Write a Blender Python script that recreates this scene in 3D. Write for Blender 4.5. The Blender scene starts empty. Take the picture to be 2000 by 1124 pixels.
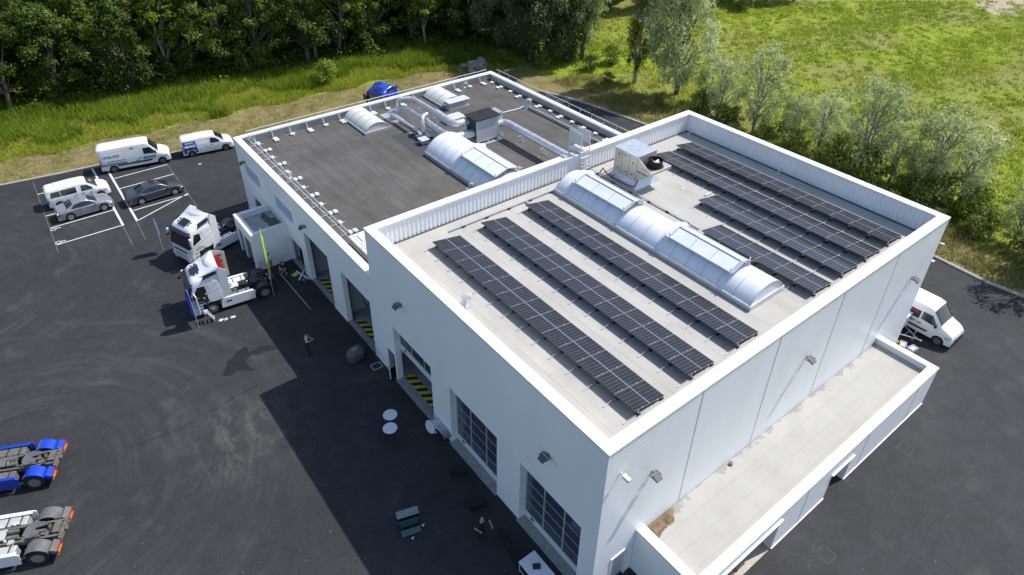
import bpy, math, random
import numpy as np
from mathutils import Vector, Matrix, Euler
R_ = math.radians
scene = bpy.context.scene
COL = scene.collection

# ------------------------------------------------------------------ camera
cam_d = bpy.data.cameras.new('camera'); cam = bpy.data.objects.new('camera', cam_d); COL.objects.link(cam)
yaw, pitch, roll = R_(38.004), R_(-33.237), R_(0.601)
fwd = Vector((math.sin(yaw)*math.cos(pitch), math.cos(yaw)*math.cos(pitch), math.sin(pitch)))
rt = Vector((math.cos(yaw), -math.sin(yaw), 0)); up = rt.cross(fwd)
r2 = rt*math.cos(roll)+up*math.sin(roll); u2 = -rt*math.sin(roll)+up*math.cos(roll)
m = Matrix((r2, u2, -fwd)).transposed().to_4x4(); m.translation = (-13.727, -11.100, 31.975)
cam.matrix_world = m
cam_d.sensor_width = 36; cam_d.lens = 1325.2/2000*36
cam_d.shift_x = 0.0034; cam_d.shift_y = -0.0549
cam_d.clip_start = 0.5; cam_d.clip_end = 2000
scene.camera = cam

# ------------------------------------------------------------------ light
SUN = Vector((7.56, -1.75, 10.4)).normalized()
w = bpy.data.worlds.new('World'); scene.world = w; w.use_nodes = True
nt = w.node_tree; bg = nt.nodes['Background']; sky = nt.nodes.new('ShaderNodeTexSky')
sky.sky_type = 'NISHITA'; sky.sun_disc = False
sky.sun_elevation = math.asin(SUN.z); sky.sun_rotation = math.atan2(SUN.x, SUN.y)
nt.links.new(sky.outputs[0], bg.inputs[0]); bg.inputs[1].default_value = 0.15
sd = bpy.data.lights.new('sun', 'SUN'); sd.energy = 4.3; sd.angle = R_(0.5); sd.color = (1.0, 0.965, 0.915)
so = bpy.data.objects.new('sun', sd); COL.objects.link(so); so.location = (0, 0, 60)
so.rotation_euler = SUN.to_track_quat('Z', 'Y').to_euler()
vs = scene.view_settings; vs.view_transform = 'Standard'; vs.look = 'None'; vs.exposure = 0.3; vs.gamma = 1.0
vs.use_curve_mapping = False

# ------------------------------------------------------------------ materials
class NT:
    def __init__(s, name):
        s.m = bpy.data.materials.new(name); s.m.use_nodes = True
        s.t = s.m.node_tree; s.b = s.t.nodes['Principled BSDF']
        s.out = s.t.nodes['Material Output']
    def n(s, k, **p):
        x = s.t.nodes.new('ShaderNode'+k)
        for a, v in p.items(): setattr(x, a, v)
        return x
    def l(s, a, b): s.t.links.new(a, b)
    def put(s, sock, v):
        if isinstance(v, (int, float)): sock.default_value = v
        elif isinstance(v, tuple): sock.default_value = v if len(v) == len(sock.default_value) else (*v, 1)
        else: s.l(v, sock)
    def math(s, op, a, b=0.0, c=None):
        x = s.n('Math', operation=op); s.put(x.inputs[0], a); s.put(x.inputs[1], b)
        if c is not None: s.put(x.inputs[2], c)
        return x.outputs[0]
    def coord(s, kind='pos'):
        if kind == 'pos': return s.n('NewGeometry').outputs['Position']
        return s.n('TexCoord').outputs['Object']
    def sep(s, v):
        x = s.n('SeparateXYZ'); s.l(v, x.inputs[0]); return x.outputs
    def scale(s, v, sc):
        x = s.n('VectorMath', operation='MULTIPLY'); s.l(v, x.inputs[0]); x.inputs[1].default_value = sc; return x.outputs[0]
    def noise(s, v, scale=1., detail=4., rough=.6, dim='3D'):
        x = s.n('TexNoise'); s.l(v, x.inputs['Vector']); x.inputs['Scale'].default_value = scale
        x.inputs['Detail'].default_value = detail; x.inputs['Roughness'].default_value = rough
        return x.outputs[0]
    def ramp(s, f, stops):
        x = s.n('ValToRGB'); s.put(x.inputs[0], f); e = x.color_ramp.elements
        while len(e) < len(stops): e.new(.5)
        for i, (p, c) in enumerate(stops):
            e[i].position = p
            if isinstance(c, (int, float)): c = (c, c, c)
            e[i].color = (*c, 1)
        return x.outputs[0]
    def mix(s, f, a, b, mode='MIX'):
        x = s.n('Mix', data_type='RGBA', blend_type=mode); s.put(x.inputs[0], f)
        s.put(x.inputs[6], a); s.put(x.inputs[7], b); return x.outputs[2]
    def bump(s, h, strength=.3, dist=.02):
        x = s.n('Bump'); s.put(x.inputs['Height'], h); x.inputs['Strength'].default_value = strength
        x.inputs['Distance'].default_value = dist; s.l(x.outputs[0], s.b.inputs['Normal'])
    def base(s, c): s.put(s.b.inputs['Base Color'], c)
    def rough(s, v): s.put(s.b.inputs['Roughness'], v)

def simple(name, col, rough=.6, metal=0., coat=0., var=.12, scale=3., spec=.5):
    q = NT(name)
    n = q.noise(q.coord('obj'), scale, 5)
    f = q.ramp(n, [(.3, 1-var), (.7, 1+var*.0)])
    q.base(q.mix(1.0, col, f, 'MULTIPLY')); q.rough(rough)
    q.b.inputs['Metallic'].default_value = metal; q.b.inputs['Coat Weight'].default_value = coat
    q.b.inputs['Specular IOR Level'].default_value = spec
    return q.m
def line_mask(q, c, period, width, off=0.):
    f = q.math('FRACT', q.math('DIVIDE', q.math('ADD', c, off), period))
    return q.math('LESS_THAN', f, width/period)

M = {}
def mat_asphalt():
    q = NT('asphalt'); p = q.coord()
    big = q.noise(p, .12, 3); mid = q.noise(p, .9, 5, .7); fine = q.noise(p, 14, 3, .8)
    c = q.ramp(big, [(.3, (.023, .0235, .0265)), (.7, (.034, .0345, .038))])
    c = q.mix(1.0, c, q.ramp(mid, [(.25, .72), (.75, 1.25)]), 'MULTIPLY')
    c = q.mix(1.0, c, q.ramp(fine, [(.3, .66), (.72, 1.45)]), 'MULTIPLY')
    # curved tyre traces in the yard
    def rings(cx, cy, r0, r1, amp, sc, lo, hi):
        v = q.n('VectorMath', operation='SUBTRACT'); q.l(p, v.inputs[0]); v.inputs[1].default_value = (cx, cy, 0)
        ln = q.n('VectorMath', operation='LENGTH'); q.l(v.outputs[0], ln.inputs[0]); d = ln.outputs['Value']
        d2 = q.math('ADD', d, q.math('MULTIPLY', q.noise(p, .12, 2), 2.2))
        cb = q.n('CombineXYZ'); q.l(d2, cb.inputs[0]); sx_ = q.sep(q.scale(p, (.06, .06, 0))); q.l(sx_[0], cb.inputs[1]); q.l(sx_[1], cb.inputs[2])
        s_ = q.noise(cb.outputs[0], sc, 4, .65); s_ = q.ramp(s_, [(lo, 0.), (hi, 1.)])
        band = q.math('MULTIPLY', q.ramp(q.math('SUBTRACT', d, r0-1), [(.0, 0.), (1., 1.)]), q.ramp(q.math('SUBTRACT', r1, d), [(.0, 0.), (1., 1.)]))
        msk = q.ramp(q.noise(p, .22, 3), [(.38, 0.), (.62, 1.)])
        return q.math('MULTIPLY', q.math('MULTIPLY', s_, band), q.math('MULTIPLY', msk, amp))
    c = q.mix(rings(-21, 22.5, 5.5, 15.5, .62, 1.5, .48, .74), c, (.085, .082, .078))
    c = q.mix(rings(-21, 22.5, 6, 18, .5, 2.6, .52, .7), c, (.017, .017, .019))
    c = q.mix(rings(-24, 47, 3, 14, .45, 2.2, .5, .72), c, (.075, .073, .07))
    c = q.mix(rings(17, -16, 4, 11, .45, 2.4, .52, .7), c, (.015, .015, .017))
    warm = q.ramp(q.noise(p, .07, 3), [(.4, 0.), (.62, 1.)])
    c = q.mix(q.math('MULTIPLY', warm, .22), c, q.mix(1.0, c, (1.28, 1.16, 1.02), 'MULTIPLY'))
    # dusty pale area where vehicles turn in, and light smears
    v = q.n('VectorMath', operation='SUBTRACT'); q.l(p, v.inputs[0]); v.inputs[1].default_value = (-9.6, 19.6, 0)
    ln = q.n('VectorMath', operation='LENGTH'); q.l(v.outputs[0], ln.inputs[0])
    near_ = q.ramp(q.math('DIVIDE', ln.outputs['Value'], 4.4), [(.2, 1.), (1., 0.)])
    sm = q.ramp(q.noise(q.scale(p, (1., .45, 1)), 1.1, 6, .72), [(.47, 0.), (.66, 1.)])
    c = q.mix(q.math('MULTIPLY', q.math('MULTIPLY', near_, sm), .5), c, (.155, .145, .125))
    stain = q.ramp(q.noise(p, .35, 6, .65), [(.57, 0.), (.72, 1.)])
    c = q.mix(q.math('MULTIPLY', stain, .42), c, (.085, .08, .074))
    dk_ = q.ramp(q.noise(p, .21, 5, .6), [(.60, 0.), (.72, 1.)])
    c = q.mix(q.math('MULTIPLY', dk_, .5), c, (.016, .016, .018))
    speck = q.ramp(q.noise(p, 5.5, 1, .5), [(.76, 0.), (.78, 1.)])
    c = q.mix(q.math('MULTIPLY', speck, .5), c, (.2, .2, .19))
    q.base(c); q.rough(.82); q.bump(fine, .5, .01); q.b.inputs['Specular IOR Level'].default_value = .35
    return q.m
M['asphalt'] = mat_asphalt()
def mat_ground():
    q = NT('meadow_ground'); p = q.coord()
    a = q.noise(p, .045, 4, .6); b = q.noise(p, .5, 6, .75); f = q.noise(p, 3.2, 5, .8)
    c = q.ramp(b, [(.28, (.11, .155, .016)), (.45, (.21, .27, .026)), (.6, (.29, .34, .038)), (.78, (.29, .25, .12))])
    dry = q.ramp(a, [(.44, 0.), (.56, 1.)])
    c = q.mix(q.math('MULTIPLY', dry, .65), c, q.ramp(b, [(.3, (.21, .22, .06)), (.7, (.29, .24, .13))]))
    c = q.mix(1.0, c, q.ramp(f, [(.28, .45), (.7, 1.3)]), 'MULTIPLY')
    q.base(c); q.rough(.95); q.bump(f, .8, .15); q.b.inputs['Specular IOR Level'].default_value = .1
    return q.m
M['ground'] = mat_ground()
def mat_verge():
    q = NT('dry_grass'); p = q.coord()
    b = q.noise(p, .55, 6, .75); f = q.noise(p, 5., 5, .8)
    c = q.ramp(b, [(.3, (.105, .13, .03)), (.45, (.20, .175, .065)), (.62, (.27, .215, .11)), (.8, (.20, .155, .08))])
    c = q.mix(1.0, c, q.ramp(f, [(.28, .5), (.7, 1.3)]), 'MULTIPLY')
    q.base(c); q.rough(.95); q.bump(f, .8, .1); q.b.inputs['Specular IOR Level'].default_value = .1
    return q.m
M['verge'] = mat_verge()
def mat_wall(name, ribs):
    q = NT(name); p = q.coord(); s = q.sep(p)
    st = q.noise(q.scale(p, (.5, .5, .12)), 1.2, 5, .6)
    c = q.mix(1.0, (.86, .865, .875), q.ramp(st, [(.3, .94), (.65, 1.0)]), 'MULTIPLY')
    if ribs:
        ln = line_mask(q, s[2], ribs, .03)
        c = q.mix(q.math('MULTIPLY', ln, .24), c, (.45, .47, .5))
        h = q.math('SINE', q.math('MULTIPLY', s[2], 2*math.pi/ribs)); q.bump(h, .05, .02)
    q.base(c); q.rough(.42); q.b.inputs['Specular IOR Level'].default_value = .4
    return q.m
M['wall'] = mat_wall('white_cladding', 0)
M['wall_ribbed'] = mat_wall('white_ribbed_cladding', .33)
def mat_coping():
    q = NT('white_coping'); p = q.coord(); s = q.sep(p)
    st = q.noise(p, .9, 6, .7)
    c = q.mix(1.0, (.74, .74, .73), q.ramp(st, [(.3, .92), (.6, 1.0)]), 'MULTIPLY')
    mk = q.math('MULTIPLY', q.ramp(q.noise(p, .55, 4, .7), [(.60, 0.), (.68, 1.)]), .45)
    c = q.mix(mk, c, (.55, .53, .49))
    q.base(c); q.rough(.5); return q.m
M['coping'] = mat_coping()
def mat_roof(name, c0, c1, seam, px, py_, sw, samt, blot):
    q = NT(name); p = q.coord(); s = q.sep(p)
    n = q.noise(p, .35, 6, .65); f = q.noise(p, 9, 4, .8); n2 = q.noise(q.scale(p, (2.2, .25, 1)), 1., 4)
    c = q.ramp(n, [(.3, c0), (.7, c1)])
    c = q.mix(1.0, c, q.ramp(f, [(.3, 1-blot), (.7, 1+blot*.6)]), 'MULTIPLY')
    c = q.mix(1.0, c, q.ramp(n2, [(.3, 1-blot), (.7, 1.04)]), 'MULTIPLY')
    wob = q.math('MULTIPLY', q.noise(p, .8, 2), .25)
    l1 = line_mask(q, q.math('ADD', s[0], q.math('MULTIPLY', wob, .12)), px, sw)
    row = q.math('FLOOR', q.math('DIVIDE', s[0], px))
    sh = q.math('MULTIPLY', q.math('FRACT', q.math('MULTIPLY', row, .37)), py_)
    l2 = line_mask(q, q.math('ADD', s[1], sh), py_, sw)
    l = q.math('MAXIMUM', l1, l2); l = q.math('MULTIPLY', l, samt)
    c = q.mix(l, c, seam)
    spots = q.ramp(q.noise(p, 1.9, 4, .7), [(.70, 0.), (.76, 1.)])
    c = q.mix(q.math('MULTIPLY', spots, .45), c, tuple(min(1, v*1.9) for v in c1))
    q.base(c); q.rough(.85); q.bump(f, .3, .01); q.b.inputs['Specular IOR Level'].default_value = .3
    return q.m
M['roof_grey'] = mat_roof('bitumen_roof', (.085, .080, .073), (.136, .129, .119), (.053, .051, .048), 1., 7., .045, .6, .24)
M['roof_beige'] = mat_roof('pale_roof_membrane', (.38, .365, .335), (.46, .445, .41), (.29, .27, .24), 1.9, 9., .05, .5, .07)
def mat_side_roof():
    q = NT('stained_roof_membrane'); p = q.coord(); s = q.sep(p)
    n = q.noise(p, .5, 6, .7); f = q.noise(p, 7, 4, .8)
    c = q.ramp(n, [(.3, (.365, .355, .33)), (.7, (.435, .425, .395))])
    sp = q.ramp(q.noise(q.scale(p, (1, 3, 1)), 3.5, 3, .7), [(.62, 0.), (.75, .35)]); c = q.mix(sp, c, (.3, .27, .22))
    l = q.math('MULTIPLY', line_mask(q, s[1], .95, .035), .4); c = q.mix(l, c, (.28, .27, .245))
    # rust-brown puddle mark in the corner against the hall
    d = q.n('VectorMath', operation='MULTIPLY'); v = q.n('VectorMath', operation='SUBTRACT'); q.l(p, v.inputs[0]); v.inputs[1].default_value = (3.5, -.05, 2.6)
    q.l(v.outputs[0], d.inputs[0]); d.inputs[1].default_value = (.55, 1.25, 0)
    ln = q.n('VectorMath', operation='LENGTH'); q.l(d.outputs[0], ln.inputs[0])
    e = q.math('ADD', ln.outputs['Value'], q.math('MULTIPLY', q.math('SUBTRACT', n, .5), 1.4))
    c = q.mix(q.ramp(e, [(.72, 1.), (.80, 0.)]), c, q.ramp(q.noise(p, 3, 4), [(.35, (.10, .065, .035)), (.65, (.24, .17, .10))]))
    edge = q.math('ADD', q.math('MULTIPLY', s[1], -1.), q.math('MULTIPLY', q.math('SUBTRACT', q.noise(p, .8, 5, .7), .48), -3.2))
    c = q.mix(q.math('MULTIPLY', q.ramp(edge, [(-.25, 1.), (.0, 0.)]), .45), c, (.20, .165, .12))
    q.base(c); q.rough(.85); q.b.inputs['Specular IOR Level'].default_value = .3
    return q.m
M['roof_side'] = mat_side_roof()
def mat_pv():
    q = NT('solar_cells'); s = q.sep(q.coord('obj'))
    # module local: x across 0..2.0, y along 0..1.26
    a = line_mask(q, s[1], .2, .016, .008); b = line_mask(q, s[0], .107, .009, .004)
    mid = q.math('LESS_THAN', q.math('ABSOLUTE', q.math('SUBTRACT', s[0], 1.0)), .02)
    edge_ = q.math('MAXIMUM', q.math('LESS_THAN', s[1], .032), q.math('GREATER_THAN', s[1], 1.23))
    l = q.math('MAXIMUM', q.math('MAXIMUM', q.math('MAXIMUM', q.math('MULTIPLY', a, .22), q.math('MULTIPLY', b, .16)), q.math('MULTIPLY', mid, .5)), q.math('MULTIPLY', edge_, .30))
    cell = q.ramp(q.noise(q.coord('obj'), 1.5, 2), [(.3, (.012, .012, .017)), (.7, (.022, .022, .030))])
    q.base(q.mix(l, cell, (.50, .51, .53))); q.rough(.24); q.b.inputs['Specular IOR Level'].default_value = .28
    return q.m
M['pv'] = mat_pv()
def mat_leaf(name, stops, transl=.35):
    q = NT(name); a = q.n('Attribute', attribute_name='tone'); oi = q.n('ObjectInfo')
    f = q.math('ADD', a.outputs['Fac'], q.math('MULTIPLY', q.math('SUBTRACT', oi.outputs['Random'], .5), .35))
    c = q.ramp(f, stops); q.base(c); q.rough(.6); q.b.inputs['Specular IOR Level'].default_value = .25
    tr = q.n('BsdfTranslucent'); q.l(c, tr.inputs[0]); mx = q.n('MixShader'); mx.inputs[0].default_value = transl
    q.l(q.b.outputs[0], mx.inputs[1]); q.l(tr.outputs[0], mx.inputs[2]); q.l(mx.outputs[0], q.out.inputs[0])
    return q.m
M['leaf_wood'] = mat_leaf('broadleaf_foliage', [(.0, (.030, .062, .010)), (.42, (.088, .150, .022)), (.72, (.17, .24, .034)), (1., (.30, .36, .06))], .42)
M['leaf_yellow'] = mat_leaf('bright_foliage', [(.0, (.09, .15, .012)), (.5, (.22, .30, .028)), (1., (.38, .44, .06))])
M['leaf_willow'] = mat_leaf('silvery_foliage', [(.0, (.20, .25, .075)), (.45, (.44, .50, .23)), (1., (.78, .82, .52))], .5)
M['leaf_willow_dark'] = mat_leaf('grey_green_foliage', [(.0, (.06, .09, .03)), (.5, (.15, .19, .075)), (1., (.32, .36, .18))], .4)
M['leaf_birch'] = mat_leaf('birch_foliage', [(.0, (.06, .10, .010)), (.5, (.15, .20, .022)), (1., (.28, .31, .05))])
M['leaf_bush'] = mat_leaf('bush_foliage', [(.0, (.08, .12, .018)), (.5, (.20, .25, .045)), (1., (.40, .42, .12))])
M['grass'] = mat_leaf('grass_blades', [(.0, (.10, .17, .016)), (.4, (.26, .35, .030)), (.75, (.44, .47, .055)), (1., (.58, .50, .18))], .45)
M['grass_dry'] = mat_leaf('dry_grass_blades', [(.0, (.14, .17, .04)), (.5, (.30, .27, .10)), (1., (.44, .35, .18))], .4)
S = simple
M['bark'] = S('bark', (.16, .125, .09), .9, var=.45, scale=6)
M['bark_pale'] = S('pale_bark', (.34, .31, .27), .9, var=.4, scale=4)
M['concrete'] = S('concrete', (.36, .35, .33), .9, var=.3, scale=2.5)
M['floor'] = S('workshop_floor', (.34, .35, .36), .5, var=.15, scale=.6)
M['inner'] = S('interior_wall', (.42, .43, .45), .8, var=.1, scale=.6)
M['galv'] = S('galvanised_steel', (.62, .65, .68), .36, .55, var=.22, scale=2.2)
M['steel'] = S('light_steel', (.66, .67, .68), .5, .3, var=.15)
M['dark'] = S('dark_plastic', (.025, .026, .028), .5, var=.2)
M['black'] = S('matte_black', (.008, .008, .009), .8, var=.2)
M['greymetal'] = S('dark_grey_metal', (.10, .105, .11), .5, .2)
M['alu'] = S('window_aluminium', (.50, .52, .54), .4, .4)
M['rubber'] = S('tyre_rubber', (.018, .018, .019), .8)
M['rim'] = S('wheel_alloy', (.46, .47, .48), .35, .7)
M['rimsteel'] = S('wheel_steel', (.16, .165, .17), .5, .5)
M['markwhite'] = S('road_paint', (.72, .72, .71), .8, var=.25, scale=5)
M['markthin'] = S('faint_road_paint', (.20, .20, .20), .85, var=.5, scale=8)
M['paint_white'] = S('white_paint', (.78, .79, .80), .28, 0, .6, var=.04)
M['paint_grey'] = S('dark_grey_paint', (.075, .085, .098), .26, .5, .8, var=.03)
M['paint_silver'] = S('silver_paint', (.36, .37, .40), .3, .55, .6, var=.03)
M['paint_blue'] = S('blue_paint', (.010, .055, .50), .26, .1, .8, var=.05)
M['blue'] = S('blue_fabric', (.008, .075, .62), .6, var=.1)
M['bluedecal'] = S('blue_decal', (.008, .045, .33), .4, var=.03)
M['navydecal'] = S('navy_decal', (.03, .05, .12), .4, var=.03)
M['greydecal'] = S('grey_decal', (.30, .34, .42), .4, var=.35, scale=7)
M['whitedecal'] = S('white_decal', (.8, .8, .8), .4, var=.02)
M['magenta'] = S('magenta_decal', (.42, .02, .20), .4, var=.02)
M['lime'] = S('lime_fabric', (.50, .78, .03), .6, var=.08)
M['red'] = S('red_fabric', (.62, .03, .02), .5, var=.1)
M['redlight'] = S('red_lens', (.35, .01, .01), .2, 0, .8)
M['orange'] = S('orange_lens', (.75, .25, .02), .3, 0, .5)
M['yellow'] = S('yellow_plastic', (.75, .52, .03), .5)
M['hose'] = S('dark_red_hose', (.26, .03, .03), .5)
M['beige'] = S('beige_panel', (.52, .50, .42), .6, var=.2)
M['chassis'] = S('dusty_chassis', (.16, .15, .13), .8, var=.45, scale=5)
M['dustgrey'] = S('worn_grey_plastic', (.14, .14, .14), .6, var=.4, scale=4)
M['tank'] = S('tank_metal', (.62, .62, .60), .4, .4, var=.25, scale=4)
M['hvac'] = S('brushed_stainless', (.52, .49, .42), .38, .35, var=.12, scale=1.5)
M['wood'] = S('pale_wood', (.52, .36, .18), .8, var=.3, scale=6)
M['card'] = S('cardboard', (.50, .36, .2), .9, var=.2)
M['table'] = S('white_table_top', (.70, .72, .75), .4, var=.05)
M['skin'] = S('skin', (.50, .30, .21), .6, var=.05)
M['shirt_white'] = S('white_shirt', (.66, .66, .74), .9, var=.15, scale=12)
M['shirt_lilac'] = S('lilac_shirt', (.50, .48, .62), .9, var=.15, scale=12)
M['cloth_black'] = S('black_clothing', (.012, .012, .015), .9)
M['cloth_navy'] = S('navy_trousers', (.015, .018, .03), .9)
M['cloth_grey'] = S('grey_trousers', (.13, .15, .19), .9)
M['hair'] = S('dark_hair', (.035, .022, .015), .8)
M['hair_grey'] = S('grey_hair', (.33, .32, .31), .8)
M['rock'] = S('grey_rock', (.24, .22, .20), .95, var=.5, scale=1.5)
M['sand'] = S('bare_sand', (.42, .34, .24), .95, var=.3, scale=1.)
M['green_bin'] = S('dark_green_plastic', (.045, .10, .095), .35, var=.2)
M['film'] = S('frosted_window_film', (.40, .45, .60), .45, var=.08)
M['wet'] = S('damp_asphalt', (.014, .014, .016), .45, var=.4, scale=1.5)
def mat_glass(name, c, rough=.05):
    q = NT(name); n = q.noise(q.coord('obj'), .9, 3)
    q.base(q.mix(n, c, tuple(v*1.8 for v in c))); q.rough(rough); q.b.inputs['Specular IOR Level'].default_value = .7
    return q.m
M['glass'] = mat_glass('dark_glass', (.012, .015, .018))
M['glass_door'] = mat_glass('door_glazing', (.035, .042, .06), .1)
def mat_poly():
    q = NT('polycarbonate'); q.b.inputs['Specular IOR Level'].default_value = .3; q.rough(.6)
    n = q.noise(q.coord('obj'), 1.2, 3); q.base(q.ramp(n, [(.3, (.66, .68, .73)), (.7, (.76, .78, .82))]))
    q.b.inputs['Coat Weight'].default_value = .1
    return q.m
M['poly'] = mat_poly()
M['poly_old'] = S('aged_polycarbonate', (.66, .65, .60), .5, var=.12, scale=2)
def mat_hazard():
    q = NT('hazard_stripes'); s = q.sep(q.coord())
    f = q.math('FRACT', q.math('DIVIDE', q.math('ADD', s[1], q.math('MULTIPLY', s[0], .6)), .62))
    q.base(q.mix(q.math('LESS_THAN', f, .5), (.02, .02, .02), (.72, .52, .03))); q.rough(.6); return q.m
M['hazard'] = mat_hazard()

# ------------------------------------------------------------------ mesh builder
class MB:
    def __init__(s): s.v = []; s.f = []; s.mi = []; s.cur = 0
    def add(s, vs, fs):
        o = len(s.v); s.v += [tuple(v) for v in vs]; s.f += [tuple(i+o for i in f) for f in fs]; s.mi += [s.cur]*len(fs); return s
    def box(s, a, b, M4=None):
        x0, y0, z0 = a; x1, y1, z1 = b
        vs = [(x0,y0,z0),(x1,y0,z0),(x1,y1,z0),(x0,y1,z0),(x0,y0,z1),(x1,y0,z1),(x1,y1,z1),(x0,y1,z1)]
        if M4 is not None: vs = [M4 @ Vector(v) for v in vs]
        return s.add(vs, [(0,3,2,1),(4,5,6,7),(0,1,5,4),(1,2,6,5),(2,3,7,6),(3,0,4,7)])
    def cbox(s, c, d, M4=None):
        return s.box([c[i]-d[i]/2 for i in range(3)], [c[i]+d[i]/2 for i in range(3)], M4)
    def prism(s, pts, axis, a, b):
        """extrude a polygon of 2-D points along an axis from a to b"""
        n = len(pts)
        def P(p, t):
            return (t, p[0], p[1]) if axis == 0 else (p[0], t, p[1]) if axis == 1 else (p[0], p[1], t)
        vs = [P(p, a) for p in pts]+[P(p, b) for p in pts]
        return s.add(vs, [tuple(range(n))[::-1], tuple(range(n, 2*n))]+[(i, (i+1) % n, n+(i+1) % n, n+i) for i in range(n)])
    def tube(s, pts, r, n=8, cap=True):
        pts = [Vector(p) for p in pts]; rs = r if isinstance(r, (list, tuple)) else [r]*len(pts)
        rings = []; ref = Vector((0, 0, 1))
        for i, p in enumerate(pts):
            d = (pts[min(i+1, len(pts)-1)]-pts[max(i-1, 0)]).normalized()
            if abs(d.dot(ref)) > .95: ref = Vector((1, 0, 0)) if abs(d.x) < .9 else Vector((0, 1, 0))
            a = d.cross(ref).normalized(); b = a.cross(d)
            rings.append([p+(a*math.cos(t)+b*math.sin(t))*rs[i] for t in [2*math.pi*k/n for k in range(n)]])
            ref = b
        vs = [q for rg in rings for q in rg]; fs = []
        for i in range(len(rings)-1):
            for k in range(n): fs.append((i*n+k, i*n+(k+1) % n, (i+1)*n+(k+1) % n, (i+1)*n+k))
        if cap: fs += [tuple(range(n))[::-1], tuple(range((len(rings)-1)*n, len(rings)*n))]
        return s.add(vs, fs)
    def lathe(s, prof, c=(0, 0, 0), axis='z', n=24):
        vs = []; fs = []
        for r, h in prof:
            for k in range(n):
                t = 2*math.pi*k/n; a, b = r*math.cos(t), r*math.sin(t)
                p = (a, b, h) if axis == 'z' else (a, h, b) if axis == 'y' else (h, a, b)
                vs.append((p[0]+c[0], p[1]+c[1], p[2]+c[2]))
        for i in range(len(prof)-1):
            for k in range(n): fs.append((i*n+k, i*n+(k+1) % n, (i+1)*n+(k+1) % n, (i+1)*n+k))
        fs += [tuple(range(n)), tuple(range((len(prof)-1)*n, len(prof)*n))]
        return s.add(vs, fs)
    def grid(s, rows):
        n = len(rows[0]); vs = [p for r in rows for p in r]
        return s.add(vs, [(i*n+k, i*n+k+1, (i+1)*n+k+1, (i+1)*n+k) for i in range(len(rows)-1) for k in range(n-1)])
    def tf(s, M4, start=0):
        for i in range(start, len(s.v)): s.v[i] = tuple(M4 @ Vector(s.v[i]))
        return s
    def build(s, name, mat, parent=None, smooth=False, bevel=0, recalc=True):
        me = bpy.data.meshes.new(name); me.from_pydata(s.v, [], s.f)
        mats = mat if isinstance(mat, (list, tuple)) else [mat]
        for mm in mats: me.materials.append(mm)
        if len(mats) > 1: me.polygons.foreach_set('material_index', s.mi)
        if recalc:
            import bmesh
            b = bmesh.new(); b.from_mesh(me); bmesh.ops.recalc_face_normals(b, faces=b.faces); b.to_mesh(me); b.free()
        if smooth:
            me.polygons.foreach_set('use_smooth', [True]*len(me.polygons))
            try: me.set_sharp_from_angle(angle=R_(smooth if smooth is not True else 40))
            except Exception: pass
        o = bpy.data.objects.new(name, me); COL.objects.link(o)
        if parent: o.parent = parent
        if bevel:
            bm_ = o.modifiers.new('bevel', 'BEVEL'); bm_.width = bevel; bm_.segments = 2; bm_.limit_method = 'ANGLE'
        return o
def tag(o, label, cat, group=None, kind=None):
    if label: o['label'] = label
    if cat: o['category'] = cat
    if group: o['group'] = group
    if kind: o['kind'] = kind
    return o
def thing(name, label, cat, loc=(0, 0, 0), rz=0, group=None):
    o = bpy.data.objects.new(name, None); COL.objects.link(o); o.location = loc; o.rotation_euler = (0, 0, rz)
    o.empty_display_size = .3
    return tag(o, label, cat, group)
def struct(o): o['kind'] = 'structure'; return o
def copy_tree(o, parent=None, loc=None, rz=None, label=None):
    c = o.copy(); COL.objects.link(c); c.parent = parent
    if loc is not None: c.location = loc
    if rz is not None: c.rotation_euler = (0, 0, rz)
    if label: c['label'] = label
    for ch in list(o.children): copy_tree(ch, c)
    return c
def text(name, s, size, mat, parent, M4, sx=1., bold=0.):
    cu = bpy.data.curves.new(name, 'FONT'); cu.body = s; cu.size = size; cu.align_x = 'CENTER'; cu.align_y = 'CENTER'
    cu.extrude = .004; cu.offset = bold; cu.resolution_u = 2
    t = bpy.data.objects.new('tmp', cu); me = bpy.data.meshes.new_from_object(t); bpy.data.objects.remove(t)
    me.materials.clear(); me.materials.append(mat); me.transform(M4 @ Matrix.Diagonal((sx, 1, 1, 1))); me.name = name
    o = bpy.data.objects.new(name, me); COL.objects.link(o); o.parent = parent; return o

# ------------------------------------------------------------------ ground
def sheet(name, pts, z, mat):
    mb = MB(); mb.add([(x, y, z) for x, y in pts], [tuple(range(len(pts)))])
    return struct(mb.build(name, mat))
sheet('ground', [(-700, -500), (900, -500), (900, 900), (-700, 900)], 0, M['ground'])
rnd = random.Random(4)
KL = [(-90, 72.5), (-40, 65.9), (-17.3, 62.5), (-12.3, 61.75), (-9.1, 61.5), (-1.8, 59.75), (3.4, 58.6), (22, 57.2), (34, 54), (39.1, 50.2), (40.2, 47.2), (41.1, 43.6), (42.2, 35.4), (41.9, 22), (41.9, 3.3), (41.6, -.5), (41.9, -3.3), (42.5, -40)]
sheet('asphalt_yard', [(-90, -60)] + KL + [(42.5, -60)], .008, M['asphalt'])
vo = [(-90, 80), (-40, 71)]
for x in np.arange(-34, 40, 1.3):
    y = 67.8+(x+17)*(-.06)+math.sin(x*.7)*.5+rnd.uniform(-.45, .45)
    vo.append((x, y))
vo += [(44.5, 52)]+[(45.3+math.sin(y*.5)*.6+rnd.uniform(-.5, .5), y) for y in np.arange(48, -30, -1.7)]+[(46, -60)]
sheet('dry_grass_verge', [(x, y) for x, y in KL]+vo[::-1], .004, M['verge'])
mb = MB()
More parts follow.
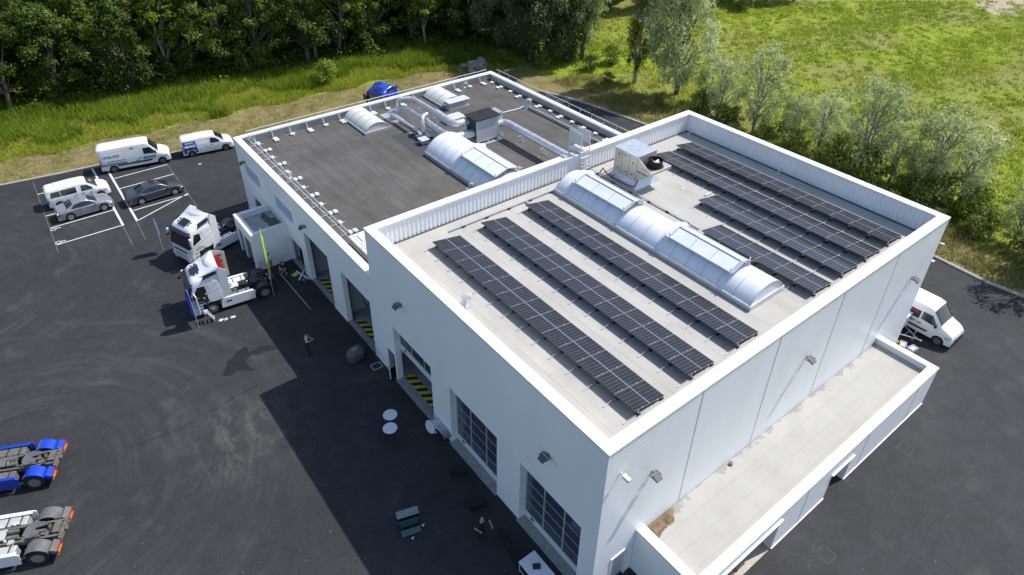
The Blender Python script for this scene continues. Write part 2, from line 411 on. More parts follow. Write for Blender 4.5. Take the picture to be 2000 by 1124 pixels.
def strip(mb, pts, w, z0, z1):
    for (ax, ay), (bx, by) in zip(pts[:-1], pts[1:]):
        d = Vector((bx-ax, by-ay, 0)); L = d.length; n_ = max(1, int(L/2))
        for i in range(n_):
            mm = Matrix.Translation((ax+d.x*i/n_, ay+d.y*i/n_, 0)) @ Matrix.Rotation(math.atan2(d.y, d.x), 4, 'Z')
            mb.box((0.01, -w/2, z0), (L/n_-.01, w/2, z1+rnd.uniform(-.01, .01)), mm)
strip(mb, KL[1:7], .28, 0, .07); strip(mb, KL[9:], .28, 0, .14)
struct(mb.build('kerb', M['concrete']))
sheet('bare_sand_patch', [(134+9*math.cos(t)+rnd.uniform(-2, 2), 29+6.5*math.sin(t)+rnd.uniform(-1.2, 1.2)) for t in np.linspace(0, 6.0, 26)], .02, M['sand'])

# painted markings
mb = MB()
def pline(mb, a, b, w, z=.012):
    a = Vector((*a, 0)); b = Vector((*b, 0)); d = b-a
    mm = Matrix.Translation((a.x, a.y, 0)) @ Matrix.Rotation(math.atan2(d.y, d.x), 4, 'Z')
    vs = [mm @ Vector(p) for p in ((0, -w/2, z), (d.length, -w/2, z), (d.length, w/2, z), (0, w/2, z))]
    mb.add(vs, [(0, 1, 2, 3)])
for y in (48.12, 51.3, 53.72, 56.15, 58.45): pline(mb, (-14.75, y), (-9.8, y), .11)
for y in (50.15, 52.6, 55.1, 57.55): pline(mb, (-8.55, y), (-3.6, y), .11)
pline(mb, (-8.6, 48.1), (-3.62, 50.4), .11)
pline(mb, (-8.58, 48.05), (-8.58, 61.0), .18); pline(mb, (-9.72, 48.05), (-9.72, 61.0), .18)
# wheelchair symbols
for cx, cy in ((-14.60, 50.93), (-14.60, 48.42)):
    for k in range(12):
        a0 = k*.5236; a1 = a0+.56
        pline(mb, (cx+.20*math.cos(a0), cy+.20*math.sin(a0)), (cx+.20*math.cos(a1), cy+.20*math.sin(a1)), .085)
    pline(mb, (cx+.17, cy+.13), (cx+.40, cy+.0), .085); pline(mb, (cx+.22, cy-.12), (cx+.30, cy+.15), .08); pline(mb, (cx+.38, cy+.0), (cx+.56, cy+.0), .11)
struct(mb.build('parking_markings', M['markwhite'], recalc=False))
mb = MB()
for a, b in (((-14.75, 61.4), (-14.85, 46.8)), ((-9.76, 48), (-9.8, 44.3)), ((-8.62, 48), (-8.75, 44.6)), ((-3.58, 57.7), (-3.68, 47.5))): pline(mb, a, b, .045)
struct(mb.build('setting_out_lines', M['markthin'], recalc=False))
# damp patch, manhole outlines
def blob(cx, cy, rx, ry, n, seed, rot=0):
    r = random.Random(seed); ph = [r.uniform(0, 6.28) for _ in range(4)]
    out = []
    for k in range(n):
        t = 2*math.pi*k/n; q = 1+.22*math.sin(2*t+ph[0])+.18*math.sin(3*t+ph[1])+.12*math.sin(5*t+ph[2])+.1*math.sin(9*t+ph[3])
        x, y = rx*q*math.cos(t), ry*q*math.sin(t)
        out.append((cx+x*math.cos(rot)-y*math.sin(rot), cy+x*math.sin(rot)+y*math.cos(rot)))
    return out
wetp = [(-8.84, 24.94), (-8.5, 25.5), (-8.12, 26.08), (-7.7, 26.3), (-7.32, 26.72), (-7.0, 26.65), (-6.8, 26.85), (-6.6, 26.5), (-6.73, 26.1), (-6.3, 26.05), (-5.96, 26.22), (-5.5, 25.95), (-5.18, 25.73), (-4.6, 25.3), (-4.3, 24.9), (-5.2, 25.25), (-5.93, 25.55), (-6.3, 25.5), (-6.64, 25.68), (-7.1, 25.5), (-7.27, 25.1), (-7.2, 24.6), (-7.0, 24.2), (-7.4, 24.3), (-7.6, 24.6), (-7.88, 24.8), (-8.37, 24.68)]
sheet('damp_patch', [(x+rnd.uniform(-.06, .06), y+rnd.uniform(-.06, .06)) for i in range(len(wetp)) for f in (0, .5) for x, y in [(wetp[i][0]*(1-f)+wetp[(i+1) % len(wetp)][0]*f, wetp[i][1]*(1-f)+wetp[(i+1) % len(wetp)][1]*f)]], .012, M['wet'])
mb = MB(); cp = [(-14.81, 22.44), (-13.44, 22.23), (-11.9, 22.18), (-10.28, 22.47), (-8.63, 22.64), (-7.51, 22.75), (-7.03, 23.09)]
for (ax, ay), (bx, by) in zip(cp[:-1], cp[1:]):
    for k in range(7):
        if k == 3 and rnd.random() < .6: continue
        j0, j1 = rnd.uniform(-.04, .04), rnd.uniform(-.04, .04); pline(mb, (ax+(bx-ax)*k/7, ay+(by-ay)*k/7+j0), (ax+(bx-ax)*(k+1)/7, ay+(by-ay)*(k+1)/7+j1), rnd.uniform(.03, .09))
struct(mb.build('asphalt_crack', M['black'], recalc=False))
M['markdim'] = S('worn_outline', (.085, .085, .085), .9, var=.6, scale=9)
mb = MB()
for (x, y, s) in ((10.98, -5.53, .36), (20.66, -4.74, .36)):
    for a, b in (((-s, -s), (s, -s)), ((s, -s), (s, s)), ((s, s), (-s, s)), ((-s, s), (-s, -s))): pline(mb, (x+a[0], y+a[1]), (x+b[0], y+b[1]), .045)
struct(mb.build('manhole_outlines', M['markdim'], recalc=False))
mb = MB()
for a, b in (((-.32, -.25), (.3, -.28)), ((.3, -.28), (.34, .25)), ((.34, .25), (-.3, .3)), ((-.3, .3), (-.32, -.25))): pline(mb, (-.52+a[0], 19.75+a[1]), (-.52+b[0], 19.75+b[1]), .09)
struct(mb.build('manhole_frame_mortar', M['concrete'], recalc=False))

# ------------------------------------------------------------------ buildings
def wall(mb, plane, p0, p1, u0, u1, z0, z1, ops=()):
    """wall between p0 (outer) and p1 (inner) on plane 'x' or 'y', u along the other axis, with openings (u0,u1,z0,z1)"""
    us = sorted({u0, u1, *[o[0] for o in ops], *[o[1] for o in ops]}); zs = sorted({z0, z1, *[o[2] for o in ops], *[o[3] for o in ops]})
    def solid(i, j):
        if i < 0 or j < 0 or i >= len(us)-1 or j >= len(zs)-1: return False
        uc, zc = (us[i]+us[i+1])/2, (zs[j]+zs[j+1])/2
        return not any(o[0] < uc < o[1] and o[2] < zc < o[3] for o in ops)
    P = (lambda p, u, z: (p, u, z)) if plane == 'x' else (lambda p, u, z: (u, p, z))
    for i in range(len(us)-1):
        for j in range(len(zs)-1):
            if not solid(i, j): continue
            a, b, c, d = us[i], us[i+1], zs[j], zs[j+1]
            for p in (p0, p1): mb.add([P(p, a, c), P(p, b, c), P(p, b, d), P(p, a, d)], [(0, 1, 2, 3)])
            if not solid(i-1, j): mb.add([P(p0, a, c), P(p1, a, c), P(p1, a, d), P(p0, a, d)], [(0, 1, 2, 3)])
            if not solid(i+1, j): mb.add([P(p0, b, c), P(p1, b, c), P(p1, b, d), P(p0, b, d)], [(0, 1, 2, 3)])
            if not solid(i, j-1): mb.add([P(p0, a, c), P(p1, a, c), P(p1, b, c), P(p0, b, c)], [(0, 1, 2, 3)])
            if not solid(i, j+1): mb.add([P(p0, a, d), P(p1, a, d), P(p1, b, d), P(p0, b, d)], [(0, 1, 2, 3)])
    return mb
def ring(mb, x0, x1, y0, y1, z, w, h, out=.035, sides='wesn'):
    """coping: mitred pieces, each its own closed box-like strip"""
    X0, X1, Y0, Y1 = x0-out, x1+out, y0-out, y1+out
    x0i, x1i, y0i, y1i = x0+w, x1-w, y0+w, y1-w
    for k, q in dict(w=[(X0, Y0), (x0i, y0i), (x0i, y1i), (X0, Y1)], e=[(X1, Y0), (X1, Y1), (x1i, y1i), (x1i, y0i)],
                     s=[(X0, Y0), (X1, Y0), (x1i, y0i), (x0i, y0i)], n=[(X0, Y1), (x0i, y1i), (x1i, y1i), (X1, Y1)]).items():
        if k in sides: mb.prism(q, 2, z-.10, z+h)
HX, HY, HH = 28.87, 20.16, 10.4
hall = thing('workshop_hall', 'tall white workshop hall with solar panel rows on its pale roof', 'building')
mb = MB()
OH = [(1.0, 5.35, 0, 4.5), (7.25, 11.6, 0, 4.5), (13.5, 17.8, 0, 4.5), (18.0, 19.0, 0, 2.05)]
wall(mb, 'x', 0, .4, .4, HY, 0, HH-.02, OH); mb.build('front_wall', M['wall'], hall)
mb = MB(); wall(mb, 'y', 0, .4, 0, HX-.4, 0, HH-.02, [(1.25, 2.2, 0, 2.1)])
mb.build('side_wall', M['wall_ribbed'], hall)
mb = MB(); wall(mb, 'x', HX, HX-.4, .0, HY, 0, HH-.02); wall(mb, 'y', HY, HY-.4, .4, HX-.4, 0, HH-.02); mb.build('rear_wall', M['wall'], hall)
mb = MB(); ring(mb, 0, HX, 0, HY, HH, .55, .03); mb.build('coping', M['coping'], hall, bevel=.012)
mb = MB()   # cover strips over the coping joints
for y in (5, 10, 15): mb.box((-.05, y-.03, HH+.03), (.56, y+.03, HH+.036))
for x in (5.7, 11.5, 17.3, 23.1): mb.box((x-.03, -.05, HH+.03), (x+.03, .56, HH+.036)); mb.box((x-.03, HY-.56, HH+.03), (x+.03, HY+.05, HH+.036))
for y in (6.5, 13.2): mb.box((HX-.56, y-.03, HH+.03), (HX+.05, y+.03, HH+.036))
mb.build('coping_joint', M['wall'], hall)
mb = MB(); mb.box((.4, .4, 8.6), (HX-.4, HY-.4, 8.9)); mb.build('roof', M['roof_beige'], hall)
mb = MB()
for x in (5.75, 11.5, 17.2, 22.9): mb.box((x-.035, -.012, .05), (x+.035, .0, HH-.14))
mb.build('joint_strip', M['steel'], hall)
mb = MB()
for y in (5.9, 12.7): mb.box((-.006, y-.02, 4.5), (0, y+.02, HH-.14))
mb.build('panel_seam', M['wall'], hall)
mb = MB()
for a, b in ((0, 1.0), (5.35, 7.25), (11.6, 13.5), (17.8, 18.0), (19.0, 20.16)): mb.box((-.035, a+.002, .02), (-.001, b-.002, .07))
mb.build('base_flashing', M['coping'], hall)
def corrug(mb, a, b, z0, z1, d, fixed, axis):
    pitch = .30; n = int((b-a)/pitch); pr = []
    for i in range(n):
        t = a+i*(b-a)/n; q = (b-a)/n
        pr += [(t, 0), (t+.30*q, 0), (t+.42*q, d), (t+.88*q, d)]
    pr.append((b, 0))
    rows = [[((t, fixed+o, z) if axis == 'x' else (fixed+o, t, z)) for t, o in pr] for z in (z0, z1)]
    mb.grid(rows)
mb = MB()
corrug(mb, .45, HX-.45, 8.95, HH-.1, -.055, HY-.42, 'x'); corrug(mb, .45, HX-.45, 8.95, HH-.1, .05, .42, 'x')
corrug(mb, .45, HY-.45, 8.95, HH-.1, -.04, HX-.42, 'y'); corrug(mb, .45, HY-.45, 8.95, HH-.1, .05, .42, 'y')
mb.build('corrugated_lining', M['wall'], hall, recalc=False)
mb = MB(); mb.box((.4, HY-.55, 8.9), (HX-.4, HY-.46, 8.96)); mb.box((HX-.55, .4, 8.9), (HX-.46, HY-.6, 8.96)); mb.build('lining_foot', M['greymetal'], hall)
def sectional(parent, y0, y1, zb, zt, rows, x=.40, glaze_from=None):
    d = MB(); cols = 3; W = y1-y0; solid = .52
    d.box((x, y0, zb), (x+.06, y1, zb+solid))
    rz0 = zb+solid; rh = (zt-rz0)/rows; t = .045
    for i in range(rows+1): d.box((x-.004, y0, rz0+i*rh-t/2+.001), (x+.055, y1, rz0+i*rh+t/2))
    for j in range(cols+1):
        yy = min(max(y0+j*W/cols, y0+.06), y1-.06); d.box((x-.008, yy-.055, rz0), (x+.05, yy+.055, zt))
    dr = d.build('sectional_door', M['alu'], parent)
    e = MB(); e.box((x-.012, y0+.02, zb+.02), (x-.005, y1-.02, zb+solid-.04)); e.build('bottom_panel', M['paint_white'], dr)
    g = MB(); g.box((x+.012, y0, rz0), (x+.03, y1, zt)); g.build('glazing', M['glass_door'], dr)
    h = MB(); h.box((x-.03, y1-.75, zb+.22), (x-.014, y1-.5, zb+.38)); h.build('handle', M['dark'], dr)
    return dr
sectional(hall, 1.0, 5.35, .03, 4.5, 5); sectional(hall, 7.25, 11.6, .03, 4.5, 5); sectional(hall, 13.5, 17.8, 2.45, 4.5, 2)
mb = MB(); mb.box((.34, 1.25, .02), (.39, 2.2, 2.1)); mb.tf(Matrix.Identity(4)); 
sdr = MB(); sdr.box((1.27, .12, .02), (2.18, .17, 2.08)); sdr.build('side_door', M['steel'], hall)
sdf = MB(); sdf.box((1.13, -.05, 2.1), (2.32, .0, 2.22)); sdf.box((1.15, -.03, 0), (1.25, 0, 2.1)); sdf.box((2.2, -.03, 0), (2.3, 0, 2.1)); sdf.build('side_door_frame', M['coping'], hall)
# pedestrian door standing open
pd = MB(); mm = Matrix.Translation((.0, 18.97, 0)) @ Matrix.Rotation(R_(246), 4, 'Z'); pd.box((0, -.03, .02), (.92, .03, 2.03), mm)
pdo = pd.build('pedestrian_door', M['wall'], hall)
h = MB(); h.cbox((.80, -.06, 1.02), (.12, .06, .04), mm); h.build('handle', M['dark'], pdo)
mb = MB(); mb.box((.0, .9, .0), (.4, 5.45, .03)); mb.box((-.16, .95, 0), (-.002, 5.4, .022)); mb.box((0.0, 7.15, 0), (.4, 11.7, .03)); mb.box((-.16, 7.2, 0), (-.002, 11.65, .022)); mb.box((0, 13.4, 0), (.4, 17.9, .03)); mb.box((-.16, 13.45, 0), (-.002, 17.85, .022))
mb.build('door_sill', M['concrete'], hall)
mb = MB(); mb.box((.4, .4, 0), (28.4, 19.76, .02)); mb.build('inner_floor', M['floor'], hall)
mb = MB(); mb.box((9, .4, 0.02), (9.1, 19.7, 8.6)); mb.box((.42, 12.9, .02), (9, 13.0, 6)); mb.build('inner_wall', M['inner'], hall)
mb = MB(); mb.add([(.45, 13.5, .024), (1.05, 13.5, .024), (1.05, 17.8, .024), (.45, 17.8, .024)], [(0, 1, 2, 3)]); mb.build('hazard_floor_marking', M['hazard'], hall)

LX, LY0, LY, LH = 27.13, HY, 44.5, 6.9
low = thing('low_workshop', 'lower white workshop wing with dark grey flat roof and metal ducts', 'building')
mb = MB()
OL = [(20.75, 24.9, 0, 4.5), (26.95, 31.0, 0, 4.5), (32.07, 34.5, 0, 2.3), (40.3, 42.2, 0, 2.28), (39.5, 42.85, 4.1, 5.2), (32.85, 36.25, 4.1, 5.2)]
wall(mb, 'x', .004, .4, LY0+.002, LY, 0, LH-.02, OL); mb.build('front_wall', M['wall'], low)
mb = MB(); wall(mb, 'y', LY, LY-.4, .4, LX-.4, 0, LH-.02); wall(mb, 'x', LX, LX-.4, LY0+.002, LY, 0, LH-.02); mb.build('rear_wall', M['wall'], low)
mb = MB(); q = .5
mb.prism([(-.03, LY0+.01), (q, LY0+.01), (q, LY-q), (-.03, LY+.03)], 2, LH-.1, LH+.03)
mb.prism([(LX+.03, LY0+.01), (LX+.03, LY+.03), (LX-q, LY-q), (LX-q, LY0+.01)], 2, LH-.1, LH+.03)
mb.prism([(-.03, LY+.03), (q, LY-q), (LX-q, LY-q), (LX+.03, LY+.03)], 2, LH-.1, LH+.03)
mb.build('coping', M['coping'], low, bevel=.012)
mb = MB(); mb.box((.4, LY0, 6.0), (LX-.4, LY-.4, 6.3)); mb.build('roof', M['roof_grey'], low)
mb = MB(); mb.box((.42, LY-.46, 6.3), (LX-.42, LY-.41, 6.78)); mb.box((.41, LY0+.05, 6.3), (.46, LY-.47, 6.78)); mb.box((LX-.46, LY0+.05, 6.3), (LX-.41, LY-.47, 6.78)); mb.build('parapet_upstand', M['roof_beige'], low)
mb = MB(); mb.box((.95, LY0+.02, 6.3), (3.6, 25.0, 6.88)); mb.build('roof_plinth', M['coping'], low, bevel=.02)
mb = MB(); mb.box((1.4, 23.8, 6.882), (1.46, 24.7, 6.90)); mb.box((1.75, 23.0, 6.882), (1.8, 23.9, 6.90)); mb.build('plinth_bracket', M['greymetal'], low)
mb = MB()
for y in (32.0, 38.6, 26.2): mb.box((-.006, y-.02, 0 if y > 30 else 4.6), (.003, y+.02, LH-.14))
mb.build('panel_seam', M['wall'], low)
mb = MB()
for a, b in ((20.16, 20.75), (24.9, 26.95), (31.0, 32.07), (38.46, 40.3), (42.2, 44.5)): mb.box((-.035, a+.004, .02), (.003, b-.002, .07))
mb.build('base_flashing', M['coping'], low)
for a, b in ((39.5, 42.85), (32.85, 36.25)):
    f = MB(); f.box((.06, a, 4.1), (.1, b, 5.2)); f.build('window', M['film'], low)
f = MB(); f.box((.12, 40.3, .02), (.16, 42.2, 2.28)); dd = f.build('glass_door', M['glass'], low)
f = MB(); [f.box((.09, y-.03, .02), (.118, y+.03, 2.28)) for y in (40.34, 41.25, 42.16)]; f.build('door_frame', M['alu'], dd)
f = MB(); f.box((.22, 33.35, .02), (.25, 34.5, 2.3)); dd = f.build('glass_door', M['glass'], low)
f = MB(); [f.box((.19, y-.03, .02), (.218, y+.03, 2.3)) for y in (33.33, 34.46)]; f.box((.19, 33.3, 2.2), (.218, 34.5, 2.3)); f.build('door_frame', M['alu'], dd)
mb = MB(); mb.box((.0, 20.65, 0), (.4, 25.0, .03)); mb.box((0, 26.85, 0), (.4, 31.1, .03)); mb.box((-.12, 32.05, 0), (.45, 34.5, .035)); mb.build('door_sill', M['concrete'], low)
mb = MB(); mb.box((.45, 20.3, 0), (26.6, 44, .02)); mb.build('inner_floor', M['floor'], low)
mb = MB(); mb.box((9, 20.3, .02), (9.1, 44, 6)); mb.box((.42, 25.6, .02), (9, 25.75, 6)); mb.box((.42, 31.6, .02), (9, 31.75, 6)); mb.build('inner_wall', M['inner'], low)
mb = MB()
for a, b in ((20.8, 24.5), (27.0, 30.7)): mb.add([(.47, a, .024), (1.05, a, .024), (1.05, b, .024), (.47, b, .024)], [(0, 1, 2, 3)])
mb.build('hazard_floor_marking', M['hazard'], low)
# door tracks and a hanging cable reel inside the second bay
mb = MB(); mb.box((.36, 30.9, .03), (.42, 30.98, 4.5)); mb.box((.36, 24.8, .03), (.42, 24.88, 4.5)); mb.build('door_track', M['dark'], low)
mb = MB(); mb.lathe([(.2, -.08), (.2, .08)], (1.1, 23.6, 3.2), 'y', 16); mb.tube([(1.1+.35*math.sin(t), 23.5+.25*math.sin(t*2), 2.5-.45*math.cos(t)) for t in np.linspace(0, 6.28, 14)], .03, 6); mb.tube([(1.1, 23.6, 3.2), (1.1, 23.6, 5.8)], .04, 6); mb.build('cable_reel', M['black'], low)

# entrance block
ann = thing('entrance_block', 'small white flat-roofed entrance block projecting from the low workshop wing', 'building')
AX, A0, A1, AH = -2.83, 34.6, 38.45, 3.3
mb = MB(); wall(mb, 'x', AX, AX+.3, A0, A1, 0, AH-.02, [(35.25, 36.85, 0, 2.35), (37.15, 38.1, .0, 2.35)])
wall(mb, 'y', A0, A0+.3, AX+.3, -.002, 0, AH-.02); wall(mb, 'y', A1, A1-.3, AX+.3, -.002, 0, AH-.02); mb.build('wall', M['wall'], ann)
mb = MB(); Z = AH-.08
mb.prism([(AX-.03, A0-.03), (AX+.4, A0+.36), (AX+.4, A1-.36), (AX-.03, A1+.03)], 2, Z, AH+.03)
mb.prism([(AX-.03, A0-.03), (-.003, A0-.03), (-.003, A0+.36), (AX+.4, A0+.36)], 2, Z, AH+.03)
mb.prism([(AX-.03, A1+.03), (AX+.4, A1-.36), (-.003, A1-.36), (-.003, A1+.03)], 2, Z, AH+.03)
mb.build('coping', M['coping'], ann, bevel=.012)
mb = MB(); mb.box((AX+.3, A0+.3, 2.6), (-.01, A1-.3, 2.85)); mb.build('roof', S('grey_roof_membrane', (.40, .41, .42), .8, var=.3, scale=.8), ann)
mb = MB(); mb.add([(x, y, 2.856) for x, y in blob(-.62, 36.5, .42, 1.3, 40, 9)], [tuple(range(40))]); mb.build('water_stain', S('brown_stain', (.13, .10, .07), .6, var=.4), ann)
f = MB(); f.box((AX+.14, 35.25, .02), (AX+.17, 36.85, 2.35)); dd = f.build('glass_door', M['glass'], ann)
f = MB(); [f.box((AX+.10, y-.035, .02), (AX+.138, y+.035, 2.35)) for y in (35.29, 36.05, 36.81)]; f.build('door_frame', M['alu'], dd)
f = MB(); f.box((AX+.14, 37.15, .02), (AX+.17, 38.1, 2.35)); dd = f.build('window', M['glass'], ann)
f = MB(); [f.box((AX+.10, y-.03, .02), (AX+.138, y+.03, 2.35)) for y in (37.19, 37.62, 38.06)]; f.build('window_frame', M['alu'], dd)
mb = MB(); mb.box((AX-.03, A0-.035, .02), (-.04, A0-.002, .08)); mb.box((AX-.035, A0, .02), (AX-.002, 35.25, .08)); mb.build('base_flashing', M['coping'], ann)

# side extension
ext = thing('side_extension', 'long low white lean-to building with pale flat roof along the tall hall', 'building')
E0, E1, EY, EH = 2.7, 24.9, -3.66, 3.07
mb = MB(); wall(mb, 'y', EY, EY+.3, E0, E1, 0, EH-.02, [(4.0, 9.0, 0, 2.4), (13.75, 15.75, 0, 2.05)])
mb.build('front_wall', M['wall_ribbed'], ext)
mb = MB(); wall(mb, 'x', E0, E0+.3, EY+.3, -.014, 0, EH-.02); mb.build('end_wall', M['wall'], ext)
mb = MB(); wall(mb, 'x', E1, E1-.3, EY+.3, -.014, 0, EH-.02); mb.build('end_wall', M['wall'], ext)
mb = MB()
mb.box((9.0, EY+.3, 0), (9.12, EY+1.1, 2.4)); mb.box((15.75, EY+.3, 0), (15.87, EY+1.0, 2.05)); mb.build('door_jamb', M['wall'], ext)
mb = MB(); Z = EH-.09
mb.prism([(E0-.03, EY-.03), (E1+.03, EY-.03), (E1-.42, EY+.48), (E0+.48, EY+.48)], 2, Z, EH+.03)
mb.prism([(E0-.03, EY-.03), (E0+.48, EY+.48), (E0+.48, -.015), (E0-.03, -.015)], 2, Z, EH+.03)
mb.prism([(E1+.03, EY-.03), (E1+.03, -.015), (E1-.42, -.015), (E1-.42, EY+.48)], 2, Z, EH+.03)
mb.build('coping', M['coping'], ext, bevel=.012)
mb = MB()
for x in (7.4, 12.4, 18.2): mb.box((x-.02, EY-.05, EH+.03), (x+.02, EY+.49, EH+.036))
mb.build('coping_joint', M['wall'], ext)
mb = MB(); mb.box((E0+.3, EY+.3, 2.35), (E1-.3, -.014, 2.6)); mb.build('roof', M['roof_side'], ext)
mb = MB(); mb.box((3.9, EY-.10, 2.4), (9.1, EY, 2.46)); mb.box((13.65, EY-.1, 2.05), (15.85, EY, 2.1)); mb.build('lintel_trim', M['coping'], ext)
mb = MB(); mb.box((9.0, EY-.045, .03), (13.75, EY, .09)); mb.box((15.75, EY-.045, .03), (E1, EY, .09)); mb.build('base_flashing', M['coping'], ext)
mb = MB()
for x in (11.3, 17.1, 22.6): mb.box((x-.03, EY-.01, .1), (x+.03, EY, Z))
mb.build('joint_strip', M['steel'], ext)
mb = MB(); mb.box((3.1, EY+.02, 0), (9.0, -.1, .02)); mb.build('inner_floor', S('pale_concrete_floor', (.48, .44, .38), .8, var=.2), ext)
mb = MB(); mb.box((13.7, EY+.9, .0), (15.8, EY+.96, 2.1)); mb.box((9.12, EY+1.0, 0), (9.16, -.1, 2.35)); mb.build('inner_wall', M['inner'], ext)
mb = MB(); mb.lathe([(.10, 0), (.12, .12), (.07, .13)], (9.6, -.22, 2.6), 'z', 14); mb.build('roof_drain', M['greymetal'], ext)
mb = MB(); mb.box((5.0, -2.9, .02), (5.0, -2.9, .02)); 

# ------------------------------------------------------------------ floodlights
def floodlight():
    t = thing('floodlight', '', 'wall light', group='floodlights on the white walls')
    mb = MB(); mb.tube([(0, 0, 0), (.10, 0, .0)], .05, 8); mb.box((.08, -.24, -.03), (.13, .24, .03)); mb.box((.1, -.25, -.02), (.38, -.21, .02)); mb.box((.1, .21, -.02), (.38, .25, .02)); mb.build('bracket', M['greymetal'], t)
    mm = Matrix.Translation((.36, 0, -.03)) @ Matrix.Rotation(R_(30), 4, 'Y')
    mb = MB(); mb.box((-.17, -.18, -.05), (.17, .18, .04), mm); mb.build('housing', M['greymetal'], t, bevel=.01)
    mb = MB(); mb.box((-.17, -.17, -.065), (.17, .17, -.058), mm); mb.build('lens', M['glass'], t)
    return t
fl = floodlight(); first = True
FL = [((0, 3.4, 7.1), 180, 'floodlight above the nearest roller door on the shaded long facade'),
      ((0, 16.4, 7.2), 180, 'floodlight above the half-open roller door of the tall hall'),
      ((.0, 30.3, 5.35), 180, 'floodlight above the farther open bay of the low wing'),
      ((.0, 42.4, 5.5), 180, 'floodlight near the far end of the low wing, above its last frosted window'),
      ((3.0, 0, 7.05), -90, 'floodlight on the sunlit side wall nearest the front corner of the hall'),
      ((15.0, 0, 6.95), -90, 'floodlight on the sunlit side wall above the middle of the lean-to roof'),
      ((26.4, 0, 7.0), -90, 'floodlight on the sunlit side wall above the parked trailer')]
for i, (p, a, lb) in enumerate(FL):
    o = fl if i == 0 else copy_tree(fl); o.location = p; o.rotation_euler = (0, 0, R_(a)); o['label'] = lb
t = thing('security_camera', 'small grey security camera high on the sunlit wall by the front corner', 'camera', (.88, 0, 8.65))
mb = MB(); mb.tube([(0, 0, 0), (0, -.22, .0)], .035, 8); mb.build('arm', M['steel'], t)
mb = MB(); mb.box((-.1, -.5, -.08), (.1, -.14, .07)); mb.build('housing', M['steel'], t, bevel=.02)
t = thing('wall_lamp', 'slim grey wall lamp high on the sunlit wall at the far corner of the hall', 'wall light', (28.4, 0, 8.75))
mb = MB(); mb.tube([(0, 0, 0), (0, -.3, .06)], .02, 6); mb.box((-.05, -.42, .02), (.05, -.18, .1)); mb.build('housing', M['steel'], t)

# ------------------------------------------------------------------ solar panel rows
TILT = R_(9.5); PITCH = 1.262
def pv_row(x, y0, n, label):
    t = thing('solar_panel_row', label, 'solar panels', (x, y0, 8.9), 0, 'rows of black solar panels on the pale roof')
    return t, n
def pv_parts():
    mb = MB(); mb.box((.0, .012, -.035), (2.0, PITCH-.012, 0)); p = mb.build('solar_module', M['pv'], None)
    mb = MB(); mb.add([(-.10, -.08, .0), (.10, -.08, 0), (.10, .08, 0), (-.10, .08, 0), (-.05, -.04, .10), (.05, -.04, .1), (.05, .04, .1), (-.05, .04, .1)], [(0, 3, 2, 1), (4, 5, 6, 7), (0, 1, 5, 4), (1, 2, 6, 5), (2, 3, 7, 6), (3, 0, 4, 7)])
    mb.box((-.13, -.08, 0), (.13, .08, .03)); f = mb.build('support_foot', M['black'], None)
    mb = MB(); mb.box((-.62, -.022, .02), (2.1, .022, .045)); r = mb.build('cross_rail', M['galv'], None)
    mb = MB(); mb.box((-.03, -.025, .0), (.03, .025, .37)); l = mb.build('tall_bracket', M['galv'], None)
    mb = MB(); mb.cbox((0, 0, .012), (.055, .04, .02)); c = mb.build('panel_clamp', M['tank'], None)
    return p, f, r, l, c
PV = pv_parts(); used = set()
def inst(o, parent, loc, rot=(0, 0, 0)):
    if o.name in used: c = o.copy(); COL.objects.link(c)
    else: c = o; used.add(o.name)
    c.parent = parent; c.location = loc; c.rotation_euler = rot; return c
rows = [(3.2, 13, 'solar panel row nearest the shaded front edge of the pale roof'), (6.75, 13, 'second solar panel row from the shaded front edge of the pale roof'),
        (10.28, 13, 'long solar panel row directly beside the near side of the big arched skylight'),
        (17.0, 6, 'shortest solar panel row, just beyond the arched skylight'), (19.8, 8, 'medium solar panel row between the shortest row and the long ones beyond the skylight'),
        (22.35, 13, 'long solar panel row starting beside the rooftop fan unit'), (24.95, 13, 'long solar panel row closest to the shaded rear parapet')]
for x, n, lb in rows:
    t, _ = pv_row(x, 1.52, n, lb)
    for i in range(n): inst(PV[0], t, (0, i*PITCH, .47), (0, TILT, 0))
    for i in range(n+1):
        y = min(max(i*PITCH, .06), n*PITCH-.06)
        inst(PV[1], t, (.30, y, 0)); inst(PV[2], t, (0, y, 0)); inst(PV[3], t, (.30, y, .03))
        if i in (0, n): inst(PV[1], t, (1.8, y, 0))
    for i in range(n+1):
        y = i*PITCH
        for u in (.5, 1.5): inst(PV[4], t, (u*math.cos(TILT), y, .47-u*math.sin(TILT)))

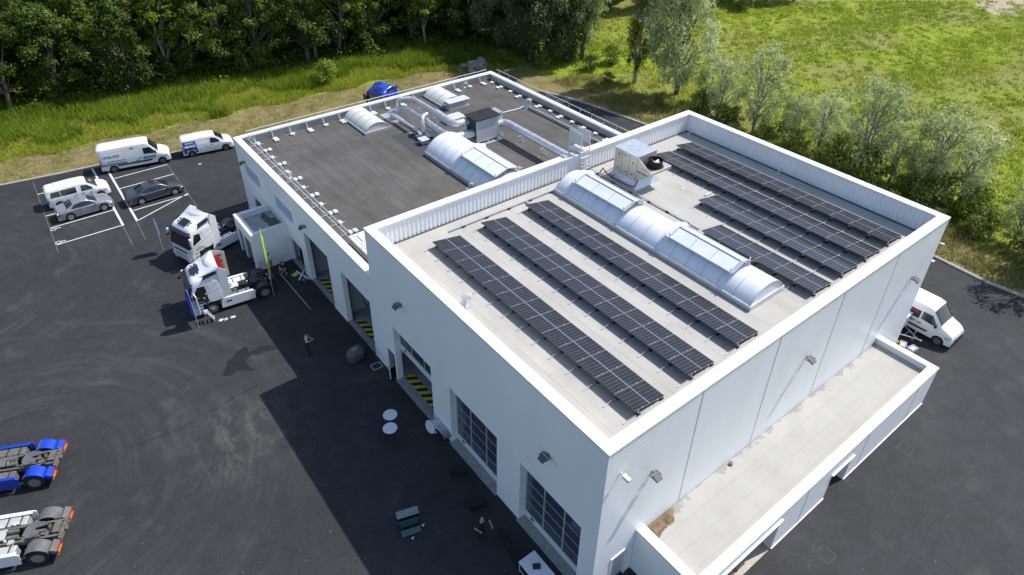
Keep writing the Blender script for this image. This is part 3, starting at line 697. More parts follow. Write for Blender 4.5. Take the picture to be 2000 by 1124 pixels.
# ------------------------------------------------------------------ arched skylights
def vault(label, x0, x1, y0, y1, zb, curb, rise, nribs, mat, hatches=()):
    cx = (x0+x1)/2; t = thing('arched_skylight', label, 'skylight', (cx, y0, zb), 0, None)
    W = (x1-x0)/2; L = y1-y0
    Rr = (W*W+rise*rise)/(2*rise); ha = math.asin(W/Rr)
    arc = lambda r, k, n=20: (r*math.sin(-ha+2*ha*k/n), curb+rise-Rr+r*math.cos(-ha+2*ha*k/n))
    mb = MB(); mb.box((-W-.1, -.1, 0), (W+.1, L+.1, curb)); mb.build('curb', M['galv'], t)
    mb = MB(); mb.box((-W-.5, -.35, 0), (W+.35, L+.35, .012)); 
    mb = MB(); pts = [arc(Rr, k) for k in range(21)]; mb.prism(pts, 1, .02, L-.02); mb.build('arched_glazing', mat, t, smooth=30)
    mb = MB()
    for i in range(nribs+1):
        y = L*i/nribs; w_ = .03
        rows_ = [[(arc(Rr+.022, k)[0], y-w_, arc(Rr+.022, k)[1]) for k in range(21)], [(arc(Rr+.022, k)[0], y+w_, arc(Rr+.022, k)[1]) for k in range(21)]]
        rows_ = [[(arc(Rr-.02, k)[0], y-w_, arc(Rr-.02, k)[1]) for k in range(21)]]+rows_+[[(arc(Rr-.02, k)[0], y+w_, arc(Rr-.02, k)[1]) for k in range(21)]]
        mb.grid(rows_)
    mb.build('rib', M['steel'] if mat is M['poly'] else M['alu'], t)
    for a, b in hatches:
        hw = W*.60; zt = curb+rise+.34; ze = zt-.40
        h = MB()
        for sgn in (1, -1): h.add([(0, a, zt), (0, b, zt), (sgn*hw, b, ze), (sgn*hw, a, ze), (0, a, zt-.05), (0, b, zt-.05), (sgn*hw, b, ze-.05), (sgn*hw, a, ze-.05)], [(0, 1, 2, 3), (4, 5, 6, 7), (0, 1, 5, 4), (1, 2, 6, 5), (2, 3, 7, 6), (3, 0, 4, 7)])
        ho = h.build('vent_hatch', M['poly'], t)
        f = MB()
        f.tube([(0, a, zt), (0, b, zt)], .05, 6)
        for sgn in (1, -1):
            f.tube([(sgn*hw, a, ze), (sgn*hw, b, ze)], .06, 6)
            for y in (a, b, a+(b-a)/3, a+2*(b-a)/3): f.tube([(0, y, zt+.01), (sgn*hw, y, ze+.01)], .035 if y in (a, b) else .018, 6)
            for y in (a, b):
                f.tube([(sgn*hw, y, ze), (sgn*hw, y, curb+rise*.45)], .05, 6); f.tube([(sgn*hw, y, ze+.1), (sgn*hw, y, ze+.28)], .04, 6)
            f.box((min(sgn*hw, sgn*(hw+.06)), a, curb+rise*.45), (max(sgn*hw, sgn*(hw+.06)), b, curb+rise*.62))
        f.build('hatch_frame', M['galv'], ho)
        for y, s in ((a, -1), (b, 1)):
            d = MB()
            for sgn in (1, -1):
                d.add([(0, y, zt-.02), (sgn*hw*1.1, y, ze-.02), (sgn*hw*1.15, y+s*.3, ze+.20), (0, y+s*.3, zt+.20)], [(0, 1, 2, 3)])
                d.add([(0, y+.01, zt-.03), (sgn*hw*1.1, y+.01, ze-.03), (sgn*hw*1.15, y+s*.3+.01, ze+.19), (0, y+s*.3+.01, zt+.19)], [(0, 1, 2, 3)])
            d.build('wind_deflector', M['steel'], ho)
    return t
vault('large arched white skylight on the pale roof between the solar panel rows', 13.45, 16.35, 2.95, 18.5, 8.9, .32, .85, 14, M['poly'], ((1.9, 6.2), (9.9, 14.3)))
vault('large arched skylight on the dark roof, partly cut off by the tall hall parapet', 11.95, 15.8, 21.6, 33.0, 6.3, .35, 1.15, 11, M['poly'], ((2.8, 7.2),))
vault('off-white arched skylight near the left parapet of the dark roof', 9.8, 12.2, 39.45, 43.6, 6.3, .2, .68, 4, M['poly_old'])
vault('off-white arched skylight at the far edge, beside the louvred vent box', 18.5, 20.9, 40.6, 43.9, 6.3, .2, .6, 3, M['poly_old'])
t = thing('roof_vent_box', 'flat-topped galvanised vent box at the end of the far arched skylight', 'roof vent', (19.75, 39.95, 6.3))
mb = MB(); mb.box((-1.15, -.45, 0), (1.15, .5, .1)); mb.box((-1.0, -.3, .1), (1.0, .35, .65)); [mb.box((-1.05, -.36, .12+.1*k), (1.05, -.3, .16+.1*k)) for k in range(5)]; mb.build('body', M['galv'], t)
mb = MB(); mb.box((-1.2, -.5, .65), (1.2, .55, .76)); mb.build('cap', M['steel'], t, bevel=.02)

# ------------------------------------------------------------------ rooftop machine with the fan
t = thing('rooftop_fan_unit', 'big stainless rooftop air unit with black fan and red hose', 'air handling unit', (18.25, 15.75, 8.9))
mb = MB(); mb.add([(-.35, -.35, .0), (2.2, -.35, 0), (2.2, 2.5, 0), (-.35, 2.5, 0), (0, 0, .55), (1.9, 0, .55), (1.9, 2.15, .55), (0, 2.15, .55)], [(0, 3, 2, 1), (4, 5, 6, 7), (0, 1, 5, 4), (1, 2, 6, 5), (2, 3, 7, 6), (3, 0, 4, 7)]); mb.build('curb', M['galv'], t)
mb = MB(); mb.prism([(2.15, .55), (2.15, 2.3), (0, 2.3), (0, 1.39), (-1.2, 1.39), (0, .55)], 0, 0, 1.85); mb.prism([(-.001, 1.63), (-.001, 2.29), (-1.2, 1.63)], 0, 0, .03); cs = mb.build('casing', M['hvac'], t, bevel=.012)
mb = MB()
for y in (.02, .72, 1.43): mb.box((-.008, y, .58), (0, y+.018, 2.25))
for y, z in ((.35, .85), (.9, .85), (1.7, .85), (.35, 1.7), (1.65, 1.9), (1.1, 2.0)): mb.box((-.03, y, z), (0, y+.1, z+.07))
mb.build('door_latch', M['dark'], cs)
mb = MB(); [mb.box((-.006, .15+.06*k, .62), (0, .19+.06*k, .78)) for k in range(9)]; mb.build('rating_plate', M['steel'], cs)
mb = MB(); mb.box((-.04, -.02, 2.3), (1.9, 2.2, 2.35)); [mb.box((-.04, y, 2.35), (1.9, y+.04, 2.38)) for y in (.7, 1.45)]; mb.build('lid', M['galv'], t)
mb = MB(); mb.box((-.02, -1.25, 1.40), (2.05, -.02, 1.62)); mb.build('fan_plenum', M['hvac'], t, bevel=.015)
mb = MB(); c0 = (1.05, -.62, 1.62); n = 32
mb.lathe([(.60, 0), (.60, .05), (.52, .06), (.50, .42), (.56, .50), (.52, .50), (.47, .40), (.47, .04), (.001, .04)], c0, 'z', n); fo = mb.build('fan_housing', M['black'], t, smooth=35)
mb = MB(); mb.lathe([(.12, .1), (.12, .34), (.001, .36)], c0, 'z', 16)
for k in range(5):
    a = k*2*math.pi/5; mm = Matrix.Translation(c0) @ Matrix.Rotation(a, 4, 'Z')
    mb.add([mm @ Vector(p) for p in ((.1, -.05, .22), (.44, -.14, .16), (.45, .10, .34), (.1, .06, .3), (.1, -.05, .24), (.44, -.14, .18), (.45, .10, .36), (.1, .06, .32))], [(0, 1, 2, 3), (4, 5, 6, 7), (0, 1, 5, 4), (1, 2, 6, 5), (2, 3, 7, 6), (3, 0, 4, 7)])
mb.build('fan_blades', M['tank'], fo)
text('lettering', 'ett', .80, M['navydecal'], t, Matrix(((0, 0, -1, -.012), (-1, 0, 0, -.46), (0, 1, 0, 1.50), (0, 0, 0, 1))), bold=.012)
mb = MB(); mb.tube([(-.55, 2.9, .1), (-.4, 2.75, .5), (-.48, 2.3, .32), (-.45, 1.6, .2), (-.45, .4, .22), (-.42, -.1, .25), (-.2, -.2, .32), (0.1, -.12, .6), (.15, -.05, .75)], .05, 8); mb.build('hose', M['hose'], t, smooth=50)
mb = MB(); mb.tube([(-.3, 2.8, .05), (-.1, 2.5, .3), (.0, 2.2, .62)], .025, 6); mb.tube([(-.48, 1.9, .05), (-.5, 1.75, .3), (-.2, 1.6, .5)], .02, 6); mb.build('black_cable', M['black'], t)

def tray(name, pts, label, w=.12, h=.06, z=8.98):
    t = thing(name, label, 'cable tray', (0, 0, 0))
    mb = MB(); fm = MB()
    for a, b in zip(pts[:-1], pts[1:]):
        if a[0] == b[0]: mb.box((a[0]-w/2, min(a[1], b[1]), z), (a[0]+w/2, max(a[1], b[1]), z+h))
        else: mb.box((min(a[0], b[0])+w/2, a[1]-w/2, z), (max(a[0], b[0])-w/2, a[1]+w/2, z+h))
        L = abs(a[0]-b[0])+abs(a[1]-b[1]); k = int(L/1.6)
        for i in range(k):
            f = (i+.6)/k; c = (a[0]+(b[0]-a[0])*f, a[1]+(b[1]-a[1])*f); fm.box((c[0]-.12, c[1]-.12, z-.08), (c[0]+.12, c[1]+.12, z))
    mb.build('tray', M['galv'], t); fm.build('rubber_pad', M['black'], t); return t
tray('cable_tray', [(17.62, 9.6), (17.62, 19.4)], 'straight galvanised cable tray running past the big fan unit to the shortest panel row')
tray('cable_tray', [(4.9, 18.75), (17.5, 18.75)], 'galvanised cable tray along the pale roof in front of the corrugated parapet lining')
tray('cable_tray', [(11.0, 18.0), (11.0, 18.66)], 'short galvanised cable tray stub beside the third panel row')
for x, y, lb in ((21.6, 12.1, 'short white cable duct between the panel rows, nearer the fan unit'), (24.1, 10.2, 'short white cable duct between the two long rear panel rows')):
    o = MB(); o.box((x-.35, y-.06, 8.92), (x+.35, y+.06, 9.0)); tag(o.build('cable_duct', M['steel']), lb, 'cable duct')
o = MB(); o.box((20.6, 13.6, 8.905), (21.0, 13.7, 8.95)); tag(o.build('loose_offcut', M['steel']), 'small loose white offcut lying on the pale roof near the fan unit', 'offcut')
def cowl(loc, label, s=1.):
    t = thing('roof_cowl', label, 'roof vent', loc)
    mb = MB(); mb.box((-.28*s, -.3*s, 0), (.28*s, .3*s, .012)); mb.build('base_sheet', M['galv'], t)
    mb = MB(); mb.lathe([(.16*s, .012), (.10*s, .12*s), (.10*s, .35*s)], (0, 0, 0), 'z', 14); mb.tube([(0, 0, .3*s), (0, 0, .42*s), (.08*s, -.08*s, .5*s), (.22*s, -.22*s, .46*s)], [.1*s, .11*s, .12*s, .15*s], 12); mb.build('bent_hood', M['steel'], t, smooth=50)
    return t
cowl((1.7, 12.4, 8.9), 'small bent metal cowl on the pale roof by the front coping', 1.25)
cowl((11.6, 26.2, 6.3), 'small metal cowl on the dark roof beside the big arched skylight base', .9)
cowl((23.1, 43.7, 6.3), 'small metal cowl near the far parapet of the dark roof', .9)
cowl((1.35, 36.1, 6.3), 'small metal cowl among the guardrail weights along the dark roof front edge', .8)
cowl((24.95, 35.9, 6.3), 'pale double cowl on the dark roof where two roof pipes meet', 1.5)
cowl((28.0, 19.1, 8.9), 'small drain cowl in the rear corner of the pale roof', .5)
cowl((28.0, 11.0, 8.9), 'small white vent at the foot of the shaded rear parapet', .5)

# ------------------------------------------------------------------ ducts on the dark roof
dk = thing('duct_system', 'shiny round metal ventilation ducts looping across the dark roof', 'ventilation duct', (0, 0, 0))
def duct(name, pts, r):
    # round the bends
    P = [Vector(p) for p in pts]; out = [P[0]]
    for i in range(1, len(P)-1):
        a, b, c = P[i-1], P[i], P[i+1]; q = min((a-b).length, (c-b).length, r*3.2)*.5
        p0 = b+(a-b).normalized()*q; p1 = b+(c-b).normalized()*q
        for k in range(6):
            t_ = k/5; out.append(p0*(1-t_)**2+b*2*t_*(1-t_)+p1*t_*t_)
    out.append(P[-1]); mb = MB(); mb.tube(out, r, 20); o = mb.build(name, M['galv'], dk, smooth=50)
    f = MB()
    for a, b in zip(P[:-1], P[1:]):
        L = (b-a).length; k = max(1, int(L/1.15)); d = (b-a).normalized()
        for i in range(k+1):
            s_ = r*1.6+(L-3.2*r)*i/k if L > 3.5*r else L/2
            c = a+d*s_; f.tube([c-d*.03, c+d*.03], r*1.045, 20)
    f.build('flange', M['steel'], o); return o
duct('upper_duct', [(14.0, 40.9, 6.9), (14.0, 40.9, 8.15), (15.2, 40.3, 8.15), (15.2, 36.0, 8.15)], .2)
duct('upper_duct', [(15.2, 36.4, 8.1), (15.15, 33.5, 8.0), (16.6, 33.4, 8.0)], .34)
duct('lower_duct', [(13.7, 41.3, 6.7), (13.7, 41.0, 7.3), (14.55, 40.5, 7.35), (14.5, 36.4, 7.35)], .2)
duct('lower_duct', [(14.5, 36.8, 7.3), (14.4, 32.9, 7.2), (16.6, 32.6, 7.2)], .36)
duct('small_duct', [(13.2, 41.4, 6.9), (13.3, 40.6, 6.85), (13.3, 36.4, 6.85), (13.1, 35.6, 6.75)], .15)
duct('small_duct', [(14.5, 36.8, 8.0), (13.9, 36.6, 7.95), (13.7, 36.3, 7.6), (13.7, 36.2, 6.5)], .2)
duct('riser', [(13.5, 41.2, 6.35), (13.5, 41.2, 7.1)], .3)
duct('long_duct', [(18.5, 32.4, 7.5), (19.6, 32.2, 7.55), (19.6, 20.75, 7.5)], .33)
mb = MB()
for x, y, z, wd in ((14.85, 39.2, 8.0, .5), (14.85, 36.6, 8.0, .5), (14.8, 34.6, 7.9, .6), (15.9, 33.0, 7.9, .05), (19.6, 30.3, 7.3, .38), (19.6, 27.3, 7.3, .38), (19.6, 24.3, 7.3, .38), (19.0, 32.35, 7.3, .3)):
    for s in (-1, 1):
        mb.tube([(x+s*wd, y, 6.3), (x+s*wd, y, z+.25)], .022, 6); mb.tube([(x+s*wd, y-.3, 6.33), (x+s*wd, y+.3, 6.33)], .022, 6); mb.tube([(x+s*wd, y-.3, 6.33), (x+s*wd, y, z-.4)], .015, 6)
    mb.tube([(x-wd, y, z-.42), (x+wd, y, z-.42)], .022, 6)
mb.build('support_frame', M['steel'], dk)
mb = MB(); mb.box((12.85, 40.2, 6.3), (14.15, 42.6, 6.33)); mb.box((12.75, 37.3, 6.3), (13.2, 37.7, 6.33)); mb.box((13.2, 35.8, 6.3), (14.3, 36.7, 6.33)); mb.build('base_sheet', M['galv'], dk)
mb = MB(); mb.lathe([(.24, 0), (.24, .18), (.20, .2), (.20, .36)], (13.7, 36.2, 6.33), 'z', 18); mb.build('riser_collar', M['galv'], dk)
t = thing('intake_box', 'small square intake box where the thinnest duct ends', 'roof vent', (12.95, 35.0, 6.3))
mb = MB(); mb.box((-.28, -.35, .1), (.34, .35, .42)); [mb.box((-.3, -.37, .14+.09*k), (.36, -.35, .18+.09*k)) for k in range(3)]; [mb.box((x, y, 0), (x+.06, y+.06, .1)) for x in (-.25, .25) for y in (-.3, .25)]; mb.build('body', M['galv'], t)
mb = MB(); mb.box((-.36, -.42, .42), (.42, .42, .47)); mb.build('cap', M['steel'], t)
t = thing('air_handling_unit', 'grey box air handling unit with a black two-leaf lid', 'air handling unit', (16.45, 32.0, 6.3))
mb = MB(); mb.box((0, 0, .35), (2.3, 1.55, 2.2)); mb.build('casing', S('pale_grey_panel', (.40, .42, .46), .5, .1, var=.1), t, bevel=.015)
mb = MB(); mb.box((-.006, .08, .45), (-.001, 1.47, 2.12)); mb.build('duct_panel', M['dark'], t)
mb = MB(); mb.box((-.15, -.15, 2.22), (1.17, 1.65, 2.30)); mb.box((1.2, -.15, 2.22), (2.42, 1.65, 2.30)); mb.build('lid', M['black'], t)
mb = MB(); mb.box((-.02, -.02, .2), (2.35, .08, .35)); mb.box((-.02, 1.45, .2), (2.35, 1.57, .35)); [mb.box((x, -.04, 0.02), (x+.1, 1.6, .2)) for x in (.1, 1.1, 2.1)]; mb.box((-.35, -.3, 0), (2.6, 1.8, .02)); mb.build('base_frame', M['galv'], t)
mb = MB(); mb.add([(2.3, .4, 1.6), (2.3, 1.4, 1.6), (2.3, 1.4, 2.15), (2.3, .4, 2.15), (2.95, .3, 1.5), (2.95, 1.5, 1.5), (2.95, 1.5, 2.25), (2.95, .3, 2.25)], [(0, 3, 2, 1), (4, 5, 6, 7), (0, 1, 5, 4), (1, 2, 6, 5), (2, 3, 7, 6), (3, 0, 4, 7)]); mb.build('intake_hood', M['galv'], t)
t = thing('roof_vent_box', 'low square galvanised vent box behind the black-lidded air handling unit', 'roof vent', (17.7, 37.3, 6.3))
mb = MB(); mb.box((-.7, -.5, 0), (.7, .5, .4)); mb.build('body', M['galv'], t)
mb = MB(); mb.box((-.85, -.62, .42), (.85, .62, .52)); mb.build('cap', M['steel'], t, bevel=.02)
o = MB(); o.add([(x, y, 6.306) for x, y in ((11.3, 33.3), (14.3, 33.0), (16.3, 33.4), (14.4, 38.0), (11.4, 38.0))], [(0, 1, 2, 3, 4)]); o.build('membrane_patch', S('new_bitumen', (.052, .054, .06), .8, var=.2), low)
t = thing('roof_pipe', 'long slim grey pipe along the rear edge of the dark roof', 'pipe', (0, 0, 0))
mb = MB(); mb.tube([(25.0, 35.6, 6.5), (25.0, 20.5, 6.5)], .1, 10); mb.build('pipe', M['galv'], t, smooth=50); mb = MB(); [mb.box((24.8, y, 6.3), (25.2, y+.12, 6.42)) for y in np.arange(21, 35.5, 1.8)]; mb.build('pipe_block', M['concrete'], t)
o = MB(); o.tube([(21.2, 36.2, 6.36), (24.8, 35.9, 6.36)], .05, 8); tag(o.build('roof_pipe', M['coping']), 'thin white pipe lying on the dark roof between air unit and cowl', 'pipe')

# ------------------------------------------------------------------ guardrails of the dark roof
def guardrail(label, a, b, inward, n, rnd_seed, z=6.3, lean=.35, every=1.52):
    t = thing('roof_guardrail', label, 'guardrail', (0, 0, 0))
    a = Vector((*a, z)); b = Vector((*b, z)); d = (b-a).normalized(); inn = Vector((*inward, 0)); r = random.Random(rnd_seed)
    rr = MB()
    for h in (1.12, .62): rr.tube([a+Vector((0, 0, h))-inn*lean*h, b+Vector((0, 0, h))-inn*lean*h], .032, 6)
    rr.build('rail', M['steel'], t)
    pm = MB(); pm.tube([(0, 0, .03), tuple(Vector((0, 0, 1.14))-inn*lean*1.14)], .022, 6); pm.tube([tuple(-inn*.25+Vector((0, 0, .06))), tuple(inn*1.0+Vector((0, 0, .06)))], .026, 6); pm.tube([tuple(inn*.45+Vector((0, 0, .06))), tuple(Vector((0, 0, .6))-inn*lean*.6)], .015, 6)
    post = pm.build('post', M['steel'], None)
    mm = Matrix.Identity(3)
    bl = MB(); bl.box((-.13, -.20, 0), (.13, .20, .11)); bl.box((-.04, -.14, .111), (.04, -.02, .114)); bl.box((-.04, .03, .111), (.04, .15, .114)); block = bl.build('counterweight', M['coping'], None, bevel=.02)
    rz = math.atan2(inward[1], inward[0])
    for i in range(n):
        p = a+(b-a)*((i+.35)/n); inst(post, t, p)
        k = 2 if i % 2 else 1
        for j in range(k): inst(block, t, p+inn*(.62+.40*j)+Vector((0, 0, .06)), (0, 0, rz+R_(r.uniform(-4, 4))))
    return t
guardrail('freestanding guardrail with white weights along the front edge of the dark roof', (.95, 43.6), (.95, 20.4), (1, 0), 15, 1, lean=.04)
guardrail('freestanding guardrail along the far edge of the dark roof', (1.0, 43.9), (26.2, 43.9), (0, -1), 16, 2, lean=.1)
guardrail('freestanding guardrail along the rear edge of the dark roof beside the asphalt lane', (26.7, 43.4), (26.7, 20.4), (-1, 0), 15, 3)
# access steps over the parapet
t = thing('parapet_step_over', 'galvanised step-over ladder with mesh gates at the parapet between both roofs', 'access ladder', (16.9, 20.0, 0))
mb = MB()
for x in (-.35, .45):
    for y in (-.5, .75):
        mb.tube([(x, y, 8.9 if y < 0 else 6.3), (x, y, 12.0)], .03, 8)
    for z in (11.45, 11.98): mb.tube([(x, -.5, z), (x, .75, z)], .025, 6)
for z in (9.2, 9.5, 9.8, 10.15): mb.box((-.35, -.62, z), (.45, -.42, z+.03))
for z in np.arange(6.6, 10.4, .3): mb.box((-.35, .75, z), (.45, .9, z+.03))
mb.build('frame', M['steel'], t)
mb = MB(); mb.box((-.38, -.52, 10.52), (.48, .8, 10.57)); mb.build('platform', M['steel'], t)
mb = MB(); mb.box((-.36, -.49, 11.05), (-.34, .72, 11.9)); mb.box((.44, -.49, 11.05), (.46, .72, 11.9)); mb.build('mesh_panel', S('mesh_grey', (.5, .53, .56), .6), t)
mb = MB(); mb.box((-.55, -.68, 8.9), (-.15, -.4, 8.94)); mb.box((.25, -.68, 8.9), (.65, -.4, 8.94)); mb.build('foot_pad', M['black'], t)
t = thing('junction_box', 'small grey box on the coping beside the step-over ladder', 'box', (15.55, 19.95, HH+.035)); mb = MB(); mb.box((-.3, -.2, 0), (.2, .2, .12)); mb.build('body', M['galv'], t, bevel=.01)

# ------------------------------------------------------------------ vehicles
def interp(tab, x):
    if x <= tab[0][0]: return tab[0][1]
    for (a, va), (b, vb) in zip(tab[:-1], tab[1:]):
        if x <= b: return va+(vb-va)*(x-a)/(b-a)
    return tab[-1][1]
class Car:
    """body lofted along x from section rings; x forward, origin between the axles on the ground"""
    def __init__(s, xr, xf, wb, W, top, belt, sill=.25, R=.33, tumble=.18, rr=.14, belt_w=1., arch=.06, crown=.04, endround=.35, endk=.16):
        s.xr, s.xf, s.wb, s.W, s.top, s.beltt = xr, xf, wb, W, top, belt
        s.sill, s.R, s.tumble, s.rr, s.arch, s.crown, s.er, s.ek = sill, R, tumble, rr, arch, crown, endround, endk
    def hw(s, x):
        d = min(x-s.xr, s.xf-x); k = max(0, 1-d/s.er)
        kk = s.ek*1.6 if s.xf-x < x-s.xr else s.ek
        return s.W/2*(1-kk*k*k)
    def ring(s, x, bottom=True):
        w = s.hw(x); zt = interp(s.top, x); zb = min(interp(s.beltt, x), zt-.05)
        z0 = s.sill; Ra = s.R+s.arch
        for ax in (-s.wb/2, s.wb/2):
            if abs(x-ax) < Ra: z0 = max(z0, s.R+math.sqrt(max(0, Ra*Ra-(x-ax)**2))-.02)
        z0 = min(z0, zb-.08)
        wr = w-s.tumble*min(1, max(0, (zt-zb))/.45)*(1 if zt-zb > .12 else .35)
        r = min(s.rr, (zt-zb)*.7); n = 4
        P = [(w*.93, z0), (w*.985, z0+.04), (w, z0+(zb-z0)*.45), (w, z0+(zb-z0)*.62), (w*.985, zb)]
        P.append((w*.985+(wr-w*.985)*.5, zb+(zt-r-zb)*.5))
        for k in range(n+1):
            a = math.pi/2*k/n; P.append((wr-r+r*math.cos(a), zt-r+r*math.sin(a)))
        P += [((wr-r)*.55, zt+s.crown*.7), (0, zt+s.crown)]
        return P
    def xs(s):
        xs = set(np.round(np.linspace(s.xr, s.xf, 46), 3))
        for ax in (-s.wb/2, s.wb/2):
            for t in np.linspace(0, math.pi, 15): xs.add(round(ax+(s.R+s.arch)*math.cos(t), 3))
            xs.add(round(ax+(s.R+s.arch)*1.004, 3)); xs.add(round(ax-(s.R+s.arch)*1.004, 3))
        for d in (.02, .06, .12, .2): xs.add(round(s.xr+d, 3)); xs.add(round(s.xf-d, 3))
        for t, _ in s.top: xs.add(round(t, 3))
        return sorted(x for x in xs if s.xr <= x <= s.xf)
    def body(s, mat, parent):
        mb = MB(); rows = []
        for x in s.xs():
            P = s.ring(x); rows.append([(x, y, z) for y, z in P]+[(x, -y, z) for y, z in P[-2::-1]])
        mb.grid(rows); n = len(rows[0])
        mb.add(rows[0], [tuple(range(n))]); mb.add(rows[-1], [tuple(range(n))[::-1]])
        o = mb.build('body', mat, parent, smooth=32)
        u = MB(); u.box((s.xr+.12, -s.W/2+.28, .18), (s.xf-.12, s.W/2-.28, min(interp(s.beltt, 0)-.1, .75))); u.build('underbody', M['black'], parent)
        return o
    def sideY(s, x, z):
        P = s.ring(x)
        for (y0, z0), (y1, z1) in zip(P[:-1], P[1:]):
            if z0 <= z <= z1 and z1 > z0: return y0+(y1-y0)*(z-z0)/(z1-z0)
        return P[4][0] if z < P[4][1] else P[-2][0]
    def topZ(s, x, y):
        P = s.ring(x)[4:]; y = abs(y)
        for (y0, z0), (y1, z1) in zip(P[:-1], P[1:]):
            if y1 <= y <= y0 and y0 > y1: return z1+(z0-z1)*(y-y1)/(y0-y1)
        return P[0][1]
    def side(s, name, poly, mat, parent, off=.012, sides=(1, -1), sub=5):
        mb = MB(); q = []
        for (ax, az), (bx, bz) in zip(poly, poly[1:]+poly[:1]):
            for k in range(sub): q.append((ax+(bx-ax)*k/sub, az+(bz-az)*k/sub))
        cx = sum(p[0] for p in q)/len(q); cz = sum(p[1] for p in q)/len(q)
        for sg in sides:
            o = len(mb.v)
            for f in (1, .66, .33): mb.v += [(cx+(x-cx)*f, sg*(s.sideY(cx+(x-cx)*f, cz+(z-cz)*f)+off), cz+(z-cz)*f) for x, z in q]
            mb.v.append((cx, sg*(s.sideY(cx, cz)+off), cz)); n = len(q)
            for r_ in (0, 1):
                for k in range(n): mb.f.append((o+r_*n+k, o+r_*n+(k+1) % n, o+(r_+1)*n+(k+1) % n, o+(r_+1)*n+k)); mb.mi.append(0)
            for k in range(n): mb.f.append((o+2*n+k, o+2*n+(k+1) % n, o+3*n)); mb.mi.append(0)
        return mb.build(name, mat, parent, recalc=False)
    def topp(s, name, xa, xb, fa, fb, mat, parent, off=.014, n=10, my=12, bow=0.):
        mb = MB(); rows = []
        for i in range(n+1):
            t = i/n; x = xa+(xb-xa)*t; f = fa+(fb-fa)*t; row = []
            for j in range(my+1):
                v = -1+2*j/my; xx = x-bow*v*v*(1 if xb > xa else -1)
                P = s.ring(xx); hy = P[6][0]*f; row.append((xx+off*.5*(1 if bow else 0), v*hy, s.topZ(xx, v*hy)+off))
            rows.append(row)
        mb.grid(rows); return mb.build(name, mat, parent, recalc=False, smooth=60)
    def wheels(s, parent, rimmat, spokes=5, tw=.22):
        for ax in (-s.wb/2, s.wb/2):
            for sg in (1, -1):
                y = sg*(s.W/2-.13); mb = MB(); R = s.R
                mb.lathe([(R*.62, -tw/2), (R*.94, -tw/2), (R, -tw/2+.03), (R, tw/2-.03), (R*.94, tw/2), (R*.62, tw/2)], (ax, y, R), 'y', 26)
                wo = mb.build('wheel', M['rubber'], parent, smooth=40)
                r = MB(); o = tw/2+.005
                y1 = y+sg*o; f = lambda q: y+sg*q
                r.lathe([(R*.66, f(o)-0), (R*.58, f(o+.004)), (R*.56, f(o-.02))], (ax, 0, R), 'y', 26)
                r.lathe([(R*.15, f(o-.02)), (R*.13, f(o+.012)), (.001, f(o+.012))], (ax, 0, R), 'y', 12)
                for k in range(spokes):
                    mm = Matrix.Translation((ax, f(o-.006), R)) @ Matrix.Rotation(k*2*math.pi/spokes, 4, 'Y')
                    r.box((-R*.09, -.012, R*.1), (R*.09, .012, R*.6), mm)
                r.build('rim', rimmat, wo)
def plate(mb, x, y, z, sx): mb.box((x-.012 if sx < 0 else x, y-.26, z-.055), (x if sx < 0 else x+.012, y+.26, z+.055))
def mirrors(c, x, z, mat, parent, s_=.12):
    for sg in (1, -1):
        y = c.sideY(x, z); mb = MB(); mb.add([(x-.03, sg*(y-.02), z-.02), (x+.03, sg*(y-.02), z-.02), (x+.02, sg*(y+.12), z+.02), (x-.02, sg*(y+.12), z+.02)], [(0, 1, 2, 3)])
        mm = Matrix.Translation((x, sg*(y+.17), z+.03)); mb.box((-.06, -.09, -s_*.7), (.07, .09, s_*.9), mm); mb.build('mirror', mat, parent, bevel=.025)
def seam(c, name, paths, parent, mat=None, w=.012):
    mb = MB()
    for p in paths:
        for (ax, az), (bx, bz) in zip(p[:-1], p[1:]):
            n = 6
            for sg in (1, -1):
                d = math.hypot(bx-ax, bz-az); nx, nz = -(bz-az)/d*w, (bx-ax)/d*w; L = []
                for k in range(n+1):
                    x, z = ax+(bx-ax)*k/n, az+(bz-az)*k/n
                    L.append([(x+nx, sg*(c.sideY(x+nx, z+nz)+.008), z+nz), (x-nx, sg*(c.sideY(x-nx, z-nz)+.008), z-nz)])
                mb.grid(L)
    return mb.build(name, mat or M['greymetal'], parent, recalc=False)
def lamps(c, parent, head, tail, hm=None):
    """head/tail polygons on the side wrapping onto the ends"""
    for sg in (1, -1):
        for nm, (x0, x1, z0, z1), mat in (('headlight', head, hm or M['tank']), ('tail_light', tail, M['redlight'])):
            mb = MB(); rows = []
            for z in (z0, (z0+z1)/2, z1):
                rows.append([(x, sg*(c.sideY(x, z)+.012), z) for x in np.linspace(x0, x1, 5)])
            mb.grid(rows)
            xe = c.xf if nm == 'headlight' else c.xr; w_ = c.hw(xe)
            dx = .012 if nm == 'headlight' else -.012
            mb.add([(xe+dx, sg*(w_-.02), z0), (xe+dx, sg*(w_-.28), z0+.03), (xe+dx, sg*(w_-.28), z1-.02), (xe+dx, sg*(w_-.02), z1)], [(0, 1, 2, 3)])
            mb.build(nm, mat, parent, recalc=False)

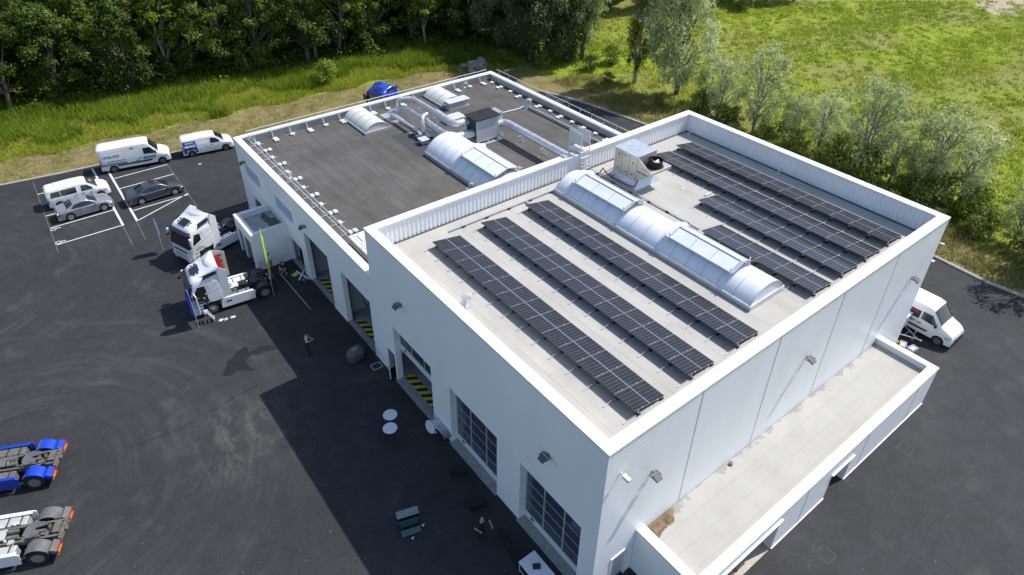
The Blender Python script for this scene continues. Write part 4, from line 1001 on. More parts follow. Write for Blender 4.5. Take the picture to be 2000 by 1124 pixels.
def van(kind, label, loc, ang):
    t = thing('panel_van' if kind != 'minibus' else 'passenger_van', label, 'van', (*loc, .008), R_(ang))
    if kind in ('big', 'right'):
        c = Car(-3.2, 3.0, 4.33, 2.06, [(-3.2, 2.42), (-3.0, 2.5), (-.5, 2.54), (.95, 2.50), (1.25, 2.40), (2.02, 1.42), (2.3, 1.30), (2.8, 1.08), (2.95, .92), (3.0, .75)] if kind == 'big'
                else [(-3.2, 2.4), (-3.0, 2.48), (.9, 2.48), (1.25, 2.40), (2.12, 1.42), (2.4, 1.32), (2.75, 1.16), (2.92, 1.0), (3.0, .78)],
                [(-3.2, 1.5), (1.2, 1.42), (2.0, 1.25), (2.6, 1.02), (3., .7)], .30, .35, .13, .16, endround=.5, endk=.06, crown=.03)
        c.body(M['paint_white'], t)
        c.side('side_window', [(.72, 1.42), (1.86, 1.33), (1.35, 2.0), (.72, 2.0)], M['glass'], t)
        c.topp('windscreen', 2.02, 1.33, .93, .93, M['glass'], t, bow=.0)
        seam(c, 'door_seam', [[(.55, .5), (.55, 2.1)], [(1.75, .75), (1.95, 1.3)], [(-.95, .5), (-.95, 2.1), (.5, 2.1)], [(-3.0, 2.02), (-.9, 2.1)], [(-2.9, 1.15), (.5, 1.15)]], t, M['steel'])
        c.side('side_moulding', [(-1.75, .62), (1.25, .62), (1.45, .78), (-1.75, .78)], M['dark'], t, .03)
        mb = MB(); mb.box((2.72, -.92, .28), (3.03, .92, .62)); mb.build('front_bumper', M['dark'], t, bevel=.06)
        mb = MB(); mb.box((2.99, -.55, .66), (3.03, .55, .82)); mb.build('grille', M['dark'], t, bevel=.02)
        mb = MB(); mb.box((-3.26, -.95, .34), (-3.15, .95, .55)); mb.build('rear_bumper', M['dark'], t, bevel=.02)
        lamps(c, t, (2.5, 2.98, .78, 1.0), (-3.19, -3.1, .8, 1.5))
        mirrors(c, 1.75, 1.42, M['dark'], t, .2)
        c.side('door_handle', [(.60, 1.05), (.85, 1.05), (.85, 1.12), (.60, 1.12)], M['dark'], t, .03); c.side('door_handle', [(.22, 1.05), (.46, 1.05), (.46, 1.12), (.22, 1.12)], M['dark'], t, .03)
        mb = MB()
        if kind == 'big':
            for x in (-2.2, -1.2, .1): mb.box((x, -.5, 2.555), (x+.55, .5, 2.563)); 
            mb.build('roof_panel', M['coping'], t)
            c.side('slide_rail', [(-2.55, 1.17), (-.98, 1.17), (-.98, 1.23), (-2.55, 1.23)], M['dark'], t, .02, sides=(-1,))
            c.side('picture_decal', [(-3.1, .74), (-.9, .74), (-.9, 1.02), (-3.1, 1.02)], M['greydecal'], t, .013)
            c.side('picture_decal', [(.62, .85), (1.7, .85), (1.75, 1.15), (.62, 1.15)], M['greydecal'], t, .013)
            c.side('vent', [(-.35, 2.13), (-.05, 2.13), (-.05, 2.23), (-.35, 2.23)], M['dark'], t, .02); c.side('vent', [(-.1, .84), (.2, .84), (.2, .92), (-.1, .92)], M['dark'], t, .02)
            y = -(c.sideY(-2.1, 1.6)+.012)
            text('lettering', 'VOLVO', .32, M['navydecal'], t, Matrix(((1, 0, 0, -2.12), (0, 0, -1, y), (0, 1, 0, 1.66), (0, 0, 0, 1))), 1.35, .012)
            mb = MB(); [mb.box((-2.3, y, 1.36+.07*k), (-1.9, y+.004, 1.40+.07*k)) for k in range(2)]; mb.build('small_print', M['greydecal'], t)
        else:
            for x in (-2.2, -.4): mb.box((x, -.45, 2.51), (x+1.0, .45, 2.52))
            mb.build('roof_panel', M['poly_old'], t)
            c.side('dark_sign', [(-.45, 1.35), (.60, 1.35), (.60, 1.95), (-.45, 1.95)], M['dark'], t, .014)
            y = -(c.sideY(0, 1.7)+.02)
            text('lettering', 'LOVE', .26, M['magenta'], t, Matrix(((1, 0, 0, .1), (0, 0, -1, y), (0, 1, 0, 1.8), (0, 0, 0, 1))), 1., .01)
            text('lettering', 'LIGHT', .26, M['whitedecal'], t, Matrix(((1, 0, 0, .1), (0, 0, -1, y), (0, 1, 0, 1.51), (0, 0, 0, 1))), 1., .01)
            c.side('door_step', [(-.35, 1.0), (.25, 1.0), (.25, 1.1), (-.35, 1.1)], M['dark'], t, .02)
        c.wheels(t, M['rimsteel'], 8)
    else:
        c = Car(-2.45, 2.5, 3.275, 1.92, [(-2.45, 1.72), (-2.3, 1.86), (-.5, 1.92), (.55, 1.88), (.8, 1.80), (1.55, 1.22), (1.75, 1.14), (2.2, .98), (2.42, .82), (2.5, .6)],
                [(-2.45, 1.15), (.8, 1.1), (1.6, 1.02), (2.2, .86), (2.5, .55)], .26, .33, .16, .16, endround=.5, endk=.07, crown=.03)
        c.body(M['paint_white'], t)
        c.side('side_window', [(.28, 1.16), (1.38, 1.10), (.78, 1.62), (.32, 1.66)], M['glass'], t)
        c.topp('windscreen', 1.60, .86, .95, .95, M['glass'], t)
        seam(c, 'door_seam', [[(.18, .35), (.18, 1.7)], [(1.25, .7), (1.45, 1.1)], [(-1.0, .6), (-1.0, 1.7)]], t, M['steel'])
        mb = MB(); mb.box((2.25, -.8, .24), (2.52, .8, .46)); mb.build('front_bumper', M['dark'] if kind == 'minibus' else M['paint_white'], t, bevel=.06)
        mb = MB(); mb.box((2.46, -.45, .5), (2.53, .45, .62)); mb.build('grille', M['dark'], t)
        mb = MB(); [mb.tube([(2.15+.05*k, sg*(.28+.14*k), .99-.022*k), (2.28+.03*k, sg*(.34+.14*k), .94-.02*k)], .02, 5) for k in range(3) for sg in (1, -1)]; mb.build('bonnet_vent', M['dark'], t)
        lamps(c, t, (2.0, 2.44, .68, .84), (-2.44, -2.36, .7, 1.25), M['tank'])
        mirrors(c, 1.2, 1.12, M['paint_white'], t, .14)
        for x in (.25, -.3): c.side('door_handle', [(x, .93), (x+.2, .93), (x+.2, .99), (x, .99)], M['dark'], t, .025)
        if kind == 'minibus':
            c.side('side_window', [(-2.15, 1.18), (-1.35, 1.16), (-1.35, 1.66), (-2.05, 1.64)], M['glass'], t); c.side('side_window', [(-1.3, 1.16), (-.08, 1.16), (-.08, 1.67), (-1.3, 1.66)], M['glass'], t)
            mb = MB(); mb.box((-2.47, -.7, 1.1), (-2.44, .7, 1.6)); mb.build('rear_window', M['glass'], t)
            mb = MB(); [mb.box((x, -.74, 1.93), (x+.02, .74, 1.952)) for x in (-1.6, -.35)]; mb.build('roof_seam', M['steel'], t)
            mb = MB(); mm = Matrix.Translation((1.18, -.05, 1.59)) @ Matrix.Rotation(R_(38), 4, 'Y'); mb.box((-.1, -.12, 0), (.1, .12, .012), mm); mb.build('yellow_note', M['yellow'], t)
        else:
            c.side('blue_sign', [(-2.30, .80), (-1.05, .80), (-1.12, 1.66), (-2.30, 1.66)], M['bluedecal'], t, .016, sub=6); c.side('blue_sign', [(-1.23, .42), (-.98, .42), (-1.05, .80), (-1.23, .80)], M['bluedecal'], t, .016); c.side('blue_sign', [(-2.30, .45), (-2.05, .45), (-2.05, .80), (-2.30, .80)], M['bluedecal'], t, .016)
            y = -(c.W/2+.03)
            text('lettering', 'SERVICE', .30, M['whitedecal'], t, Matrix(((1, 0, 0, -1.69), (0, 0.2, -1, y+.02), (0, 1, 0, 1.17), (0, 0, 0, 1))), .92, .012)
            text('lettering', 'VOLVO', .14, M['whitedecal'], t, Matrix(((1, 0, 0, -1.69), (0, 0.3, -1, y+.095), (0, 1, 0, 1.50), (0, 0, 0, 1))), 1.7, .006)
            mb = MB(); [mb.box((-2.1+.26*k, -.72, 1.945), (-2.07+.26*k, .72, 1.955)) for k in range(9)]; mb.build('roof_ribs', M['coping'], t)
            c.side('panel_outline', [(-.9, 1.16), (.05, 1.16), (.05, 1.6), (-.9, 1.6)], M['steel'], t, .006); c.side('side_panel', [(-.87, 1.19), (.02, 1.19), (.02, 1.57), (-.87, 1.57)], M['paint_white'], t, .012)
        c.wheels(t, M['dustgrey'] if kind == 'small' else M['rim'], 5)
    return t
van('big', 'long high-roof white van with VOLVO lettering parked along the left kerb', (-5.75, 59.35), -10.7)
van('small', 'white delivery van with a blue SERVICE sign on its rear side', (.75, 58.35), -8.9)
van('minibus', 'white passenger van parked behind the silver car', (-11.75, 55.2), -1.5)
van('right', 'white high-roof van with a black and magenta sign beyond the far side wall', (32.1, .50), -90)

def saloon(label, kind, loc, ang, mat):
    t = thing('parked_car', label, 'car', (*loc, .008), R_(ang))
    if kind == 'sedan':
        c = Car(-2.55, 2.29, 2.89, 1.84, [(-2.55, .88), (-2.4, 1.0), (-1.75, 1.07), (-1.62, 1.09), (-.95, 1.39), (-.3, 1.46), (.25, 1.43), (.5, 1.36), (1.1, 1.02), (1.25, .98), (2.0, .84), (2.2, .74), (2.29, .55)],
                [(-2.55, .8), (-1.6, .93), (0, .90), (1.2, .88), (2.0, .76), (2.29, .5)], .2, .33, .26, .15, endround=.55, endk=.10)
        c.side('side_window', [(.12, .95), (.98, .95), (.38, 1.30), (.12, 1.34)], M['glass'], t); c.side('side_window', [(-.95, .98), (.06, .95), (.06, 1.34), (-.55, 1.32), (-1.25, 1.08)], M['glass'], t)
        c.topp('windscreen', 1.08, .50, .98, .96, M['glass'], t); c.topp('rear_window', -1.60, -.98, .93, .93, M['glass'], t); c.topp('sunroof', -.35, .1, .62, .62, M['glass'], t)
        c.side('chrome_trim', [(-1.3, .925), (1.02, .925), (1.02, .945), (-1.3, .945)], M['rim'], t, .014)
        seam(c, 'door_seam', [[(.09, .3), (.09, .9)], [(1.0, .4), (.98, .9)], [(-.98, .62), (-.85, .9)]], t, M['black'], .008)
        lamps(c, t, (1.95, 2.24, .60, .74), (-2.53, -2.3, .68, .86))
        hx = (.2, -.75); mx = .92
    else:
        c = Car(-2.25, 2.2, 2.64, 1.83, [(-2.25, .85), (-2.12, 1.0), (-1.6, 1.08), (-1.42, 1.10), (-.85, 1.36), (-.2, 1.44), (.15, 1.41), (.35, 1.34), (1.0, 1.02), (1.15, .98), (1.85, .84), (2.08, .72), (2.2, .5)],
                [(-2.25, .8), (-1.4, .93), (0, .90), (1.0, .89), (1.8, .77), (2.2, .45)], .2, .34, .28, .15, endround=.6, endk=.12)
        c.side('side_window', [(-1.15, 1.0), (.85, .96), (.28, 1.29), (-.2, 1.35), (-.75, 1.27)], M['glass'], t)
        c.topp('windscreen', .98, .36, .98, .96, M['glass'], t); c.topp('rear_window', -1.40, -.88, .92, .92, M['glass'], t)
        seam(c, 'door_seam', [[(-.5, .3), (-.5, .92)], [(.9, .4), (.9, .9)]], t, M['black'], .008)
        c.side('chrome_trim', [(-1.25, .955), (.9, .925), (.9, .94), (-1.25, .97)], M['rim'], t, .014)
        lamps(c, t, (1.72, 2.12, .60, .76), (-2.23, -1.98, .66, .84)); hx = (-.4,); mx = .78
    c.body(mat, t)
    for x in hx: c.side('door_handle', [(x, .80), (x+.18, .80), (x+.18, .84), (x, .84)], M['rim'] if kind != 'sedan' else mat, t, .025)
    mirrors(c, mx, .97, mat, t, .09)
    mb = MB(); mb.box((c.xf-.04, -.5, .28), (c.xf+.02, .5, .5)); mb.build('grille', M['dark'], t, bevel=.02)
    mb = MB(); plate(mb, c.xr-.005, 0, .68, -1); mb.build('number_plate', M['markwhite'], t)
    c.wheels(t, M['rim'], 5 if kind == 'sedan' else 9)
    return t
saloon('dark grey saloon car parked alone in the right group of bays', 'sedan', (-6.05, 51.62), 0.5, M['paint_grey'])
saloon('silver coupe parked in front of the white passenger van', 'coupe', (-11.75, 52.45), 1.5, M['paint_silver'])

# ---- tractor units (x forward, origin on the ground below the front bumper)
def rrect(x0, x1, hw, rf, rb, z, n=4):
    P = []
    for cx, cy, r, a0 in ((x1-rf, hw-rf, rf, 0), (x0+rb, hw-rb, rb, 90), (x0+rb, -hw+rb, rb, 180), (x1-rf, -hw+rf, rf, 270)):
        for k in range(n+1):
            a = R_(a0+90*k/n); P.append((cx+r*math.cos(a), cy+r*math.sin(a), z))
    return P
def stack(mb, levels):
    rows = [rrect(*l) for l in levels]; n = len(rows[0])
    o = len(mb.v); mb.v += [p for r in rows for p in r]
    for i in range(len(rows)-1):
        for k in range(n): mb.f.append((o+i*n+k, o+i*n+(k+1) % n, o+(i+1)*n+(k+1) % n, o+(i+1)*n+k)); mb.mi.append(0)
    mb.f.append(tuple(range(o, o+n))[::-1]); mb.f.append(tuple(range(o+(len(rows)-1)*n, o+len(rows)*n))); mb.mi += [0, 0]
def truck_wheel(t, x, y, sg, tw=.3, R=.5, dual=False, rim=None):
    mb = MB(); w_ = tw*(2.05 if dual else 1)
    f = lambda q: y+sg*q
    mb.lathe([(R*.55, f(-w_)), (R*.93, f(-w_)), (R, f(-w_+.04)), (R, f(-.04)), (R*.93, f(0)), (R*.58, f(-.01))], (x, 0, R), 'y', 30); wo = mb.build('wheel', M['rubber'], t, smooth=40)
    r = MB(); r.lathe([(R*.60, f(.004)), (R*.54, f(.008)), (R*.52, f(-.10 if dual else -.02)), (R*.34, f(-.12 if dual else .0)), (R*.32, f(-.04 if dual else .05)), (R*.2, f(-.02 if dual else .07)), (.001, f(-.02 if dual else .07))], (x, 0, R), 'y', 26)
    for k in range(10):
        a = k*math.pi/5; r.lathe([(.018, f(-.12 if dual else 0)), (.018, f(-.06 if dual else .03)), (.001, f(-.06 if dual else .03))], (x+R*.43*math.cos(a), 0, R+R*.43*math.sin(a)), 'y', 6)
    r.build('rim', rim or M['rim'], wo, smooth=30)
    d_ = MB(); d_.lathe([(R*.51, f(-.07 if dual else .012)), (R*.34, f(-.08 if dual else .022)), (R*.33, f(-.118 if dual else -.01))], (x, 0, R), 'y', 24); d_.build('wheel_disc', M['greymetal'], wo)
    return wo
def truck(label, loc, ang, paint, skirt=True, cab=True, fairing='cut', open_door=False, fender=None, chassis='chassis', tail=True, boxes='white', sidefair=True, textmarks=False, name='tractor_unit'):
    t = thing(name, label, 'truck', (*loc, .008), R_(ang)); P = M[paint]
    fender = M[fender] if fender else M['dustgrey']; CH = M[chassis]
    RA = -5.08
    # chassis
    mb = MB(); [mb.box((-6.0, s*.42-.05, .72), (-1.0, s*.42+.05, 1.0)) for s in (1, -1)]; [mb.box((x-.05, -.38, .76), (x+.05, .38, .93)) for x in (-2.7, -3.6, -4.4, -5.3, -5.95)]; mb.build('chassis_rail', CH, t)
    mb = MB(); mb.lathe([(.12, -1.1), (.12, 1.1)], (RA, 0, .52), 'y', 12); mb.lathe([(.3, -.16), (.3, .16)], (RA, 0, .55), 'y', 14); mb.lathe([(.1, -1.0), (.1, 1.0)], (-1.38, 0, .5), 'y', 12); mb.tube([(-2.5, 0, .75), (RA, 0, .62)], .06, 8); mb.build('axle', CH, t)
    mb = MB(); mb.box((-3.3, -.35, .5), (-1.4, .35, 1.12)); mb.build('engine', M['greymetal'], t)
    # fifth wheel: slotted plate
    mb = MB(); mm = Matrix.Translation((-4.72, 0, 1.13)) @ Matrix.Rotation(R_(6), 4, 'Y')
    out = [(.42*math.cos(a), .46*math.sin(a)) for a in np.linspace(R_(-150), R_(150), 21)]+[(-.62, .26), (-.62, .12), (-.1, .06), (-.05, 0), (-.1, -.06), (-.62, -.12), (-.62, -.26)]
    mb.prism(out, 2, -.04, .04); mb.tf(mm); fw = mb.build('fifth_wheel', M['dark'] if chassis == 'dark' else M['dustgrey'], t)
    mb = MB(); mb.box((-5.1, -.42, 1.0), (-4.3, -.34, 1.12)); mb.box((-5.1, .34, 1.0), (-4.3, .42, 1.12)); mb.build('mounting_plate', CH, t)
    # tanks, batteries and cylinders between the axles
    bm_ = M['paint_white'] if boxes == 'white' else M['tank'] if boxes == 'tank' else CH
    for s in (1, -1):
        mb = MB(); mb.box((-4.15, s*1.13 if s < 0 else .55, .42), (-2.35, -.55 if s < 0 else 1.13, .98)); mb.build('tank', bm_, t, bevel=.06)
        mb = MB(); [mb.box((x, s*1.15 if s < 0 else .54, .40), (x+.06, -.54 if s < 0 else 1.15, 1.0)) for x in (-3.9, -3.3, -2.7)]; mb.build('tank_strap', M['dark'], t)
    mb = MB(); mb.box((-3.5, -.3, 1.0), (-2.75, .28, 1.14)); mb.build('cover_box', bm_, t, bevel=.03)
    mb = MB(); [mb.lathe([(.10, x0), (.10, x0+.5)], (0, y, 1.08), 'x', 12) for x0, y in ((-4.1, .2), (-4.0, -.15))]; mb.box((-2.6, -.9, 1.0), (-2.5, .9, 1.06)); mb.box((-5.9, -.3, .95), (-5.6, .3, 1.1)); mb.build('air_cylinder', CH, t, smooth=40)
    mb = MB()
    for k in range(3): mb.tube([(-2.35, -.2+.2*k, 1.5), (-2.7, -.25+.22*k, 1.25), (-3.3, -.1+.1*k, 1.08), (-4.0, .05*k, 1.10)], .022, 6)
    mb.tube([(-5.85, .25, 1.05), (-5.5, .1, .98), (-5.3, -.1, 1.02)], .03, 6); mb.build('air_hose', M['dark'], t, smooth=50)
    rv = random.Random(int(abs(loc[0]*10)))
    for k in range(16):
        x = rv.uniform(-5.85, -2.5); y = rv.uniform(-.62, .62); z = rv.uniform(.92, 1.06); a = rv.uniform(.05, .16); b = rv.uniform(.05, .13); mb = MB()
        if k % 3 == 0: mb.lathe([(b*.7, 0), (b*.7, a), (b*.3, a+.02)], (x, y, z), 'z', 10)
        else: mb.box((x-a, y-b, z-.05), (x+a, y+b, z+rv.uniform(.03, .10)), None)
        mb.build('valve', M[rv.choice(('dustgrey', 'tank', 'dark', 'chassis', 'steel'))], t, bevel=.008)
    # rear fenders, mudflaps, tail
    for s in (1, -1):
        y0, y1 = (.60, 1.24) if s > 0 else (-1.24, -.60)
        arc = [(RA+.62*math.cos(a), .52+.62*math.sin(a)) for a in np.linspace(R_(12), R_(168), 14)]
        arci = [(RA+.59*math.cos(a), .52+.59*math.sin(a)) for a in np.linspace(R_(168), R_(12), 14)]
        mb = MB(); mb.prism(arc+arci, 1, y0, y1); mb.build('fender', fender, t, smooth=35)
        if tail:
            mb = MB(); mb.box((-5.80, y0, .28), (-5.76, y1, .62)); mb.build('mudflap', M['black'], t)
            mb = MB(); mb.box((-6.06, y0+.02, .62), (-5.98, y1-.02, .80)); lo = mb.build('tail_light', M['redlight'], t)
            mb = MB(); mb.box((-6.075, y0+.2, .63), (-6.061, y1-.04, .78)); mb.build('indicator', M['orange'], lo)
            mb = MB(); mb.box((-6.02, y0, .52), (-5.99, y1, .60)); mb.build('marking_strip', M['tank'], lo)
            mb = MB(); mb.add([(-5.75, y0, .95), (-6.0, y0, .84), (-6.0, y1, .84), (-5.75, y1, .95), (-5.75, y0, .7), (-6.0, y0, .6), (-6.0, y1, .6), (-5.75, y1, .7)], [(0, 1, 2, 3), (4, 5, 6, 7), (0, 1, 5, 4), (1, 2, 6, 5), (2, 3, 7, 6), (3, 0, 4, 7)]); mb.build('tail_bracket', fender, t)
        truck_wheel(t, RA, s*1.22, s, dual=True); truck_wheel(t, -1.38, s*1.23, s, tw=.34)
    mb = MB(); mb.box((-6.05, -.6, .7), (-5.93, .6, .95)); mb.tube([(-6.1, -.1, .85), (-6.1, .1, .85)], .09, 8); mb.build('rear_crossmember', CH, t)
    if skirt:
        for s in (1, -1):
            mb = MB(); y = s*1.2
            pts = [(-1.98, .32), (-4.35, .32), (-4.45, 1.0), (-4.3, 1.08), (-2.25, 1.12), (-2.05, .95)]
            mb.prism(pts, 1, min(y, y+s*.05), max(y, y+s*.05)); mb.box((-4.3, min(y, y-s*.14), 1.02), (-2.2, max(y, y-s*.14), 1.08)); so_ = mb.build('side_skirt', P, t, bevel=.02)
            mb = MB(); mb.box((-2.75, y+s*.045 if s > 0 else y-.06, .72), (-2.35, y+s*.06 if s > 0 else y-.045, .84)); mb.build('skirt_recess', M['dark'], so_)
    if not cab: return t
    # cab
    mb = MB(); X0 = -2.28
    stack(mb, [(X0, -.06, 1.24, .24, .06, 1.12), (X0, -.03, 1.25, .26, .06, 1.5), (X0, -.06, 1.25, .26, .06, 1.95), (X0, -.32, 1.22, .26, .08, 2.75), (X0, -.44, 1.18, .26, .10, 3.02), (X0, -.62, 1.10, .25, .14, 3.2), (X0, -.9, .98, .2, .16, 3.28)])
    cb = mb.build('cab', P, t, smooth=38)
    mb = MB(); stack(mb, [(-.78, 0, 1.20, .28, .02, .30), (-.80, 0.03, 1.245, .30, .02, .45), (-.80, .01, 1.245, .30, .02, .85), (-.80, -.05, 1.243, .28, .02, 1.118)]); mb.build('front_bumper', P, t, smooth=38)
    mb = MB(); mb.box((.0, -.62, .34), (.035, .62, .5)); mb.box((-.045, -.8, 1.14), (-.005, .8, 1.27)); [mb.box((-.03, -.75, z), (.025, .75, z+.03)) for z in (.62, .76, .90)]; mb.build('grille', M['dark'], t)
    for s in (1, -1):
        mb = MB(); mb.box((-.2, s*1.0-.18, .55), (.045, s*1.0+.16, .72)); mb.build('headlight', M['tank'], t, bevel=.03)
        arc = [(-1.38+.66*math.cos(a), .5+.66*math.sin(a)) for a in np.linspace(R_(5), R_(175), 14)]; ai = [(-1.38+.60*math.cos(a), .5+.60*math.sin(a)) for a in np.linspace(R_(175), R_(5), 14)]
        mb = MB(); y = s*1.255; mb.prism(arc+ai, 1, min(y, y-s*.5), max(y, y-s*.5)); mb.build('wheel_arch', M['dark'], t, smooth=35)
    # windscreen with black band and lower panel: follows the front taper
    def front(z):
        tb = [(1.12, -.06, 1.24), (1.5, -.03, 1.25), (1.95, -.06, 1.25), (2.75, -.32, 1.22), (3.02, -.44, 1.18), (3.2, -.62, 1.1)]
        return interp([(a, b) for a, b, c in tb], z), interp([(a, c) for a, b, c in tb], z)
    def fpatch(nm, z0, z1, mat, off, amax=80, par=None):
        mb = MB(); rows = []
        for z in np.linspace(z0, z1, 7):
            x1, hw = front(z); r = .26; row = []
            L = [(x1-r+(r+off)*math.cos(a), s*(hw-r)+s*(r+off)*math.sin(a), z) for s in (-1,) for a in np.linspace(R_(amax), 0, 6)]
            Rr = [(p[0], -p[1], z) for p in L[::-1]]
            rows.append(L+[(x1+off, y, z) for y in (-.6, -.3, 0, .3, .6)]+Rr)
        mb.grid(rows); return mb.build(nm, mat, par or t, smooth=40, recalc=False)
    fpatch('windscreen', 1.92, 2.72, M['glass'], .014, 68); fpatch('black_panel', 1.62, 1.93, M['dark'], .012, 80)
    # sun visor
    mb = MB(); rows = []
    for (z, o) in ((2.74, .02), (2.78, .20), (2.90, .14), (2.95, .02)):
        x1, hw = front(z); rows.append([(x1-.26+(.26+o)*math.cos(a), -(hw-.26)-(.26+o*.6)*math.sin(a), z) for a in np.linspace(R_(60), 0, 5)]+[(x1+o, y, z) for y in (-.5, 0, .5)]+[(x1-.26+(.26+o)*math.cos(a), (hw-.26)+(.26+o*.6)*math.sin(a), z) for a in np.linspace(0, R_(60), 5)])
    mb.grid(rows); mb.build('sun_visor', M['dark'], t, smooth=40, recalc=False)
    def sidey(z): return front(z)[1]
    def cpatch(nm, poly, mat, off, sides=(1, -1)):
        mb = MB()
        for s in sides:
            q = []
            for (ax, az), (bx, bz) in zip(poly, poly[1:]+poly[:1]):
                for k in range(3): q.append((ax+(bx-ax)*k/3, az+(bz-az)*k/3))
            mb.add([(x, s*(sidey(z)+off), z) for x, z in q], [tuple(range(len(q)))])
        return mb.build(nm, mat, t, recalc=False)
    sides = (1, -1) if not open_door else ((-1,) if False else (-1, 1))
    near = 1      # camera side of both front trucks after their rotation
    sw = (near,) if not open_door else ()
    cpatch('side_window', [(-.42, 1.78), (-1.2, 2.05), (-1.2, 2.62), (-.72, 2.68)], M['glass'], .012, (near, -near) if not open_door else (-near,))
    cpatch('rear_side_panel', [(-1.42, 2.15), (-2.1, 2.5), (-1.95, 2.72), (-1.42, 2.68)], M['steel'], .010); cpatch('rear_side_panel_face', [(-1.45, 2.18), (-2.05, 2.5), (-1.92, 2.69), (-1.45, 2.66)], P, .014)
    def cseam(paths, w=.012):
        mb = MB()
        for p in paths:
            for (ax, az), (bx, bz) in zip(p[:-1], p[1:]):
                d = math.hypot(bx-ax, bz-az); nx, nz = -(bz-az)/d*w, (bx-ax)/d*w
                for s in (1, -1): mb.add([(ax+nx, s*(sidey(az)+.012), az+nz), (bx+nx, s*(sidey(bz)+.012), bz+nz), (bx-nx, s*(sidey(bz)+.012), bz-nz), (ax-nx, s*(sidey(az)+.012), az-nz)], [(0, 1, 2, 3)])
        mb.build('door_seam', M['greymetal'], t, recalc=False)
    cseam([[(-1.32, 1.15), (-1.32, 2.75)], [(-.3, 1.2), (-.33, 1.75)], [(-2.0, 1.15), (-2.0, 3.0)], [(-.4, 1.6), (-2.2, 2.15)]])
    # roof fairing with side inlets
    mb = MB()
    xs = [(-.66, 3.14, .03, .96), (-.8, 3.25, .08, 1.0), (-1.1, 3.36, .16, 1.06), (-1.5, 3.46, .22, 1.12), (-1.95, 3.52, .25, 1.16), (-2.35, 3.54, .26, 1.18)] if fairing != 'cut' else [(-.70, 3.16, .02, 1.00), (-.95, 3.28, .05, 1.02), (-1.3, 3.42, .1, 1.06), (-1.7, 3.6, .16, 1.12), (-2.05, 3.76, .2, 1.17), (-2.42, 3.9, .22, 1.20)]
    rows = []
    for x, zt, r, hw in xs:
        row = [(x, -hw, 3.02), (x, -hw, zt-r)]+[(x, -hw+r-r*math.cos(a), zt-r+r*math.sin(a)) for a in (R_(30), R_(60), R_(90))]+[(x, 0, zt+.02)]
        row += [(p[0], -p[1], p[2]) for p in row[-2::-1]]; rows.append(row)
    # concave rear cut: middle of the last rows pulled forward
    for j in range(len(rows[-1]) if fairing == 'cut' else 0):
        x, y, z = rows[-1][j]; k = max(0, 1-(abs(y)/1.2)**2); rows[-1][j] = (x+.55*k, y, z-.06*k)
        x, y, z = rows[-2][j]; rows[-2][j] = (x+.32*k, y, z)
    mb.grid(rows); mb.add(rows[-1], [tuple(range(len(rows[-1])))]); rf = mb.build('roof_fairing', P, t, smooth=38)
    for s in (1, -1):
        mb = MB(); mb.add([(-1.2, s*1.11, 3.12), (-2.2, s*1.22, 3.36), (-2.2, s*1.22, 3.58), (-1.35, s*1.10, 3.36)], [(0, 1, 2, 3)]); mb.prism([(-1.2, 3.10), (-2.2, 3.34), (-2.2, 3.38), (-1.2, 3.14)], 1, min(s*1.02, s*1.26), max(s*1.02, s*1.26)); mb.build('side_inlet', M['dark'], rf, recalc=False)
    mb = MB(); mb.add([(-.62, -.46, 3.215), (-.62, .46, 3.215), (-1.26, .46, 3.455 if fairing == 'cut' else 3.40), (-1.26, -.46, 3.455 if fairing == 'cut' else 3.40)], [(0, 1, 2, 3)]); mb.tf(Matrix.Translation((.02, 0, .02))); mb.build('roof_hatch', M['glass'], t)
    mb = MB(); [mb.box((x, s*.62-.03, z), (x+.14, s*.62+.03, z+.09)) for s in (1, -1) for x, z in ((-.9, 3.27), (-1.15, 3.36))]; mb.build('roof_horn', M['dark'], t)
    if sidefair:
        for s in ((1, -1)):
            mb = MB(); y = s*1.235; L_ = .95 if (open_door and s < 0) else .55; mb.prism([(-2.26, 1.15), (-2.26-L_, 1.3), (-2.30-L_, 3.4), (-2.4, 3.80 if fairing == 'cut' else 3.4), (-2.26, 3.3)], 1, min(y, y-s*.04), max(y, y-s*.04)); mb.build('side_deflector', M['beige'] if (open_door and s < 0) else P, t)
    # mirrors
    for s in (1, -1):
        if open_door and s == near: continue
        mb = MB(); mb.tube([(-.32, s*1.2, 2.5), (-.22, s*1.42, 2.5)], .03, 6); mb.tube([(-.3, s*1.22, 1.98), (-.22, s*1.42, 2.0)], .03, 6); mb.box((-.30, s*1.44-.13, 1.95), (-.16, s*1.44+.13, 2.62)); mb.build('mirror', P if paint == 'paint_white' else M['dark'], t, bevel=.03)
    mb = MB(); mb.box((-.02, -1.02, 2.35), (.2, -.9, 2.55)); mb.tube([(-.25, -1.0, 2.7), (.1, -.96, 2.5)], .02, 6); mb.build('front_mirror', M['dark'], t)
    for s in (1, -1):
        mb = MB(); [mb.box((-.74, s*1.22-.06, z), (-.42, s*1.22+.045, z+.05)) for z in (.45, .75, 1.02)]; mb.build('step', M['dark'], t)
    if textmarks:
        mb = MB(); r = random.Random(3)
        for k, (x0, x1) in enumerate(((-.75, -1.0), (-.6, -1.2), (-.55, -1.25))):
            x = x0
            while x > x1: L = r.uniform(.04, .1); mb.box((x-L, near*(sidey(1.4)+.012)-.002, 1.5-.1*k), (x, near*(sidey(1.4)+.012)+.002, 1.545-.1*k)); x -= L+.04
        mb.build('small_print', M['greymetal'], t)
    return t
t1 = truck('white tractor unit with closed doors standing behind the open-door white truck', (-7.15, 39.25), 198.5, 'paint_white', chassis='dark', textmarks=True)
t2 = truck('white tractor unit with open door, red cloth and blue flag beside it', (-8.50, 32.80), 173.5, 'paint_white', chassis='dark', open_door=True, fender='dark', tail=False)
